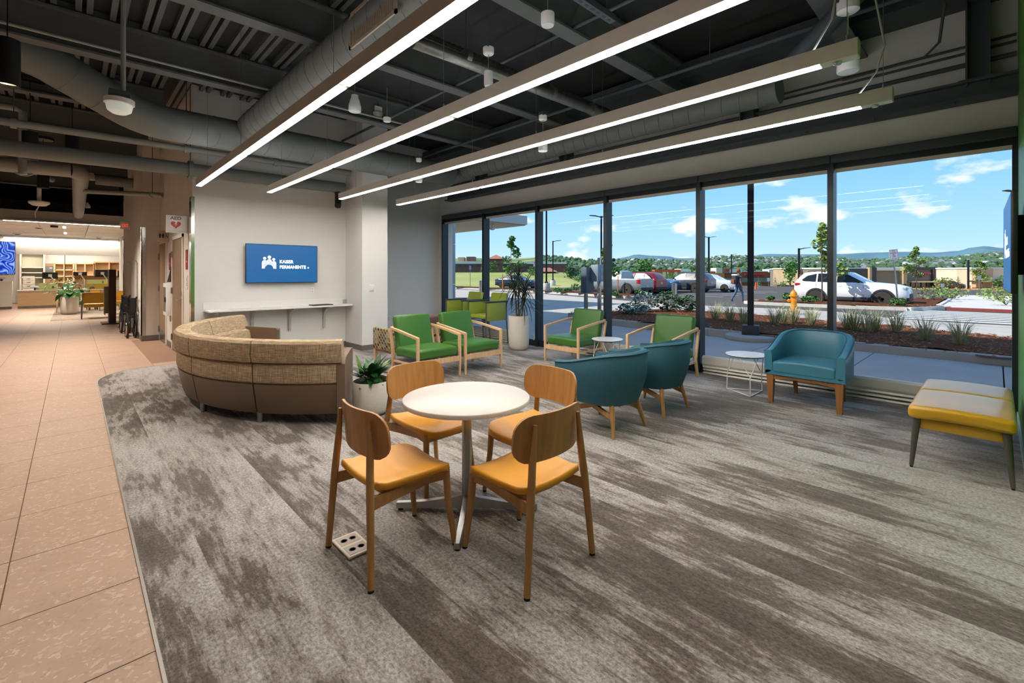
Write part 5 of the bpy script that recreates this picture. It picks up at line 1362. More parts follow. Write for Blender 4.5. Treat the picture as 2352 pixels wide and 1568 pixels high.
# ================================================================== outside
conc = mat('pale_concrete', '#b3aca2', .9, var=.06, vs_=1.5, bump=.05, bs=60, spec=.2, detail=8)
conc_w = mat('whitish_curb_concrete', '#c9c4ba', .9, var=.05, vs_=3, spec=.2)
conc_s = mat('grey_sidewalk_concrete', '#a5a29d', .9, var=.05, vs_=1.2, bump=.05, bs=60, spec=.2, detail=8)
asph = mat('grey_asphalt', '#57524d', .9, var=.08, vs_=2, bump=.1, bs=80, spec=.2)
mulch = mat('red_brown_wood_mulch', '#5f3822', .95, var=.35, vs_=22, bump=.9, bs=50, spec=.1, detail=8)
dirt = mat('orange_tan_dirt', '#b07a48', .95, var=.12, vs_=.8, detail=8)
grass_m = mat('dry_green_grass', '#8d9a55', .95, col2='#a8a468', vs_=.35, detail=8)
leaf1 = mat('tree_leaf_green', '#4d7a35', .7, var=.35, vs_=3)
leaf2 = mat('dark_tree_green', '#355a2c', .8, var=.35, vs_=2)
leaf3 = mat('yellow_green_leaf', '#7c9347', .7, var=.3, vs_=3)
sage = mat('blue_grey_sage_leaf', '#6f8478', .8, var=.3, vs_=3)
RO = random.Random(11)
ZS = -.05
# near sidewalk slabs under the windows
q = MB(); q.box(7.16, 60, -40, 60, -.6, -.30); ground = struct(q.build('floor_outside', mat('outdoor_subgrade', '#7d7263', .95), smooth=0), 'bare ground under the outdoor paving', 'ground')
sl = MB(); sl.rbox(-1.96, 1.96, -.848, .848, -.1, 0, .008, k=1); sme = sl.mesh('paving_slab', conc_s, 0)
for j in range(-4, 12): inst('paving_slab', sme, ground, (9.27, -.93 + 1.71 * j + .0, ZS))
# big pale concrete plaza and drive
q = MB(); q.prism([(11.2, -30), (23.2, -30), (23.2, 4.6), (23.4, 12), (27.5, 26), (30, 55), (7.3, 55), (7.3, 18), (11.2, 18)], -.3, -.085); q.build('plaza', conc, ground, smooth=0)
for x in (16.5, 19.6): q = MB(); q.box(x - .008, x + .008, -30, 30, -.086, -.083); q.build('plaza_joint', mat('dark_joint', '#6a655e', .9), ground, smooth=0)
q = MB(); q.prism([(20.4, -30), (20.4, 1.2), (20.7, 2.4), (22.6, 4.4), (23.0, 6), (22.4, 9), (22.4, 12.5), (26.2, 24), (29, 50), (62, 50), (62, -2.2), (27, -2.2), (27, -30)], -.3, -.08); q.build('asphalt_lot', asph, ground, smooth=0)
paint = mat('white_road_paint', '#d9dcd8', .8, var=.05, vs_=6)
cr = MB(); cr.box(-.2, .2, -5.6, 0, 0, .003); crm = cr.mesh('crosswalk_bar', paint, 0)
for k in range(7): inst('crosswalk_bar', crm, ground, (21.1 + .82 * k, 2.6, -.08))
for k in range(6): MB().box(27.5 + 2.75 * k + 1.2, 27.6 + 2.75 * k + 1.2, 12.6, 17.6, -.08, -.078).build('stall_line', paint, ground, smooth=0)
# planting bed with kerb
kerb = [(11.1, -8), (11.2, -.2), (11.35, 2), (11.55, 5), (11.8, 8), (12.05, 9.6), (12.5, 10.3), (13.2, 10.5), (14.5, 9.9)]
back_ = [(16.9, 8.6), (16.9, 7), (15.9, 3.2), (15.2, .6), (14.4, -.6), (13.9, -8)]
def kerb_run(pts, w, z0, z1, mt, parent, name='kerb_stone', seg=3.0):
    for a, b_ in zip(pts[:-1], pts[1:]):
        a, b_ = Vector(a), Vector(b_); d = b_ - a; L = d.length; d.normalize(); n_ = Vector((-d.y, d.x)); k = max(1, round(L / seg))
        for i in range(k):
            p = a + d * (L * i / k + .006); e_ = a + d * (L * (i + 1) / k - .002)
            q = MB(); q.loft([[(c_.x, c_.y, z0), (c_.x - n_.x * w, c_.y - n_.y * w, z0), (c_.x - n_.x * w, c_.y - n_.y * w, z1), (c_.x - n_.x * .02, c_.y - n_.y * .02, z1), (c_.x, c_.y, z1 - .02)] for c_ in (p, e_)]); q.build(name, mt, parent, smooth=0)
kerb_run(kerb, .16, -.1, .10, conc_s, ground)
bm_ = bmesh.new()
bed = kerb + back_
def fill_bed(name, outline, z, mt, parent, hump=.0, res=.35):
    xs = [p[0] for p in outline]; ys = [p[1] for p in outline]; vs, fs, ix = [], [], {}
    def ins(x, y):
        c_ = False
        for (x1, y1), (x2, y2) in zip(outline, outline[1:] + outline[:1]):
            if (y1 > y) != (y2 > y) and x < (x2 - x1) * (y - y1) / (y2 - y1) + x1: c_ = not c_
        return c_
    nx = int((max(xs) - min(xs)) / res) + 1; ny = int((max(ys) - min(ys)) / res) + 1
    def vid(i, j):
        if (i, j) not in ix:
            x = min(xs) + i * res; y = min(ys) + j * res
            dd = min(abs(x - px) + abs(y - py) for px, py in outline)
            ix[i, j] = len(vs); vs.append((x, y, z + RO.uniform(-.012, .02) + hump * min(1, dd / 1.2)))
        return ix[i, j]
    for i in range(nx):
        for j in range(ny):
            if ins(min(xs) + (i + .5) * res, min(ys) + (j + .5) * res): fs.append((vid(i, j), vid(i + 1, j), vid(i + 1, j + 1), vid(i, j + 1)))
    cx_ = sum(xs) / len(xs); cy_ = sum(ys) / len(ys)
    inn_ = [(x + (cx_ - x) * .12 / math.hypot(cx_ - x, cy_ - y), y + (cy_ - y) * .12 / math.hypot(cx_ - x, cy_ - y)) for x, y in outline]
    q = MB(); q.prism(inn_, -.29, z - .01); q.add(vs, fs)
    q.build(name, mt, parent, smooth=60); return ins
inb = fill_bed('mulch_bed', bed, .075, mulch, ground, .05, .25)
def chips(name, ins, box, n, z, mt):
    q = MB()
    for _ in range(n):
        x = RO.uniform(box[0], box[1]); y = RO.uniform(box[2], box[3])
        if not ins(x, y): continue
        L = RO.uniform(.02, .05); w = RO.uniform(.006, .014); M = T(x, y, z + RO.uniform(.0, .05)) @ RZ(RO.uniform(0, 6.3)) @ RY(RO.uniform(-.5, .5))
        q.add([(-L, -w, 0), (L, -w, 0), (L, w, 0), (-L, w, 0), (0, 0, .012)], [(0, 1, 4), (1, 2, 4), (2, 3, 4), (3, 0, 4)], M)
    o = q.build(name, mt, ground, smooth=0, recalc=False); o['kind'] = 'stuff'
chips('bark_chips', inb, (11.2, 17, -3, 10.5), 9000, .09, mat('bark_chip', '#7a4a2e', .9, col2='#a9764c', vs_=9))
# islands in the car park
isl1 = [(25.0, 16.0), (25.4, 15.5), (26.3, 15.3), (27.3, 15.8), (27.6, 17), (29.9, 28), (31, 46), (29.0, 46), (27.6, 28)]
isl2 = [(24.9, 8.4), (25.3, 8.9), (26.1, 9.0), (26.8, 8.5), (27.1, 8.0), (27.1, 3.0), (36, 3.0), (36, 1.9), (28.4, 1.9), (27.3, 1.5), (26.6, 1.9), (25.4, 2.6), (25.0, 5)]
isl3 = [(27.5, -2.4), (40, -2.4), (40, -14), (27.5, -14)]
for nm, o_ in (('island', isl1), ('island', isl2), ('island', isl3)):
    ins_ = fill_bed('mulch_island', o_, .045, mulch, ground, .06, .4)
    kerb_run([tuple(p) for p in reversed(o_ + o_[:1])], .17, -.2, .07, conc_w, ground)
    chips('bark_chips', ins_, (24.8, 37, -6, 24), 5000, .06, mat('bark_chip', '#7a4a2e', .9, col2='#a9764c', vs_=9))
q = MB(); q.prism([(27.2, -2.3), (27.2, 1.6), (29, 1.75), (44, 1.75), (44, -2.3)], -.29, .02); q.build('path_slab', conc_w, ground, smooth=0)
q = MB(); q.box(26.95, 27.45, -2.2, 1.5, -.2, .026); q.build('tactile_strip', mat('brick_red_tactile', '#8a3f36', .9, var=.1, vs_=20), ground, smooth=0)
q = MB(); q.box(39, 39.3, -2.6, 1.0, -.1, .16); q.build('wheel_stop', conc_w, ground, smooth=0)
# terrain: dirt lot, grass bank, valley and hills
def zt(F, u):
    P = [(0, -.5), (38, -.5), (46, -.32), (92, -1.4), (160, -4), (300, -9), (450, -4), (700, 12), (1000, 26), (1400, 46), (1900, 40)]
    for (f0, z0), (f1, z1) in zip(P[:-1], P[1:]):
        if F <= f1: z = z0 + (z1 - z0) * (F - f0) / (f1 - f0); break
    else: z = P[-1][1]
    if u < 1420:
        k = min(1, (1420 - u) / 120); z += k * 3.2 * max(0, min(1, (F - 46) / 45)) * max(0, min(1, (190 - F) / 60))
    if F > 500: z += min(1, (F - 500) / 500) * (5 * math.sin(u * .011 + 1) + 3 * math.sin(u * .031) + max(0, (u - 1850) / 60) * 1.1)
    return z
def terr(name, label, F0, F1, n, mt, u0=700, u1=2900, nu=70):
    vs, fs = [], []
    for i in range(n + 1):
        F = F0 * (F1 / F0) ** (i / n)
        for k in range(nu + 1):
            u = u0 + (u1 - u0) * k / nu; p = at(u, 628, F); vs.append((p.x, p.y, zt(F, u)))
    for i in range(n):
        for k in range(nu): a = i * (nu + 1) + k; fs.append((a, a + 1, a + nu + 2, a + nu + 1))
    q = MB(); q.add(vs, fs); return struct(q.build(name, mt, smooth=80), label, 'ground')
m, nt, b, N = nodes_of('dirt_to_grass_ground')
g = N('ShaderNodeNewGeometry'); n1 = N('ShaderNodeTexNoise'); n1.inputs['Scale'].default_value = .045; n1.inputs['Detail'].default_value = 8; nt.links.new(g.outputs['Position'], n1.inputs['Vector'])
spx = N('ShaderNodeSeparateXYZ'); nt.links.new(g.outputs['Position'], spx.inputs[0])
yy = N('ShaderNodeMath', operation='MULTIPLY_ADD'); yy.inputs[1].default_value = .05; yy.inputs[2].default_value = -.05; nt.links.new(spx.outputs['Y'], yy.inputs[0]); yy.use_clamp = True
mxx = N('ShaderNodeMix', data_type='RGBA'); nt.links.new(yy.outputs[0], mxx.inputs[0])
nt.links.new(ramp(nt, n1.outputs['Fac'], [(.35, '#b27c49'), (.65, '#c08e5c')]), mxx.inputs[6]); nt.links.new(ramp(nt, n1.outputs['Fac'], [(.35, '#87954f'), (.65, '#b0ab6e')]), mxx.inputs[7])
nt.links.new(mxx.outputs[2], b.inputs['Base Color']); b.inputs['Roughness'].default_value = .95; b.inputs['Specular IOR Level'].default_value = .1
terr('ground_lot', 'dirt lot and grassy bank beyond the car park', 38, 110, 14, m)
m, nt, b, N = nodes_of('scrubby_hillside')
g = N('ShaderNodeNewGeometry'); n1 = N('ShaderNodeTexNoise'); n1.inputs['Scale'].default_value = .012; n1.inputs['Detail'].default_value = 9; n1.inputs['Roughness'].default_value = .65; nt.links.new(g.outputs['Position'], n1.inputs['Vector'])
nt.links.new(ramp(nt, n1.outputs['Fac'], [(.34, '#46603c'), (.48, '#5f7449'), (.56, '#87925f'), (.7, '#a8a878')]), b.inputs['Base Color']); b.inputs['Roughness'].default_value = .95; b.inputs['Specular IOR Level'].default_value = .1
terr('ground_hills', 'green valley and hillside covered with houses', 108, 1900, 40, m)
# far mountains; distance haze is mixed into their blue-green base colour
sky_l = [(700, 606), (1040, 604), (1260, 600), (1400, 598), (1432, 591), (1462, 584), (1500, 587), (1532, 588), (1560, 593), (1620, 592), (1720, 588), (1762, 583), (1850, 584), (1930, 583), (1990, 580), (2080, 578), (2140, 580), (2200, 576), (2232, 568), (2262, 565), (2300, 569), (2360, 566), (2600, 572), (2900, 575)]
def skyv(u):
    for (a, va), (c_, vc) in zip(sky_l[:-1], sky_l[1:]):
        if u <= c_: k = (u - a) / (c_ - a); return va + (vc - va) * (k * k * (3 - 2 * k))
    return 575
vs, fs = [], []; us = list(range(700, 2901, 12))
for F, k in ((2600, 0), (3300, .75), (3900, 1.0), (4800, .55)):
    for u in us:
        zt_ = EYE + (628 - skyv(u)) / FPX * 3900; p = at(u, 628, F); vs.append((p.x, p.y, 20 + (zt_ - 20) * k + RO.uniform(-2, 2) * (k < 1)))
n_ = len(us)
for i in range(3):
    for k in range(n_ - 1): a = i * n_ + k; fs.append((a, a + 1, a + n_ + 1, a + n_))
q = MB(); q.add(vs, fs); struct(q.build('mountain_ridge', mat('haze_tinted_ridge', '#5f7f88', .95, var=.12, vs_=.004, spec=.05, detail=8), smooth=80), 'far haze-tinted blue-green mountain ridge on the horizon', 'mountain')
# distant houses and tree cover
def houses(name, n, mt, F0, F1, u0, u1, label):
    q = MB()
    for _ in range(n):
        u = RO.uniform(u0, u1); F = F0 + (F1 - F0) * RO.random(); p = at(u, 628, F); z = zt(F, u); w = RO.uniform(3, 6); d = RO.uniform(3, 5); h = RO.uniform(2.5, 4.5)
        M = T(p.x, p.y, z) @ RZ(RO.uniform(0, 3.1))
        q.box(-w, w, -d, d, -1, h, M); q.add([(-w, -d, h), (w, -d, h), (w, d, h), (-w, d, h), (-w * .6, 0, h + 2.5), (w * .6, 0, h + 2.5)], [(0, 1, 5, 4), (2, 3, 4, 5), (1, 2, 5), (3, 0, 4)], M)
    o = q.build(name, mt, smooth=0, recalc=False); tag(o, label, 'houses', kind='stuff')
houses('hillside_houses', 120, mat('pale_house_siding', '#b5b3ae', .8), 640, 1300, 1380, 2320, 'hundreds of white houses scattered over the far hillside')
houses('hillside_houses', 230, mat('grey_house_siding', '#77797b', .8), 600, 1350, 1380, 2320, 'hundreds of grey houses scattered over the far hillside')
houses('valley_roofs', 120, mat('tan_house_siding', '#b09a80', .8), 330, 560, 1900, 2330, 'tan roofs scattered among the valley trees on the right')
ico = bmesh.new(); bmesh.ops.create_icosphere(ico, subdivisions=1, radius=1.0); IV = [v.co.copy() for v in ico.verts]; IF = [tuple(v.index for v in f.verts) for f in ico.faces]; ico.free()
def blobs(name, n, mt, F0, F1, u0, u1, r0, r1, label):
    q = MB()
    for _ in range(n):
        u = RO.uniform(u0, u1); F = F0 * (F1 / F0) ** RO.random(); p = at(u, 628, F); r = RO.uniform(r0, r1)
        q.add([(p.x + v.x * r * RO.uniform(.75, 1.2), p.y + v.y * r * RO.uniform(.75, 1.2), zt(F, u) + r * .6 + v.z * r * RO.uniform(.7, 1.1)) for v in IV], IF)
    o = q.build(name, mt, smooth=0, recalc=False); tag(o, label, 'trees', kind='stuff')
blobs('valley_trees', 1500, leaf2, 190, 620, 1240, 2340, 2.2, 4.6, 'dense band of trees filling the valley below the hills')
blobs('hill_scrub', 2000, mat('hill_scrub_green', '#4a6342', .9, var=.3, vs_=.05), 600, 1350, 1240, 2340, 2.5, 5.5, 'dark scrub and trees dotted over the far hillside')

# ---- trees, shrubs, grasses
def leafcloud(q, c, rad, n, size, rnd):
    for _ in range(n):
        while True:
            d = Vector((rnd.uniform(-1, 1), rnd.uniform(-1, 1), rnd.uniform(-1, 1)))
            if .35 < d.length < 1: break
        p = Vector(c) + Vector((d.x * rad[0], d.y * rad[1], d.z * rad[2])); s_ = size * rnd.uniform(.6, 1.3)
        M = T(*p) @ RZ(rnd.uniform(0, 6.3)) @ RX(rnd.uniform(-1.2, 1.2)) @ RY(rnd.uniform(-.8, .8))
        q.add([(-s_, -s_ * .5, 0), (0, -s_ * .75, s_ * .15), (s_, -s_ * .4, 0), (s_ * .8, s_ * .5, s_ * .1), (0, s_ * .8, 0), (-s_ * .8, s_ * .5, .1 * s_)], [(0, 1, 2, 3, 4, 5)], M)
def tree(label, u, vtop, vbase, F, wpx, kind='young', mt=None, z=None, group=None, n=420):
    p = at(u, vbase, F); zb = p.z if z is None else z; H = EYE + (628 - vtop) / FPX * F - zb; W = wpx / FPX * F / 2
    t = thing('tree', label, 'tree', (p.x, p.y, zb), group=group); rr = random.Random(int(u * 7 + F)); mt = mt or leaf1
    if kind == 'young':
        tr = max(.03, H * .010); q = MB(); q.tube([(0, 0, 0), (.02, 0, H * .3), (-.02, .02, H * .6), (0, 0, H * .92)], [tr, tr * .85, tr * .6, tr * .25], 7); q.build('trunk', bark, t)
        fo = MB(); br = MB(); k = 7
        for i in range(k):
            a = rr.uniform(0, 6.3); s_ = .38 + .58 * i / (k - 1); rad = W * (1.05 - .75 * (s_ - .38) / .6) * rr.uniform(.7, 1.1)
            e_ = Vector((math.cos(a) * rad * .7, math.sin(a) * rad * .7, H * s_ + H * .05)); br.tube([(0, 0, H * s_ - H * .06), tuple(e_)], [tr * .4, tr * .15], 5)
            leafcloud(fo, e_, (rad * .62, rad * .62, H * .075), n // k, max(.06, H * .026), rr)
        leafcloud(fo, (0, 0, H * .93), (W * .25, W * .25, H * .07), n // 7, max(.06, H * .024), rr)
        br.build('branches', bark, t); fo.build('foliage', mt, t, 0, recalc=False)
    elif kind == 'round':
        q = MB(); q.tube([(0, 0, 0), (0, 0, H * .5)], [H * .03, H * .02], 7); q.build('trunk', bark, t)
        fo = MB()
        for i in range(6): leafcloud(fo, (rr.uniform(-.5, .5) * W, rr.uniform(-.5, .5) * W, H * rr.uniform(.38, .75)), (W * .6, W * .6, H * .26), n // 6, H * .045, rr)
        fo.build('foliage', mt, t, 0, recalc=False)
    else:
        q = MB(); q.tube([(0, 0, 0), (0, 0, H * .95)], [H * .02, H * .004], 7); q.build('trunk', bark, t)
        fo = MB()
        for i in range(9): s_ = .08 + .86 * i / 8; leafcloud(fo, (0, 0, H * s_), (W * (1.02 - s_), W * (1.02 - s_), H * .07), max(8, int(n / 6 * (1.05 - s_))), H * .03, rr)
        fo.build('foliage', mt, t, 0, recalc=False)
    return t
tree('young leafy tree behind the white SUV and the yellow hydrant', 1888, 527, 690, 22.4, 84, mt=leaf3, z=.05)
tree('young slim tree right of the fire lane sign', 2105, 574, 686, 42, 50, z=-.3, mt=leaf3)
tree('young tree above the dark sedan at the left window', 1174, 552, 668, 40, 62, z=0)
tree('small tree partly hidden behind the third window mullion', 1398, 553, 676, 31.3, 50, z=0)
tree('thin young tree left of the steel sign pole on the right', 2252, 602, 688, 46, 40, z=-.4, mt=leaf3)
tree('bushy green tree behind the pickup cab', 1472, 592, 655, 75, 48, 'round', leaf1, n=420)
tree('tall pointed tree behind the red and blue cars', 1496, 592, 650, 80, 26, 'cone', leaf1, n=300)
tree('round dark tree left of the electrical box', 1310, 605, 650, 72, 42, 'round', leaf2, n=420)
tree('leafy tree right of the tan store front', 1590, 597, 650, 85, 34, 'cone', leaf1, n=320)
tree('broad bush tree in front of the orange store', 1546, 624, 652, 80, 34, 'round', leaf1, n=320)
tree('blue-grey spruce left of the steel post', 1742, 634, 660, 62, 26, 'cone', sage, n=260)
tree('blue-grey spruce right of the steel post', 1780, 636, 660, 60, 28, 'cone', sage, n=260)
tree('green tree right of the red brick store', 1815, 598, 660, 90, 36, 'round', leaf1, n=340)
tree('green shrub tree behind the tall hydrant', 1802, 643, 665, 58, 22, 'round', leaf1, n=240)
tree('big round tree beside the brown school building', 1130, 598, 632, 88, 30, 'round', leaf1, n=320)
tree('tree beside the tower of the brown building', 1225, 610, 640, 78, 34, 'round', leaf1, n=320)
tree('small yellow-green cypress by the brown building', 1106, 608, 627, 90, 10, 'cone', leaf3, n=200)
tree('dark tree over the dark sedan', 1172, 602, 640, 70, 30, 'round', leaf2, n=320)
tree('broad low bush left of the electrical box', 1330, 626, 652, 66, 42, 'round', leaf1, n=320)
tree('green tree near the dirt lot on the right', 2168, 630, 668, 60, 40, 'round', leaf3, n=340)
tree('dark conifer near the dirt lot on the right', 2200, 635, 668, 58, 30, 'cone', leaf2, n=320)
tree('tree close to the right tan building', 2256, 615, 660, 64, 30, 'round', leaf3, n=200)
tree('bush tree at the right edge by the second television', 2298, 630, 668, 52, 26, 'round', leaf1, n=220)
def shrub(label, p, r, h, mt, n=160, name='shrub', group=None, size=.05):
    t = thing(name, label, 'shrub', p, group=group); rr = random.Random(int(abs(p[0]) * 91 + abs(p[1]) * 37)); q = MB()
    for i in range(9): a = rr.uniform(0, 6.3); q.tube([(0, 0, 0), (math.cos(a) * r * .6, math.sin(a) * r * .6, h * .75)], [.012, .004], 4)
    q.build('stems', bark, t); f = MB(); leafcloud(f, (0, 0, h * .55), (r, r, h * .5), n, size, rr); f.build('foliage', mt, t, 0, recalc=False); return t
SB = 'shrubs in the near planting bed'
for i, (u, v, r, h, mt, lab) in enumerate(((1452, 722, .55, .42, sage, 'low grey-green shrub at the tip of the planting bed'), (1482, 716, .5, .75, sage, 'airy shrub behind the green window chair, leftmost upright one'), (1536, 716, .55, .75, leaf2, 'dense green shrub left of the steel bollard'), (1580, 716, .5, .62, leaf2, 'green shrub between bollard and window mullion'))):
    p = gnd(u, v, .1); shrub(lab, (p.x, p.y, .08), r, h, mt, 240, group=SB)
for i, (u, v, r, h, lab) in enumerate(((2140, 690, .9, .75, 'wide green shrub right of the fire lane sign'), (2185, 686, .8, .6, 'wide green shrub beside the pale path, left side'), (2310, 700, .95, .8, 'wide green shrub at the right of the pale path, nearer'), (2290, 688, .9, .7, 'wide green shrub at the right of the pale path, farther'), (2063, 703, .35, .35, 'small shrub at the foot of the fire lane sign'), (1860, 695, .4, .35, 'small shrub near the white SUV rear wheel'), (1810, 689, .3, .4, 'small shrub just left of the hydrant'), (1770, 690, .2, .25, 'tiny shrub at the left tip of the island'), (1412, 680, .3, .3, 'small shrub by the pickup front wheel'), (1468, 678, .3, .4, 'small shrub in front of the pickup rear wheel'), (1280, 673, .4, .4, 'small round shrub left on the long island'), (1305, 671, .35, .3, 'small low shrub at the middle of the long island'), (1323, 668, .45, .6, 'spindly shrub left of the electrical box'))):
    p = gnd(u, v, .05); shrub(lab, (p.x, p.y, .05), r, h, leaf3 if i < 4 else leaf1, 200, group='shrubs on the car park islands')
def tuft(label, p, r, h, n=150):
    rr = random.Random(int(p[0] * 71 + p[1] * 13)); q = MB()
    for _ in range(n):
        a = rr.uniform(0, 6.3); L = h * rr.uniform(.6, 1.15); o = r * rr.uniform(.3, 1.2); w = .0045; d = Vector((math.cos(a), math.sin(a), 0)); s_ = Vector((-d.y, d.x, 0)) * w; b0 = d * rr.uniform(0, .09)
        p1 = b0 + d * o * .4 + Vector((0, 0, L * .65)); p2 = b0 + d * o + Vector((0, 0, L * rr.uniform(.7, 1.0)))
        q.add([tuple(b0 - s_), tuple(b0 + s_), tuple(p1 + s_ * .8), tuple(p1 - s_ * .8), tuple(p2)], [(0, 1, 2, 3), (3, 2, 4)])
    t = thing('grass_tuft', label, 'grass tuft', p, group='ornamental grass tufts in the near planting bed')
    o = q.build('blades', grt, t, 0, recalc=False); o['kind'] = 'stuff'
grt = mat('ornamental_grass', '#7d8a5c', .8, col2='#bdb78d', vs_=6)
names = ['first', 'second', 'third', 'fourth', 'fifth', 'sixth', 'seventh', 'eighth', 'ninth', 'tenth', 'eleventh', 'twelfth', 'thirteenth', 'fourteenth']
for i, (u, v) in enumerate(((1643, 733), (1676, 738), (1708, 742), (1780, 745), (1798, 741), (1822, 743), (1864, 747), (1945, 755), (1962, 757), (1992, 762), (2012, 758), (2058, 763), (2126, 782), (2206, 792))):
    p = gnd(u, v, .12); tuft('%s ornamental grass tuft from the left in the bed beyond the kerb' % names[i], (p.x, p.y, .09), .4, .6, 120)

# ---- street furniture
blackpole = mat('black_pole_paint', '#1d1f22', .5, .3)
t = thing('steel_post', 'black square light post on a round concrete footing outside the window', 'post', (11.42, 3.94, ZS))
q = MB(); q.lathe([(.53, 0), (.54, .01), (.54, .09), (.51, .115), (0, .12)], 40); q.build('footing', conc_s, t, 50)
q = MB(); q.rbox(-.18, .18, -.18, .18, .12, .33, .015, k=1); q.build('base_cover', mat('charcoal_base', '#2e3135', .6), t)
q = MB(); q.box(-.065, .065, -.065, .065, .3, 6.2); q.build('shaft', blackpole, t, smooth=0)
q = MB(); q.rbox(.065, .085, -.035, .035, .62, .95, .008, k=1); q.build('hand_hole', mat('charcoal_base', '#2e3135', .6), t)
t.rotation_euler = (0, 0, .3)
for u, v, h, lab in ((1549, 708, 1.12, 'steel bollard standing behind the bed shrubs'), (1104, 676, 1.05, 'steel bollard seen between the first windows')):
    p = gnd(u, v, -.08); t = thing('bollard', lab, 'bollard', (p.x, p.y, -.085), group='steel bollards'); q = MB(); q.lathe([(.115, 0), (.115, h - .01), (.10, h), (0, h)], 24); q.build('tube', satin, t, 40); q = MB(); q.lathe([(.2, 0), (.2, .012), (.115, .014), (.115, 0)], 24); q.build('flange', satin, t)
# yellow hydrant
hy = mat('yellow_hydrant_paint', '#d98a1a', .4, var=.05, vs_=8)
p = gnd(1823, 721, -.085); t = thing('fire_hydrant', 'yellow fire hydrant on the sunlit concrete', 'hydrant', (p.x, p.y, -.085), .5)
q = MB(); q.lathe([(.17, .10), (.185, .11), (.185, .15), (.12, .17), (.115, .3), (.118, .31), (.118, .33), (.108, .34), (.108, .66), (.15, .68), (.165, .69), (.165, .72), (.125, .73), (.115, .80), (.085, .87), (.045, .9), (.04, .905), (.04, .94), (0, .945)], 28); q.build('barrel', hy, t, 35)
q = MB(); q.lathe([(.14, -.02), (.145, .05), (.12, .1), (0, .1)], 20); q.build('footing', conc_w, t)
for a in (0, PI / 2, PI):
    q = MB(m=RZ(a)); q.cyl((.09, 0, .52), (.15, 0, .52), .052, n=14); q.cyl((.15, 0, .52), (.20, 0, .52), .066, .060, n=10); q.cyl((.20, 0, .52), (.23, 0, .52), .022, n=5); q.build('nozzle_cap', hy, t)
q = MB()
for k in range(8): a = 2 * PI * k / 8; q.cyl((.15 * math.cos(a), .15 * math.sin(a), .665), (.15 * math.cos(a), .15 * math.sin(a), .735), .012, n=6)
q.build('bonnet_bolts', hy, t)
q = MB(); q.tube([(.14, .02, .47), (.15, .06, .4), (.13, .12, .42), (.05, .15, .48)], .006, 5); q.build('chain', steel_dark, t)
# electrical boxes
t = thing('electrical_cabinet', 'grey electrical cabinets on two posts outside the third window', 'cabinet', (13.75, 9.9, -.05), .0)
eg = mat('blue_grey_cabinet', '#8796a0', .5, .2, var=.03)
for x in (-.55, .05): q = MB(); q.box(x - .05, x + .05, .1 if x < 0 else -.05, .2 if x < 0 else .05, 0, 1.5 if x < 0 else 2.1); q.build('post', satin, t, smooth=0)
q = MB(); q.rbox(-.78, -.36, -.05, .2, .85, 1.75, .01, k=1); q.build('rear_box', mat('darker_blue_grey_box', '#56636b', .5, .2), t)
q = MB(); q.rbox(-.52, .10, -.35, -.05, 1.25, 1.84, .01, k=1); fb = q.build('front_box', eg, t)
for z in (1.63, 1.37): q = MB(); q.rbox(-.38, -.16, -.36, -.348, z - .075, z + .075, .004, k=1); q.build('label_plate', mat('pale_blue_plate', '#93a3ad', .5), fb)
q = MB(); q.box(.10, .104, -.26, -.14, 1.70, 1.78); q.build('warning_sticker', mat('yellow_sticker', '#c9a33a', .5), fb, smooth=0)
q = MB(); q.tube([(-.3, -.2, 1.25), (-.28, -.2, 1.1), (-.2, -.1, .98), (-.05, 0, .92)], .02, 8); q.tube([(-.2, -.2, 1.25), (-.18, -.15, 1.12), (-.1, -.05, 1.02), (0, 0, 1.0)], .02, 8); q.tube([(-.05, -.02, .8), (-.12, -.04, .68), (-.2, -.04, .66), (-.22, 0, .74)], .022, 8); q.build('conduits', satin, t)
# light poles
def lamp(label, u, vb, zb, vtop, arms, F=None, base_=True, r=.065):
    p = gnd(u, vb, zb) if F is None else at(u, vb, F); p.z = zb; Fp = p.x * SF + p.y * CF; H = EYE + (628 - vtop) / FPX * Fp - zb
    t = thing('light_pole', label, 'light pole', p, math.atan2(-SF, CF), group='car park light poles')
    q = MB(); q.box(-r, r, -r, r, .7 if base_ else 0, H); q.build('shaft', blackpole, t, smooth=0)
    if base_:
        q = MB(); q.lathe([(.3, 0), (.31, .02), (.31, .72), (.29, .75), (0, .76)], 24); q.build('footing', conc_w, t, 50); q = MB(); q.rbox(-.14, .14, -.14, .14, .74, .86, .02, k=1); q.build('base_cover', blackpole, t)
    for s_ in arms:
        q = MB(); q.loft([[(s_ * x, -w, z), (s_ * x, w, z), (s_ * x, w, z + h), (s_ * x, -w, z + h)] for x, w, z, h in ((.03, .03, H - .14, .09), (.3, .05, H - .06, .06), (.45, .16, H - .02, .06), (.9, .17, H + .03, .04), (1.0, .1, H + .04, .02))]); q.build('lamp_head', blackpole, t)
lamp('tall black light pole on the long island, nearest the left mullion', 1255, 671, -.05, 455, ())
lamp('black light pole with one arm on the grass side', 1270, 658, -.05, 553, (1,))
lamp('black light pole with two arms behind the electrical cabinet', 1381, 672, -.1, 496, (-1, 1))
lamp('black light pole with two arms right of the fifth mullion', 1628, 652, -1.0, 544, (-1, 1), F=62, base_=False, r=.09)
lamp('black light pole with one arm near the walking man', 1680, 652, -1.2, 584, (1,), F=88, base_=False, r=.09)
lamp('black light pole with one arm behind the white SUV tail', 1835, 690, -.1, 570, (1,), F=40, base_=False)
lamp('black light pole behind the right television, upper arms', 2340, 700, -.1, 439, (-1,), F=30, base_=False)
lamp('black light pole behind the right television, lower arms', 2336, 690, -.3, 517, (-1,), F=48, base_=False)
lamp('pale floodlight pole beyond the dirt lot', 2224, 665, -1, 597, (), F=75, base_=False, r=.1)
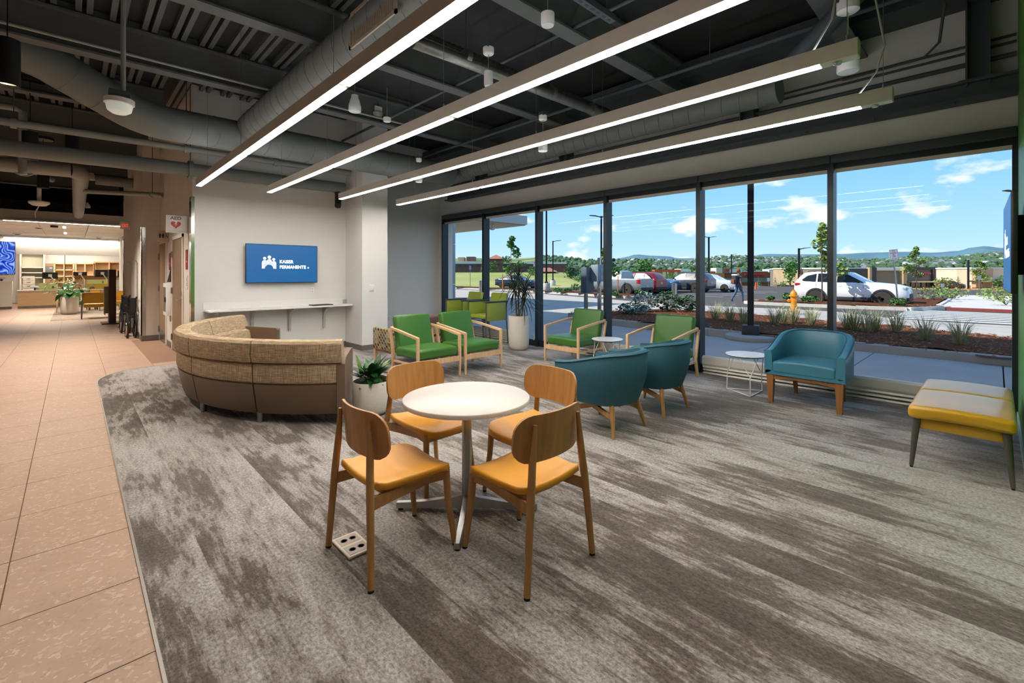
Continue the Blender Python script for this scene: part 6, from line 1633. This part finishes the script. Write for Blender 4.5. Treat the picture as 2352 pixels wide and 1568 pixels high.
# signs on posts
def post_sign(label, u, vb, zb, vt, vb2, wpx, lean=0, txt=True, F=None, face=None):
    p = gnd(u, vb, zb) if F is None else at(u, vb, F); p.z = zb; Fp = p.x * SF + p.y * CF; k = Fp / FPX
    t = thing('sign_post', label, 'sign', p, math.atan2(-SF, CF)); z1 = EYE + (628 - vt) * k - zb; z0 = EYE + (628 - vb2) * k - zb; w = wpx * k / 2
    t.rotation_euler = (0, lean, t.rotation_euler.z); t.rotation_mode = 'XYZ'
    q = MB(); q.box(-.025, .025, 0, .04, 0, z1 - .02); q.build('post', satin, t, smooth=0)
    q = MB(); q.prism(rrect(2 * w, z1 - z0, w * .18), -.004, .004, T(0, -.006, (z0 + z1) / 2) @ RX(PI / 2)); q.build('panel', face or sign_w, t, smooth=0)
    if txt:
        h_ = z1 - z0; zc = (z0 + z1) / 2
        rim = MB(); o_ = rrect(2 * w * .95, h_ * .96, w * .16); i_ = rrect(2 * w * .88, h_ * .91, w * .14)
        rim.add([(x, -.0112, zc + y) for x, y in o_] + [(x, -.0112, zc + y) for x, y in i_], [(a, (a + 1) % len(o_), len(o_) + (a + 1) % len(o_), len(o_) + a) for a in range(len(o_))]); rim.build('border', red_ink, t, smooth=0)
        for s_, yy_, sz in (('NO', .28, .22), ('PARKING', .09, .185), ('FIRE', -.09, .17), ('LANE', -.25, .17)):
            text('lettering', s_, h_ * sz, red_ink, t, T(0, -.011, zc + yy_ * h_) @ RX(PI / 2), .002, 'CENTER', sx=.8)
        q = MB(); q.add([(-w * .6, -.0115, zc - .38 * h_), (-w * .35, -.0115, zc - .34 * h_), (-w * .35, -.0115, zc - .42 * h_), (w * .6, -.0115, zc - .38 * h_), (w * .35, -.0115, zc - .34 * h_), (w * .35, -.0115, zc - .42 * h_)], [(0, 1, 2), (3, 5, 4)]); q.box(-w * .36, w * .36, -.012, -.011, zc - .388 * h_, zc - .372 * h_); q.build('arrow', red_ink, t, smooth=0)
    return t
post_sign('leaning NO PARKING FIRE LANE sign in front of the white SUV', 2064, 700, .05, 572, 596, 20, -.10)
post_sign('NO PARKING FIRE LANE sign left of the third window mullion', 1229, 672, .05, 600, 612, 8, 0)
post_sign('blue accessible parking sign on a post at the left window', 1080, 661, -.1, 610, 619, 5, 0, False, face=mat('blue_white_sign', '#7e9cc4', .5))
post_sign('grey sign seen from behind at the end of the pale path', 2249, 688, -.1, 633, 642, 9, 0, False, F=42, face=satin)
post_sign('small white notice on a post by the dirt lot', 2165, 682, -.1, 651, 660, 8, 0, False, F=38)
post_sign('small white notice near the blue spruces', 1765, 664, -.4, 638, 646, 6, 0, False, F=55)
# wooden stakes
for i, (u, vb, vt, F, lab) in enumerate(((1940, 692, 630, 25.5, 'orange stake in front of the white SUV door'), (1838, 680, 630, 26, 'orange stake behind the hydrant'), (1419, 676, 634, 33, 'orange stake in front of the pickup door'), (1155, 668, 630, 36, 'orange stake left of the dark sedan'), (2125, 672, 655, 42, 'orange stake at the dirt lot edge, left one'), (2228, 672, 655, 42, 'orange stake at the dirt lot edge, middle one'), (2280, 672, 655, 42, 'orange stake at the dirt lot edge, right one'), (1783, 669, 647, 45, 'orange stake behind the steel post'), (1740, 668, 648, 45, 'orange stake left of the blue spruces'))):
    p = at(u, vb, F); H = (vb - vt) / FPX * F; o = MB(); o.box(-.03, .03, -.03, .03, 0, H); o = o.build('wooden_stake', mat('orange_stake_wood', '#b9713a', .8, var=.1), smooth=0); p.z = max(-.35, p.z); o.location = p; o.rotation_euler = (0, .04 * (-1) ** i, .3); tag(o, lab, 'stake', 'orange wooden stakes')
p = at(1736, 668, 46); o = MB(); o.lathe([(.12, 0), (.06, .9), (0, .92)], 12); o = o.build('marker_post', mat('orange_marker', '#d9622a', .6)); o.location = (p.x, p.y, -.3); tag(o, 'bright orange marker post left of the blue spruces', 'marker')

# ---- entrance canopy and metal pier at the far left window
alp = mat('silver_composite_panel', '#9aa2a8', .4, .3, var=.02)
t = thing('metal_pier', 'silver panelled pier outside the far left window', 'pier', (7.75, 11.5, -.05))
for z0, z1 in ((0, 1.2), (1.21, 2.40), (2.41, 3.6), (3.61, 4.8)): q = MB(); q.box(-.44, .55, -.33, .35, z0, z1); q.build('panel', alp, t, smooth=0)
t = thing('entrance_canopy', 'flat pale entrance canopy over the drive at the far left window', 'canopy', (12.2, 21.8, 3.95))
q = MB(); q.box(-4.95, 4.8, -5.1, 5.2, .04, .5); q.build('fascia', mat('pale_grey_fascia', '#a9adad', .5, .1), t, smooth=0)
q = MB(); q.box(-.095, .095, -5.0, 5.1, 0, .045); sme = q.mesh('soffit_slat', wood('tan_soffit', '#a88f6c', '#b89f7c', sc_=8), 0)
for i in range(48): inst('soffit_slat', sme, t, (-4.75 + .2 * i, 0, 0))
for x, y in ((3.9, 4.2), (-2, 4.2)): q = MB(); q.box(x - .2, x + .2, y - .2, y + .2, -4.0, .05); q.build('column', alp, t, smooth=0)
q = MB(); q.lathe([(0, -.28), (.1, -.26), (.16, -.2), (.16, -.17), (.04, -.15), (.04, 0), (0, 0)], 18, (3.2, -4.2, 0)); q.build('dome_camera', white_p, t)

# ================================================================== vehicles
dglass = mat('dark_car_glass', '#1b2226', .15, .0, var=.05, spec=.35)
clad = mat('black_cladding', '#26272a', .6, var=.05)
tyre = mat('tyre_rubber', '#38342f', .85, var=.1)
rim_m = mat('silver_rim', '#9fa1a3', .3, .9, var=.05); rim_d = mat('dark_rim', '#707276', .35, .8)
tail_m = mat('red_tail_lamp', '#b3141c', .2, var=.05, spec=.7); head_m = mat('clear_headlamp', '#b9c2c8', .1, .3, spec=.8); plate_m = mat('licence_plate', '#aeb9b4', .5)
SH = {
 'suv': dict(W=.93, st=[(-2.30, .38, .72, .74, .66, .6), (-2.20, .27, .88, .93, .80, .70), (-1.9, .25, .97, 1.03, .90, .75), (-1.2, .25, 1.03, 1.11, .93, .72), (-.85, .25, 1.05, 1.14, .93, .70), (-.1, .25, 1.07, 1.60, .93, .62), (.4, .25, 1.08, 1.67, .93, .61), (1.4, .25, 1.10, 1.66, .93, .61), (1.9, .27, 1.12, 1.60, .92, .60), (2.12, .32, 1.12, 1.38, .90, .63), (2.3, .40, 1.06, 1.10, .84, .70)],
        win=[[(-.66, 1.12), (.0, 1.52), (.42, 1.57), (.42, 1.13)], [(.50, 1.13), (.50, 1.575), (1.25, 1.56), (1.25, 1.15)], [(1.33, 1.15), (1.33, 1.55), (1.72, 1.45), (1.95, 1.24), (1.9, 1.18)]], ws=(-.83, -.13), rw=(1.93, 2.25), wh=(-1.38, 1.30), r=.36, rails=True),
 'sedan': dict(W=.91, st=[(-2.35, .36, .60, .62, .66, .6), (-2.22, .24, .74, .78, .82, .7), (-1.8, .22, .84, .90, .89, .74), (-.95, .22, .92, .98, .91, .70), (-.15, .22, .94, 1.38, .91, .60), (.35, .22, .95, 1.45, .91, .58), (.95, .22, .96, 1.40, .91, .58), (1.55, .22, .97, 1.12, .91, .64), (1.9, .24, .98, 1.06, .9, .7), (2.25, .30, .96, 1.0, .84, .7), (2.38, .38, .85, .88, .74, .62)],
        win=[[(-.6, 1.0), (-.05, 1.30), (.32, 1.35), (.32, 1.0)], [(.40, 1.0), (.40, 1.36), (.95, 1.31), (1.4, 1.08), (1.3, 1.02)]], ws=(-.93, -.17), rw=(.97, 1.53), wh=(-1.42, 1.38), r=.33, rails=False),
 'hatch': dict(W=.90, st=[(-2.15, .36, .62, .64, .66, .6), (-2.02, .24, .80, .84, .80, .7), (-1.6, .22, .90, .96, .88, .74), (-.9, .22, .96, 1.03, .90, .70), (-.15, .22, .98, 1.44, .90, .60), (.3, .22, .99, 1.52, .90, .58), (1.1, .22, 1.02, 1.48, .90, .58), (1.7, .24, 1.04, 1.30, .89, .6), (1.98, .30, 1.02, 1.10, .86, .64), (2.12, .38, .92, .96, .78, .62)],
        win=[[(-.6, 1.04), (-.05, 1.36), (.32, 1.42), (.32, 1.05)], [(.40, 1.05), (.40, 1.43), (1.05, 1.40), (1.55, 1.18), (1.45, 1.09)]], ws=(-.88, -.17), rw=(1.72, 1.97), wh=(-1.30, 1.28), r=.33, rails=False),
 'pickup': dict(W=.95, st=[(-2.68, .45, .85, .88, .70, .6), (-2.55, .35, 1.02, 1.08, .86, .7), (-2.1, .32, 1.10, 1.16, .93, .76), (-1.45, .32, 1.14, 1.22, .95, .74), (-1.05, .32, 1.15, 1.25, .95, .70), (-.4, .32, 1.17, 1.74, .95, .64), (.1, .32, 1.18, 1.79, .95, .64), (.85, .32, 1.18, 1.77, .95, .64), (1.02, .32, 1.18, 1.70, .95, .66), (1.1, .32, 1.18, 1.20, .95, .86), (2.5, .35, 1.18, 1.20, .95, .86), (2.68, .42, 1.15, 1.17, .92, .86)],
        win=[[(-.9, 1.24), (-.3, 1.64), (.08, 1.68), (.08, 1.24)], [(.16, 1.24), (.16, 1.68), (.82, 1.66), (.86, 1.24)]], ws=(-1.03, -.43), rw=(.87, 1.08), wh=(-1.72, 1.62), r=.39, rails=False, bed=True)}
def car(label, kind, paint_col, loc, rz, rims=rim_m, group=None, name='car'):
    d = SH[kind]; t = thing(name, label, 'car' if kind != 'pickup' else 'truck', loc, rz, group); st = d['st']
    pm = mat('car_paint_' + paint_col.lstrip('#'), paint_col, .28, .25 if paint_col not in ('#eceeef',) else .0, var=.01, spec=.6, coat=.6)
    def S(y):
        for a, b_ in zip(st[:-1], st[1:]):
            if y <= b_[0]: k = (y - a[0]) / (b_[0] - a[0]); return [p + (q_ - p) * k for p, q_ in zip(a, b_)]
        return st[-1]
    ys = []
    for a, b_ in zip(st[:-1], st[1:]):
        n = max(1, int((b_[0] - a[0]) / .25)); ys += [a[0] + (b_[0] - a[0]) * i / n for i in range(n)]
    ys.append(st[-1][0]); rings = []
    for y in ys:
        _, zb, zl, zt_, wb, wt = S(y); zm = (zb + zl) / 2
        h = [(wb * .88, zb), (wb * .975, zb + .10), (wb * 1.0, zm), (wb * .985, zl - .06), (wb * .955, zl), (wt + .02, zt_ - .05), (wt - .04, zt_ - .012), (wt * .5, zt_ + .005)]
        rings.append([(x, y, z) for x, z in h] + [(-x, y, z) for x, z in reversed(h)])
    q = MB(); q.loft(rings); body = q.build('body', pm, t, 38)
    def side_x(y, z):
        _, zb, zl, zt_, wb, wt = S(y); k = max(0, min(1, (z - zl) / max(.01, zt_ - .05 - zl))); return wb * .955 + (wt + .02 - wb * .955) * k
    for sx in (-1, 1):
        for wpoly in d['win']:
            q = MB(); n = len(wpoly); q.add([(sx * (side_x(y, z) + .026), y, z) for y, z in wpoly] + [(sx * (side_x(y, z) - .05), y, z) for y, z in wpoly], [tuple(range(n)), tuple(range(2 * n - 1, n - 1, -1))] + [(i, (i + 1) % n, n + (i + 1) % n, n + i) for i in range(n)]); q.build('side_window', dglass, t, smooth=0)
        for wy in d['wh']:
            r = d['r']; xo = sx * (d['W'] + .025)
            q = MB(); q.lathe([(r * .62, -.11), (r * .93, -.11), (r, -.07), (r, .07), (r * .93, .11), (r * .62, .11)], 28, m=T(xo - sx * .10, wy, r) @ RY(PI / 2)); w_ = q.build('wheel', tyre, t)
            q = MB(); q.lathe([(r * .60, -.02), (r * .66, -.02), (r * .66, .108), (r * .60, .108)], 24, m=T(xo - sx * .10, wy, r) @ RY(PI / 2 * sx))
            for k in range(5): q.box(-.035 * r / .36, .035 * r / .36, .03, r * .63, .075, .098, T(xo - sx * .10, wy, r) @ RY(PI / 2 * sx) @ RZ(2 * PI * k / 5 + .3))
            q.lathe([(.06, .06), (.06, .11), (0, .11)], 12, m=T(xo - sx * .10, wy, r) @ RY(PI / 2 * sx)); q.build('rim', rims, w_)
            q = MB(); q.lathe([(0, .0), (r * .6, .0), (r * .6, .02), (0, .02)], 20, m=T(xo - sx * .10, wy, r) @ RY(PI / 2 * sx)); q.build('hub_dark', clad, w_)
            ar = []
            for i in range(13):
                a = PI * i / 12; c_, s_ = math.cos(a), math.sin(a); r0, r1 = r * 1.08, r * 1.30
                ar.append([(sx * (d['W'] - .10), wy + r0 * c_, r + r0 * s_), (sx * (d['W'] + .018), wy + r0 * c_, r + r0 * s_), (sx * (d['W'] + .012), wy + r1 * c_, r + r1 * s_), (sx * (d['W'] - .10), wy + r1 * c_, r + r1 * s_)])
            q = MB(); q.loft(ar); q.build('wheel_arch', clad if kind in ('suv', 'pickup') else pm, t, 50)
            q = MB(); q.lathe([(0, 0), (r * 1.1, 0), (r * 1.1, .01), (0, .01)], 20, m=T(sx * (d['W'] + .0), wy, r) @ RY(PI / 2 * sx)); q.build('wheel_well', black_p, t)
        if kind in ('suv', 'pickup'): q = MB(); q.rbox(sx * (d['W'] - .01) - .02, sx * (d['W'] - .01) + .02, d['wh'][0] + d['r'] * 1.2, d['wh'][1] - d['r'] * 1.2, .24, .42, .015, k=1); q.build('sill_cladding', clad, t)
        my = d['win'][0][0][0] + .18; q = MB(); q.rbox(sx * (d['W'] + .07) - .09, sx * (d['W'] + .07) + .09, my - .06, my + .05, d['win'][0][0][1] - .02, d['win'][0][0][1] + .12, .03, k=2); q.build('mirror', clad if kind == 'suv' else pm, t)
        for hy_ in (d['win'][0][3][0] - .12, d['win'][1][-1][0] - .15 if len(d['win'][1]) > 3 else 1.0):
            q = MB(); z = S(hy_)[2] - .14; q.rbox(sx * (d['W'] - .012) - .012, sx * (d['W'] - .012) + .012, hy_ - .09, hy_ + .09, z - .012, z + .012, .006, k=1); q.build('door_handle', pm, t)
        for dy in (d['win'][0][0][0] + .02, d['win'][0][3][0] + .04, d['win'][1][-1][0] + .05):
            _, zb, zl, *_r = S(dy); q = MB(); q.box(sx * d['W'] * .985 - .006, sx * d['W'] * .985 + .006, dy - .006, dy + .006, zb + .2, zl - .06); q.build('door_gap', black_p, t, smooth=0)
        y = st[2][0]; _, zb, zl, zt_, wb, wt = S(y - .12)
        q = MB(); q.rbox(sx * wb * .72 - .2, sx * wb * .72 + .2, y - .36, y - .02, zl - .14, zl - .01, .03, k=2); q.build('headlamp', head_m, t)
        y = st[-1][0]; _, zb, zl, zt_, wb, wt = S(y - .14)
        q = MB(); q.rbox(sx * wb * .88 - .12, sx * wb * .88 + .12, y - .30, y - .03, zl - .16 if kind != 'pickup' else zl - .34, zl - .03, .02, k=1); q.build('tail_lamp', tail_m, t)
        if d['rails']: q = MB(); q.tube([(sx * .56, -.05, 1.63), (sx * .56, .1, 1.70), (sx * .56, 1.6, 1.70), (sx * .56, 1.75, 1.66)], .018, 6); q.build('roof_rail', clad, t)
    def pane(y0, y1, nm):
        a, b_ = S(y0), S(y1); q = MB(); up = .012
        q.add([(-a[5] * .92, y0, a[3] + up - .02), (a[5] * .92, y0, a[3] + up - .02), (b_[5] * .9, y1, b_[3] + up - .02), (-b_[5] * .9, y1, b_[3] + up - .02), (-a[5] * .92, y0, a[3] - .06), (a[5] * .92, y0, a[3] - .06), (b_[5] * .9, y1, b_[3] - .06), (-b_[5] * .9, y1, b_[3] - .06)], [(0, 1, 2, 3), (4, 7, 6, 5), (0, 4, 5, 1), (1, 5, 6, 2), (2, 6, 7, 3), (3, 7, 4, 0)]); q.build(nm, dglass, t, smooth=0)
    pane(*d['ws'], 'windscreen'); pane(*d['rw'], 'rear_window')
    f, r_ = st[0], st[-1]
    q = MB(); q.rbox(-.55, .55, f[0] - .03, f[0] + .15, f[1] + .02, f[2] - .10, .03, k=1); q.build('grille', clad, t)
    q = MB(); q.rbox(-d['W'] * .86, d['W'] * .86, r_[0] - .16, r_[0] + .02, r_[1] - .06, r_[1] + .16, .04, k=2); q.build('rear_bumper', clad if kind in ('suv', 'pickup') else pm, t)
    q = MB(); q.rbox(-d['W'] * .84, d['W'] * .84, f[0] - .02, f[0] + .16, f[1] - .10, f[1] + .06, .04, k=2); q.build('front_bumper', clad if kind in ('suv', 'pickup') else pm, t)
    q = MB(); zc = (r_[1] + r_[2]) / 2 + (-.12 if kind == 'pickup' else .1); q.box(-.16, .16, r_[0] - .0, r_[0] + .012, zc - .08, zc + .08); q.build('licence_plate', plate_m, t, smooth=0)
    if d.get('bed'): q = MB(); q.box(-.78, .78, 1.2, 2.55, 1.0, 1.212); q.build('bed_floor', clad, t, smooth=0)
    q = MB(); q.box(-d['W'] * .8, d['W'] * .8, d['wh'][0] - .4, d['wh'][1] + .5, .18, .3); q.build('underbody', black_p, t, smooth=0)
    return t
ZA = -.08
car('white SUV with black cladding and wheel arches parked behind the fire lane sign', 'suv', '#eceeef', (28.4, 5.05, ZA), 0.0, rim_d, name='suv')
car('silver grey pickup truck parked behind the long island', 'pickup', '#8e979b', (29.6, 19.8, ZA), PI + .0, rim_m, name='pickup_truck')
car('red SUV parked between the pickup and the blue SUV', 'suv', '#8e1620', (32.35, 19.8, ZA), PI, rim_d, name='suv')
car('blue SUV parked nose towards us beyond the red SUV', 'suv', '#3f5f80', (35.05, 19.9, ZA), 0.0, rim_m, name='suv')
car('dark grey SUV with its tail towards the walking man', 'suv', '#4a4d55', (37.75, 18.3, ZA), PI, rim_d, name='suv')
car('white hatchback parked behind the walking man', 'hatch', '#dfe2e4', (40.4, 17.0, ZA), 0, rim_m)
car('dark blue sedan seen over the lime chairs through the second window', 'sedan', '#28323f', (34.6, 35.5, ZA), .25, rim_m)
car('small dark red car far beyond the dirt lot', 'hatch', '#7c1f2a', at(2183, 664, 80), .9, rim_d)

# ---- walking man with a backpack
p = gnd(1696, 693, ZA); t = thing('person', 'man with a backpack in grey T-shirt and jeans walking across the car park', 'person', (p.x, p.y, ZA), math.radians(62))
shirt = mat('slate_blue_shirt', '#4a5361', .85); jeans = mat('blue_jeans', '#3f5f80', .85, var=.1, vs_=12); shoe = mat('brown_shoe', '#4b4038', .7)
# one continuous body: pelvis root, torso, arms, legs in mid-stride (front = -Y)
BV = [(0, 0, .95), (0, .01, 1.15), (0, .02, 1.38), (0, -.01, 1.50), (-.19, .02, 1.42), (.19, .02, 1.42), (-.24, .08, 1.15), (.25, -.02, 1.16), (-.22, .0, .93), (.26, -.2, 1.0), (-.22, -.03, .86), (.26, -.27, .96), (-.09, 0, .88), (.09, 0, .88), (-.10, -.16, .50), (.10, .10, .48), (-.10, -.20, .09), (.10, .36, .16), (-.10, -.33, .04), (.10, .30, .03)]
BE = [(0, 1), (1, 2), (2, 3), (2, 4), (2, 5), (4, 6), (5, 7), (6, 8), (7, 9), (8, 10), (9, 11), (0, 12), (0, 13), (12, 14), (13, 15), (14, 16), (15, 17), (16, 18), (17, 19)]
BR = [(.15, .11), (.16, .12), (.17, .11), .06, .065, .065, .05, .05, .038, .038, .032, .032, .095, .095, .065, .065, .05, .05, .045, .045]
bo = skin_body('body', BV, BE, BR, [shirt, jeans, skin_t, shoe], t)
for f_ in bo.data.polygons:
    c_ = f_.center
    f_.material_index = 3 if c_.z < .09 or (c_.z < .14 and c_.y > .2) else 1 if c_.z < .98 and abs(c_.x) < .20 else 2 if (c_.z < 1.14 and abs(c_.x) > .18) else 0
q = MB(); q.cyl((0, 0, 1.46), (0, -.02, 1.58), .052, .05, n=12); q.build('neck', skin_t, t)
head(t, (0, -.02, 1.67), mat('reddish_brown_hair', '#7a4a2c', .7, var=.2, vs_=40), False, -.1, 1.12)
for sx, c_ in ((-1, (-.22, -.04, .84)), (1, (.26, -.29, .95))):
    q = MB(); q.rbox(c_[0] - .018, c_[0] + .018, c_[1] - .04, c_[1] + .03, c_[2] - .05, c_[2] + .03, .015, k=2)
    for k in range(4): q.tube([(c_[0] - .012 + .008 * k, c_[1] - .035 + .022 * k, c_[2] - .045), (c_[0] - .012 + .008 * k, c_[1] - .04 + .022 * k, c_[2] - .085 + .006 * abs(k - 1)), (c_[0] - .006 + .008 * k, c_[1] - .03 + .022 * k, c_[2] - .115 + .008 * abs(k - 1))], [.009, .0085, .007], 6)
    q.tube([(c_[0], c_[1] - .04, c_[2]), (c_[0] + .005, c_[1] - .065, c_[2] - .04), (c_[0] + .005, c_[1] - .06, c_[2] - .07)], [.011, .009, .008], 6); q.build('hand', skin_t, t, 60)
bpk = thing('backpack', 'dark grey and orange backpack worn by the walking man', 'bag', t.location, t.rotation_euler.z)
q = MB(); q.rbox(-.17, .17, .13, .34, .98, 1.45, .06, k=3); q.build('main_bag', mat('charcoal_nylon', '#35302e', .8), bpk, 60)
q = MB(); q.rbox(-.13, .13, .32, .42, 1.0, 1.25, .04, k=2); q.build('front_pocket', mat('brown_orange_nylon', '#7a4a30', .8), bpk, 60)
for sx in (-1, 1): q = MB(); q.tube([(sx * .11, .16, 1.42), (sx * .13, .05, 1.50), (sx * .13, -.10, 1.42), (sx * .14, -.11, 1.25), (sx * .15, .08, 1.05)], .02, 6); q.build('strap', mat('orange_strap', '#9a5a34', .8), bpk)
q = MB(); q.cyl((-.2, .24, 1.48), (.2, .24, 1.48), .05, n=12); q.build('rolled_mat', mat('pale_mat', '#c9c9c6', .8), bpk)

# ---- buildings beyond the car park
brick = mat('brown_brick', '#6f4f45', .9, var=.08, vs_=.8); brick_r = mat('red_brown_brick', '#8d5239', .9, var=.06, vs_=.5); orange_b = mat('orange_brick', '#c98248', .9, var=.05, vs_=.5)
cream = mat('cream_stucco', '#d8c9ad', .9); whiteb = mat('white_parapet', '#d6d6d2', .8); taupe = mat('taupe_stucco', '#80776c', .9, var=.03, vs_=.5); dkb = mat('dark_charcoal_stucco', '#46464a', .9); tanb = mat('tan_stone', '#b49a7c', .9, var=.08, vs_=.6); roofr = mat('red_tile_roof', '#a5694e', .85, var=.06, vs_=.8); glassb = mat('shop_glass', '#39444a', .15, spec=.7)
def bld(label, u0, u1, vt, vb, F, mt, depth=14, name='building', yaw=0):
    """a box building whose front face is square to the view; returns root and helper to add facade parts"""
    c_ = at((u0 + u1) / 2, 628, F); k = F / FPX; z0 = EYE + (628 - vb) * k - 1.5; H = EYE + (628 - vt) * k - z0; w = (u1 - u0) * k / 2
    t = thing(name, label, 'building', (c_.x, c_.y, z0), math.atan2(-SF, CF) + yaw)
    q = MB(); q.box(-w, w, 0, depth, 0, H); q.build('wall', mt, t, smooth=0)
    q = MB(); q.box(-w - .15, w + .15, -.15, depth + .15, H, H + .25); q.build('roof_edge', whiteb, t, smooth=0)
    def P(a0, a1, v0, v1, m_, nm, d0=-.3, d1=.3):
        x0 = (a0 - (u0 + u1) / 2) * k; x1 = (a1 - (u0 + u1) / 2) * k; zt_ = EYE + (628 - v0) * k - z0; zb_ = EYE + (628 - v1) * k - z0
        q = MB(); q.box(x0, x1, d0, d1, zb_, zt_); return q.build(nm, m_, t, smooth=0)
    return t, P
t, P = bld('long brown brick school building with roof units beyond the grass bank', 1030, 1300, 606, 628, 125, brick, 25)
P(1047, 1062, 589, 607, tanb, 'roof_unit', 5, 9); P(1068, 1088, 588, 607, brick, 'roof_unit', 4, 9); P(1046, 1105, 600, 604, whiteb, 'white_band', -.4, .2)
for a in range(1052, 1100, 14): P(a, a + 8, 608, 611, dkb, 'window', -.2, .2)
P(1122, 1156, 596, 630, brick, 'tower', -2, 8)
k = 125 / FPX; x0, x1 = (1118 - 1165) * k, (1160 - 1165) * k; z_ = EYE + (628 - 595) * k - (EYE + (628 - 628) * k - 1.5)
q = MB(); q.add([(x0, -2.6, z_), (x1, -2.6, z_), (x1, 8.6, z_), (x0, 8.6, z_), ((x0 + x1) / 2, 3, z_ + 1.35)], [(0, 1, 4), (1, 2, 4), (2, 3, 4), (3, 0, 4), (3, 2, 1, 0)]); q.build('tower_roof', roofr, t, smooth=0)
P(1140, 1150, 606, 609, dkb, 'window', -2.2, -1.9); P(1190, 1225, 612, 615, dkb, 'window', -.2, .2); P(1190, 1300, 602, 606, whiteb, 'white_band', -.4, .2)
t, P = bld('small brick pavilion with a red tile roof left of the round tree', 1244, 1276, 624, 650, 85, brick, 9, 'pavilion')
k = 85 / FPX; w = 20 * k; z_ = EYE + (628 - 624) * k - (EYE + (628 - 650) * k - 1.5); q = MB(); q.add([(-w, -1, z_), (w, -1, z_), (w, 10, z_), (-w, 10, z_), (-w * .4, 4.5, z_ + .8), (w * .4, 4.5, z_ + .8)], [(0, 1, 5, 4), (2, 3, 4, 5), (1, 2, 5), (3, 0, 4), (3, 2, 1, 0)]); q.build('roof', roofr, t, smooth=0)
P(1250, 1256, 632, 646, glassb, 'doorway'); P(1262, 1270, 632, 642, glassb, 'window')
t, P = bld('grey-roofed building far behind the round tree', 1298, 1330, 611, 628, 190, taupe, 14); P(1304, 1312, 613, 617, cream, 'parapet'); P(1313, 1322, 613, 617, cream, 'parapet'); P(1314, 1322, 619, 622, red_ink, 'shop_sign')
t, P = bld('cream and orange store front behind the blue SUV', 1503, 1590, 623, 648, 112, tanb, 16)
P(1501, 1560, 619, 624, mat('orange_roof_band', '#c4532f', .8), 'roof_band', -1, 6); P(1520, 1527, 622, 648, cream, 'pillar', -.8, .4); P(1529, 1533, 622, 648, cream, 'pillar', -.8, .4); P(1547, 1553, 621, 636, cream, 'pillar', -.8, .4); P(1562, 1585, 617, 625, whiteb, 'parapet', -.5, 4); P(1556, 1582, 632, 646, brick_r, 'brick_panel', -.5, .4)
t, P = bld('long red brick store with white parapets behind the walking man', 1612, 1802, 624, 648, 132, brick_r, 20)
P(1612, 1662, 626, 640, orange_b, 'orange_panel', -.5, .3); P(1612, 1662, 639, 648, cream, 'base_panel', -.6, .3); P(1643, 1657, 615, 627, cream, 'parapet', -.6, 3); P(1657, 1674, 616, 627, taupe, 'parapet', -.5, 3); P(1663, 1673, 618, 622, red_ink, 'shop_lettering', -.75, -.5)
P(1674, 1702, 618, 626, whiteb, 'parapet', -.5, 3); P(1764, 1788, 618, 625, whiteb, 'parapet', -.6, 3); P(1662, 1802, 638, 648, taupe, 'base_panel', -.6, .3)
for a in range(1708, 1754, 6): P(a, a + 4.5, 628, 632, red_ink, 'shop_letter', -.8, -.5)
t, P = bld('tan stone block building left of the white SUV roof', 1833, 1862, 617, 640, 105, tanb, 10); P(1835, 1840, 622, 630, taupe, 'panel')
t, P = bld('long taupe and charcoal store beyond the white SUV', 1905, 2147, 617, 655, 96, taupe, 22)
P(1905, 1989, 617, 640, dkb, 'dark_panel', -.5, .4); P(1989, 1994, 614, 652, tanb, 'pier', -1.0, 1); P(1994, 2008, 614, 650, dkb, 'dark_panel', -.6, .6); P(2009, 2070, 615, 621, whiteb, 'parapet', -.6, 3); P(2066, 2074, 613, 652, tanb, 'pier', -1.0, 1); P(2138, 2148, 615, 655, dkb, 'dark_panel', -.6, .6); P(2075, 2148, 613.5, 619, dkb, 'parapet', -.5, 2)
for i, a in enumerate(range(2098, 2132, 5)): P(a, a + 3.6, 626, 630, mat('magenta_letters', '#a8324f', .6), 'shop_letter', -.7, -.3)
for i, a in enumerate(range(2106, 2120, 5)): P(a, a + 3.6, 632, 635, mat('magenta_letters', '#a8324f', .6), 'shop_letter', -.7, -.3)
P(2075, 2150, 645, 648, satin, 'awning', -2, .3)
for a in range(2078, 2148, 12): P(a, a + 9, 649, 658, glassb, 'shop_window', -.3, .3)
t, P = bld('tan stone building with cream wall at the right edge of the view', 2232, 2335, 617, 660, 88, cream, 14); P(2232, 2271, 616, 660, tanb, 'stone_tower', -.8, 3); P(2226, 2300, 644, 647, satin, 'awning', -2.2, 0); P(2273, 2330, 651, 653, taupe, 'band', -.4, .2)
for a in (2278, 2294): P(a, a + 8, 654, 661, glassb, 'window', -.3, .2)
# power line poles and wires beyond
t = thing('utility_pole', 'wooden utility pole with sagging wires in the valley', 'utility pole', at(2164, 640, 140)); q = MB(); q.cyl((0, 0, -6), (0, 0, 3.6), .2, n=8); q.build('mast', bark, t)
for z in (3.2, 1.9, 1.0, .2): q = MB(); q.tube([tuple(at(2147, 628, 138) - at(2164, 628, 140) + Vector((0, 0, z))), (0, 0, z - .2), tuple(at(2232, 628, 142) - at(2164, 628, 140) + Vector((0, 0, z - .6)))], .035, 4); q.build('wire', pipe_m, t)
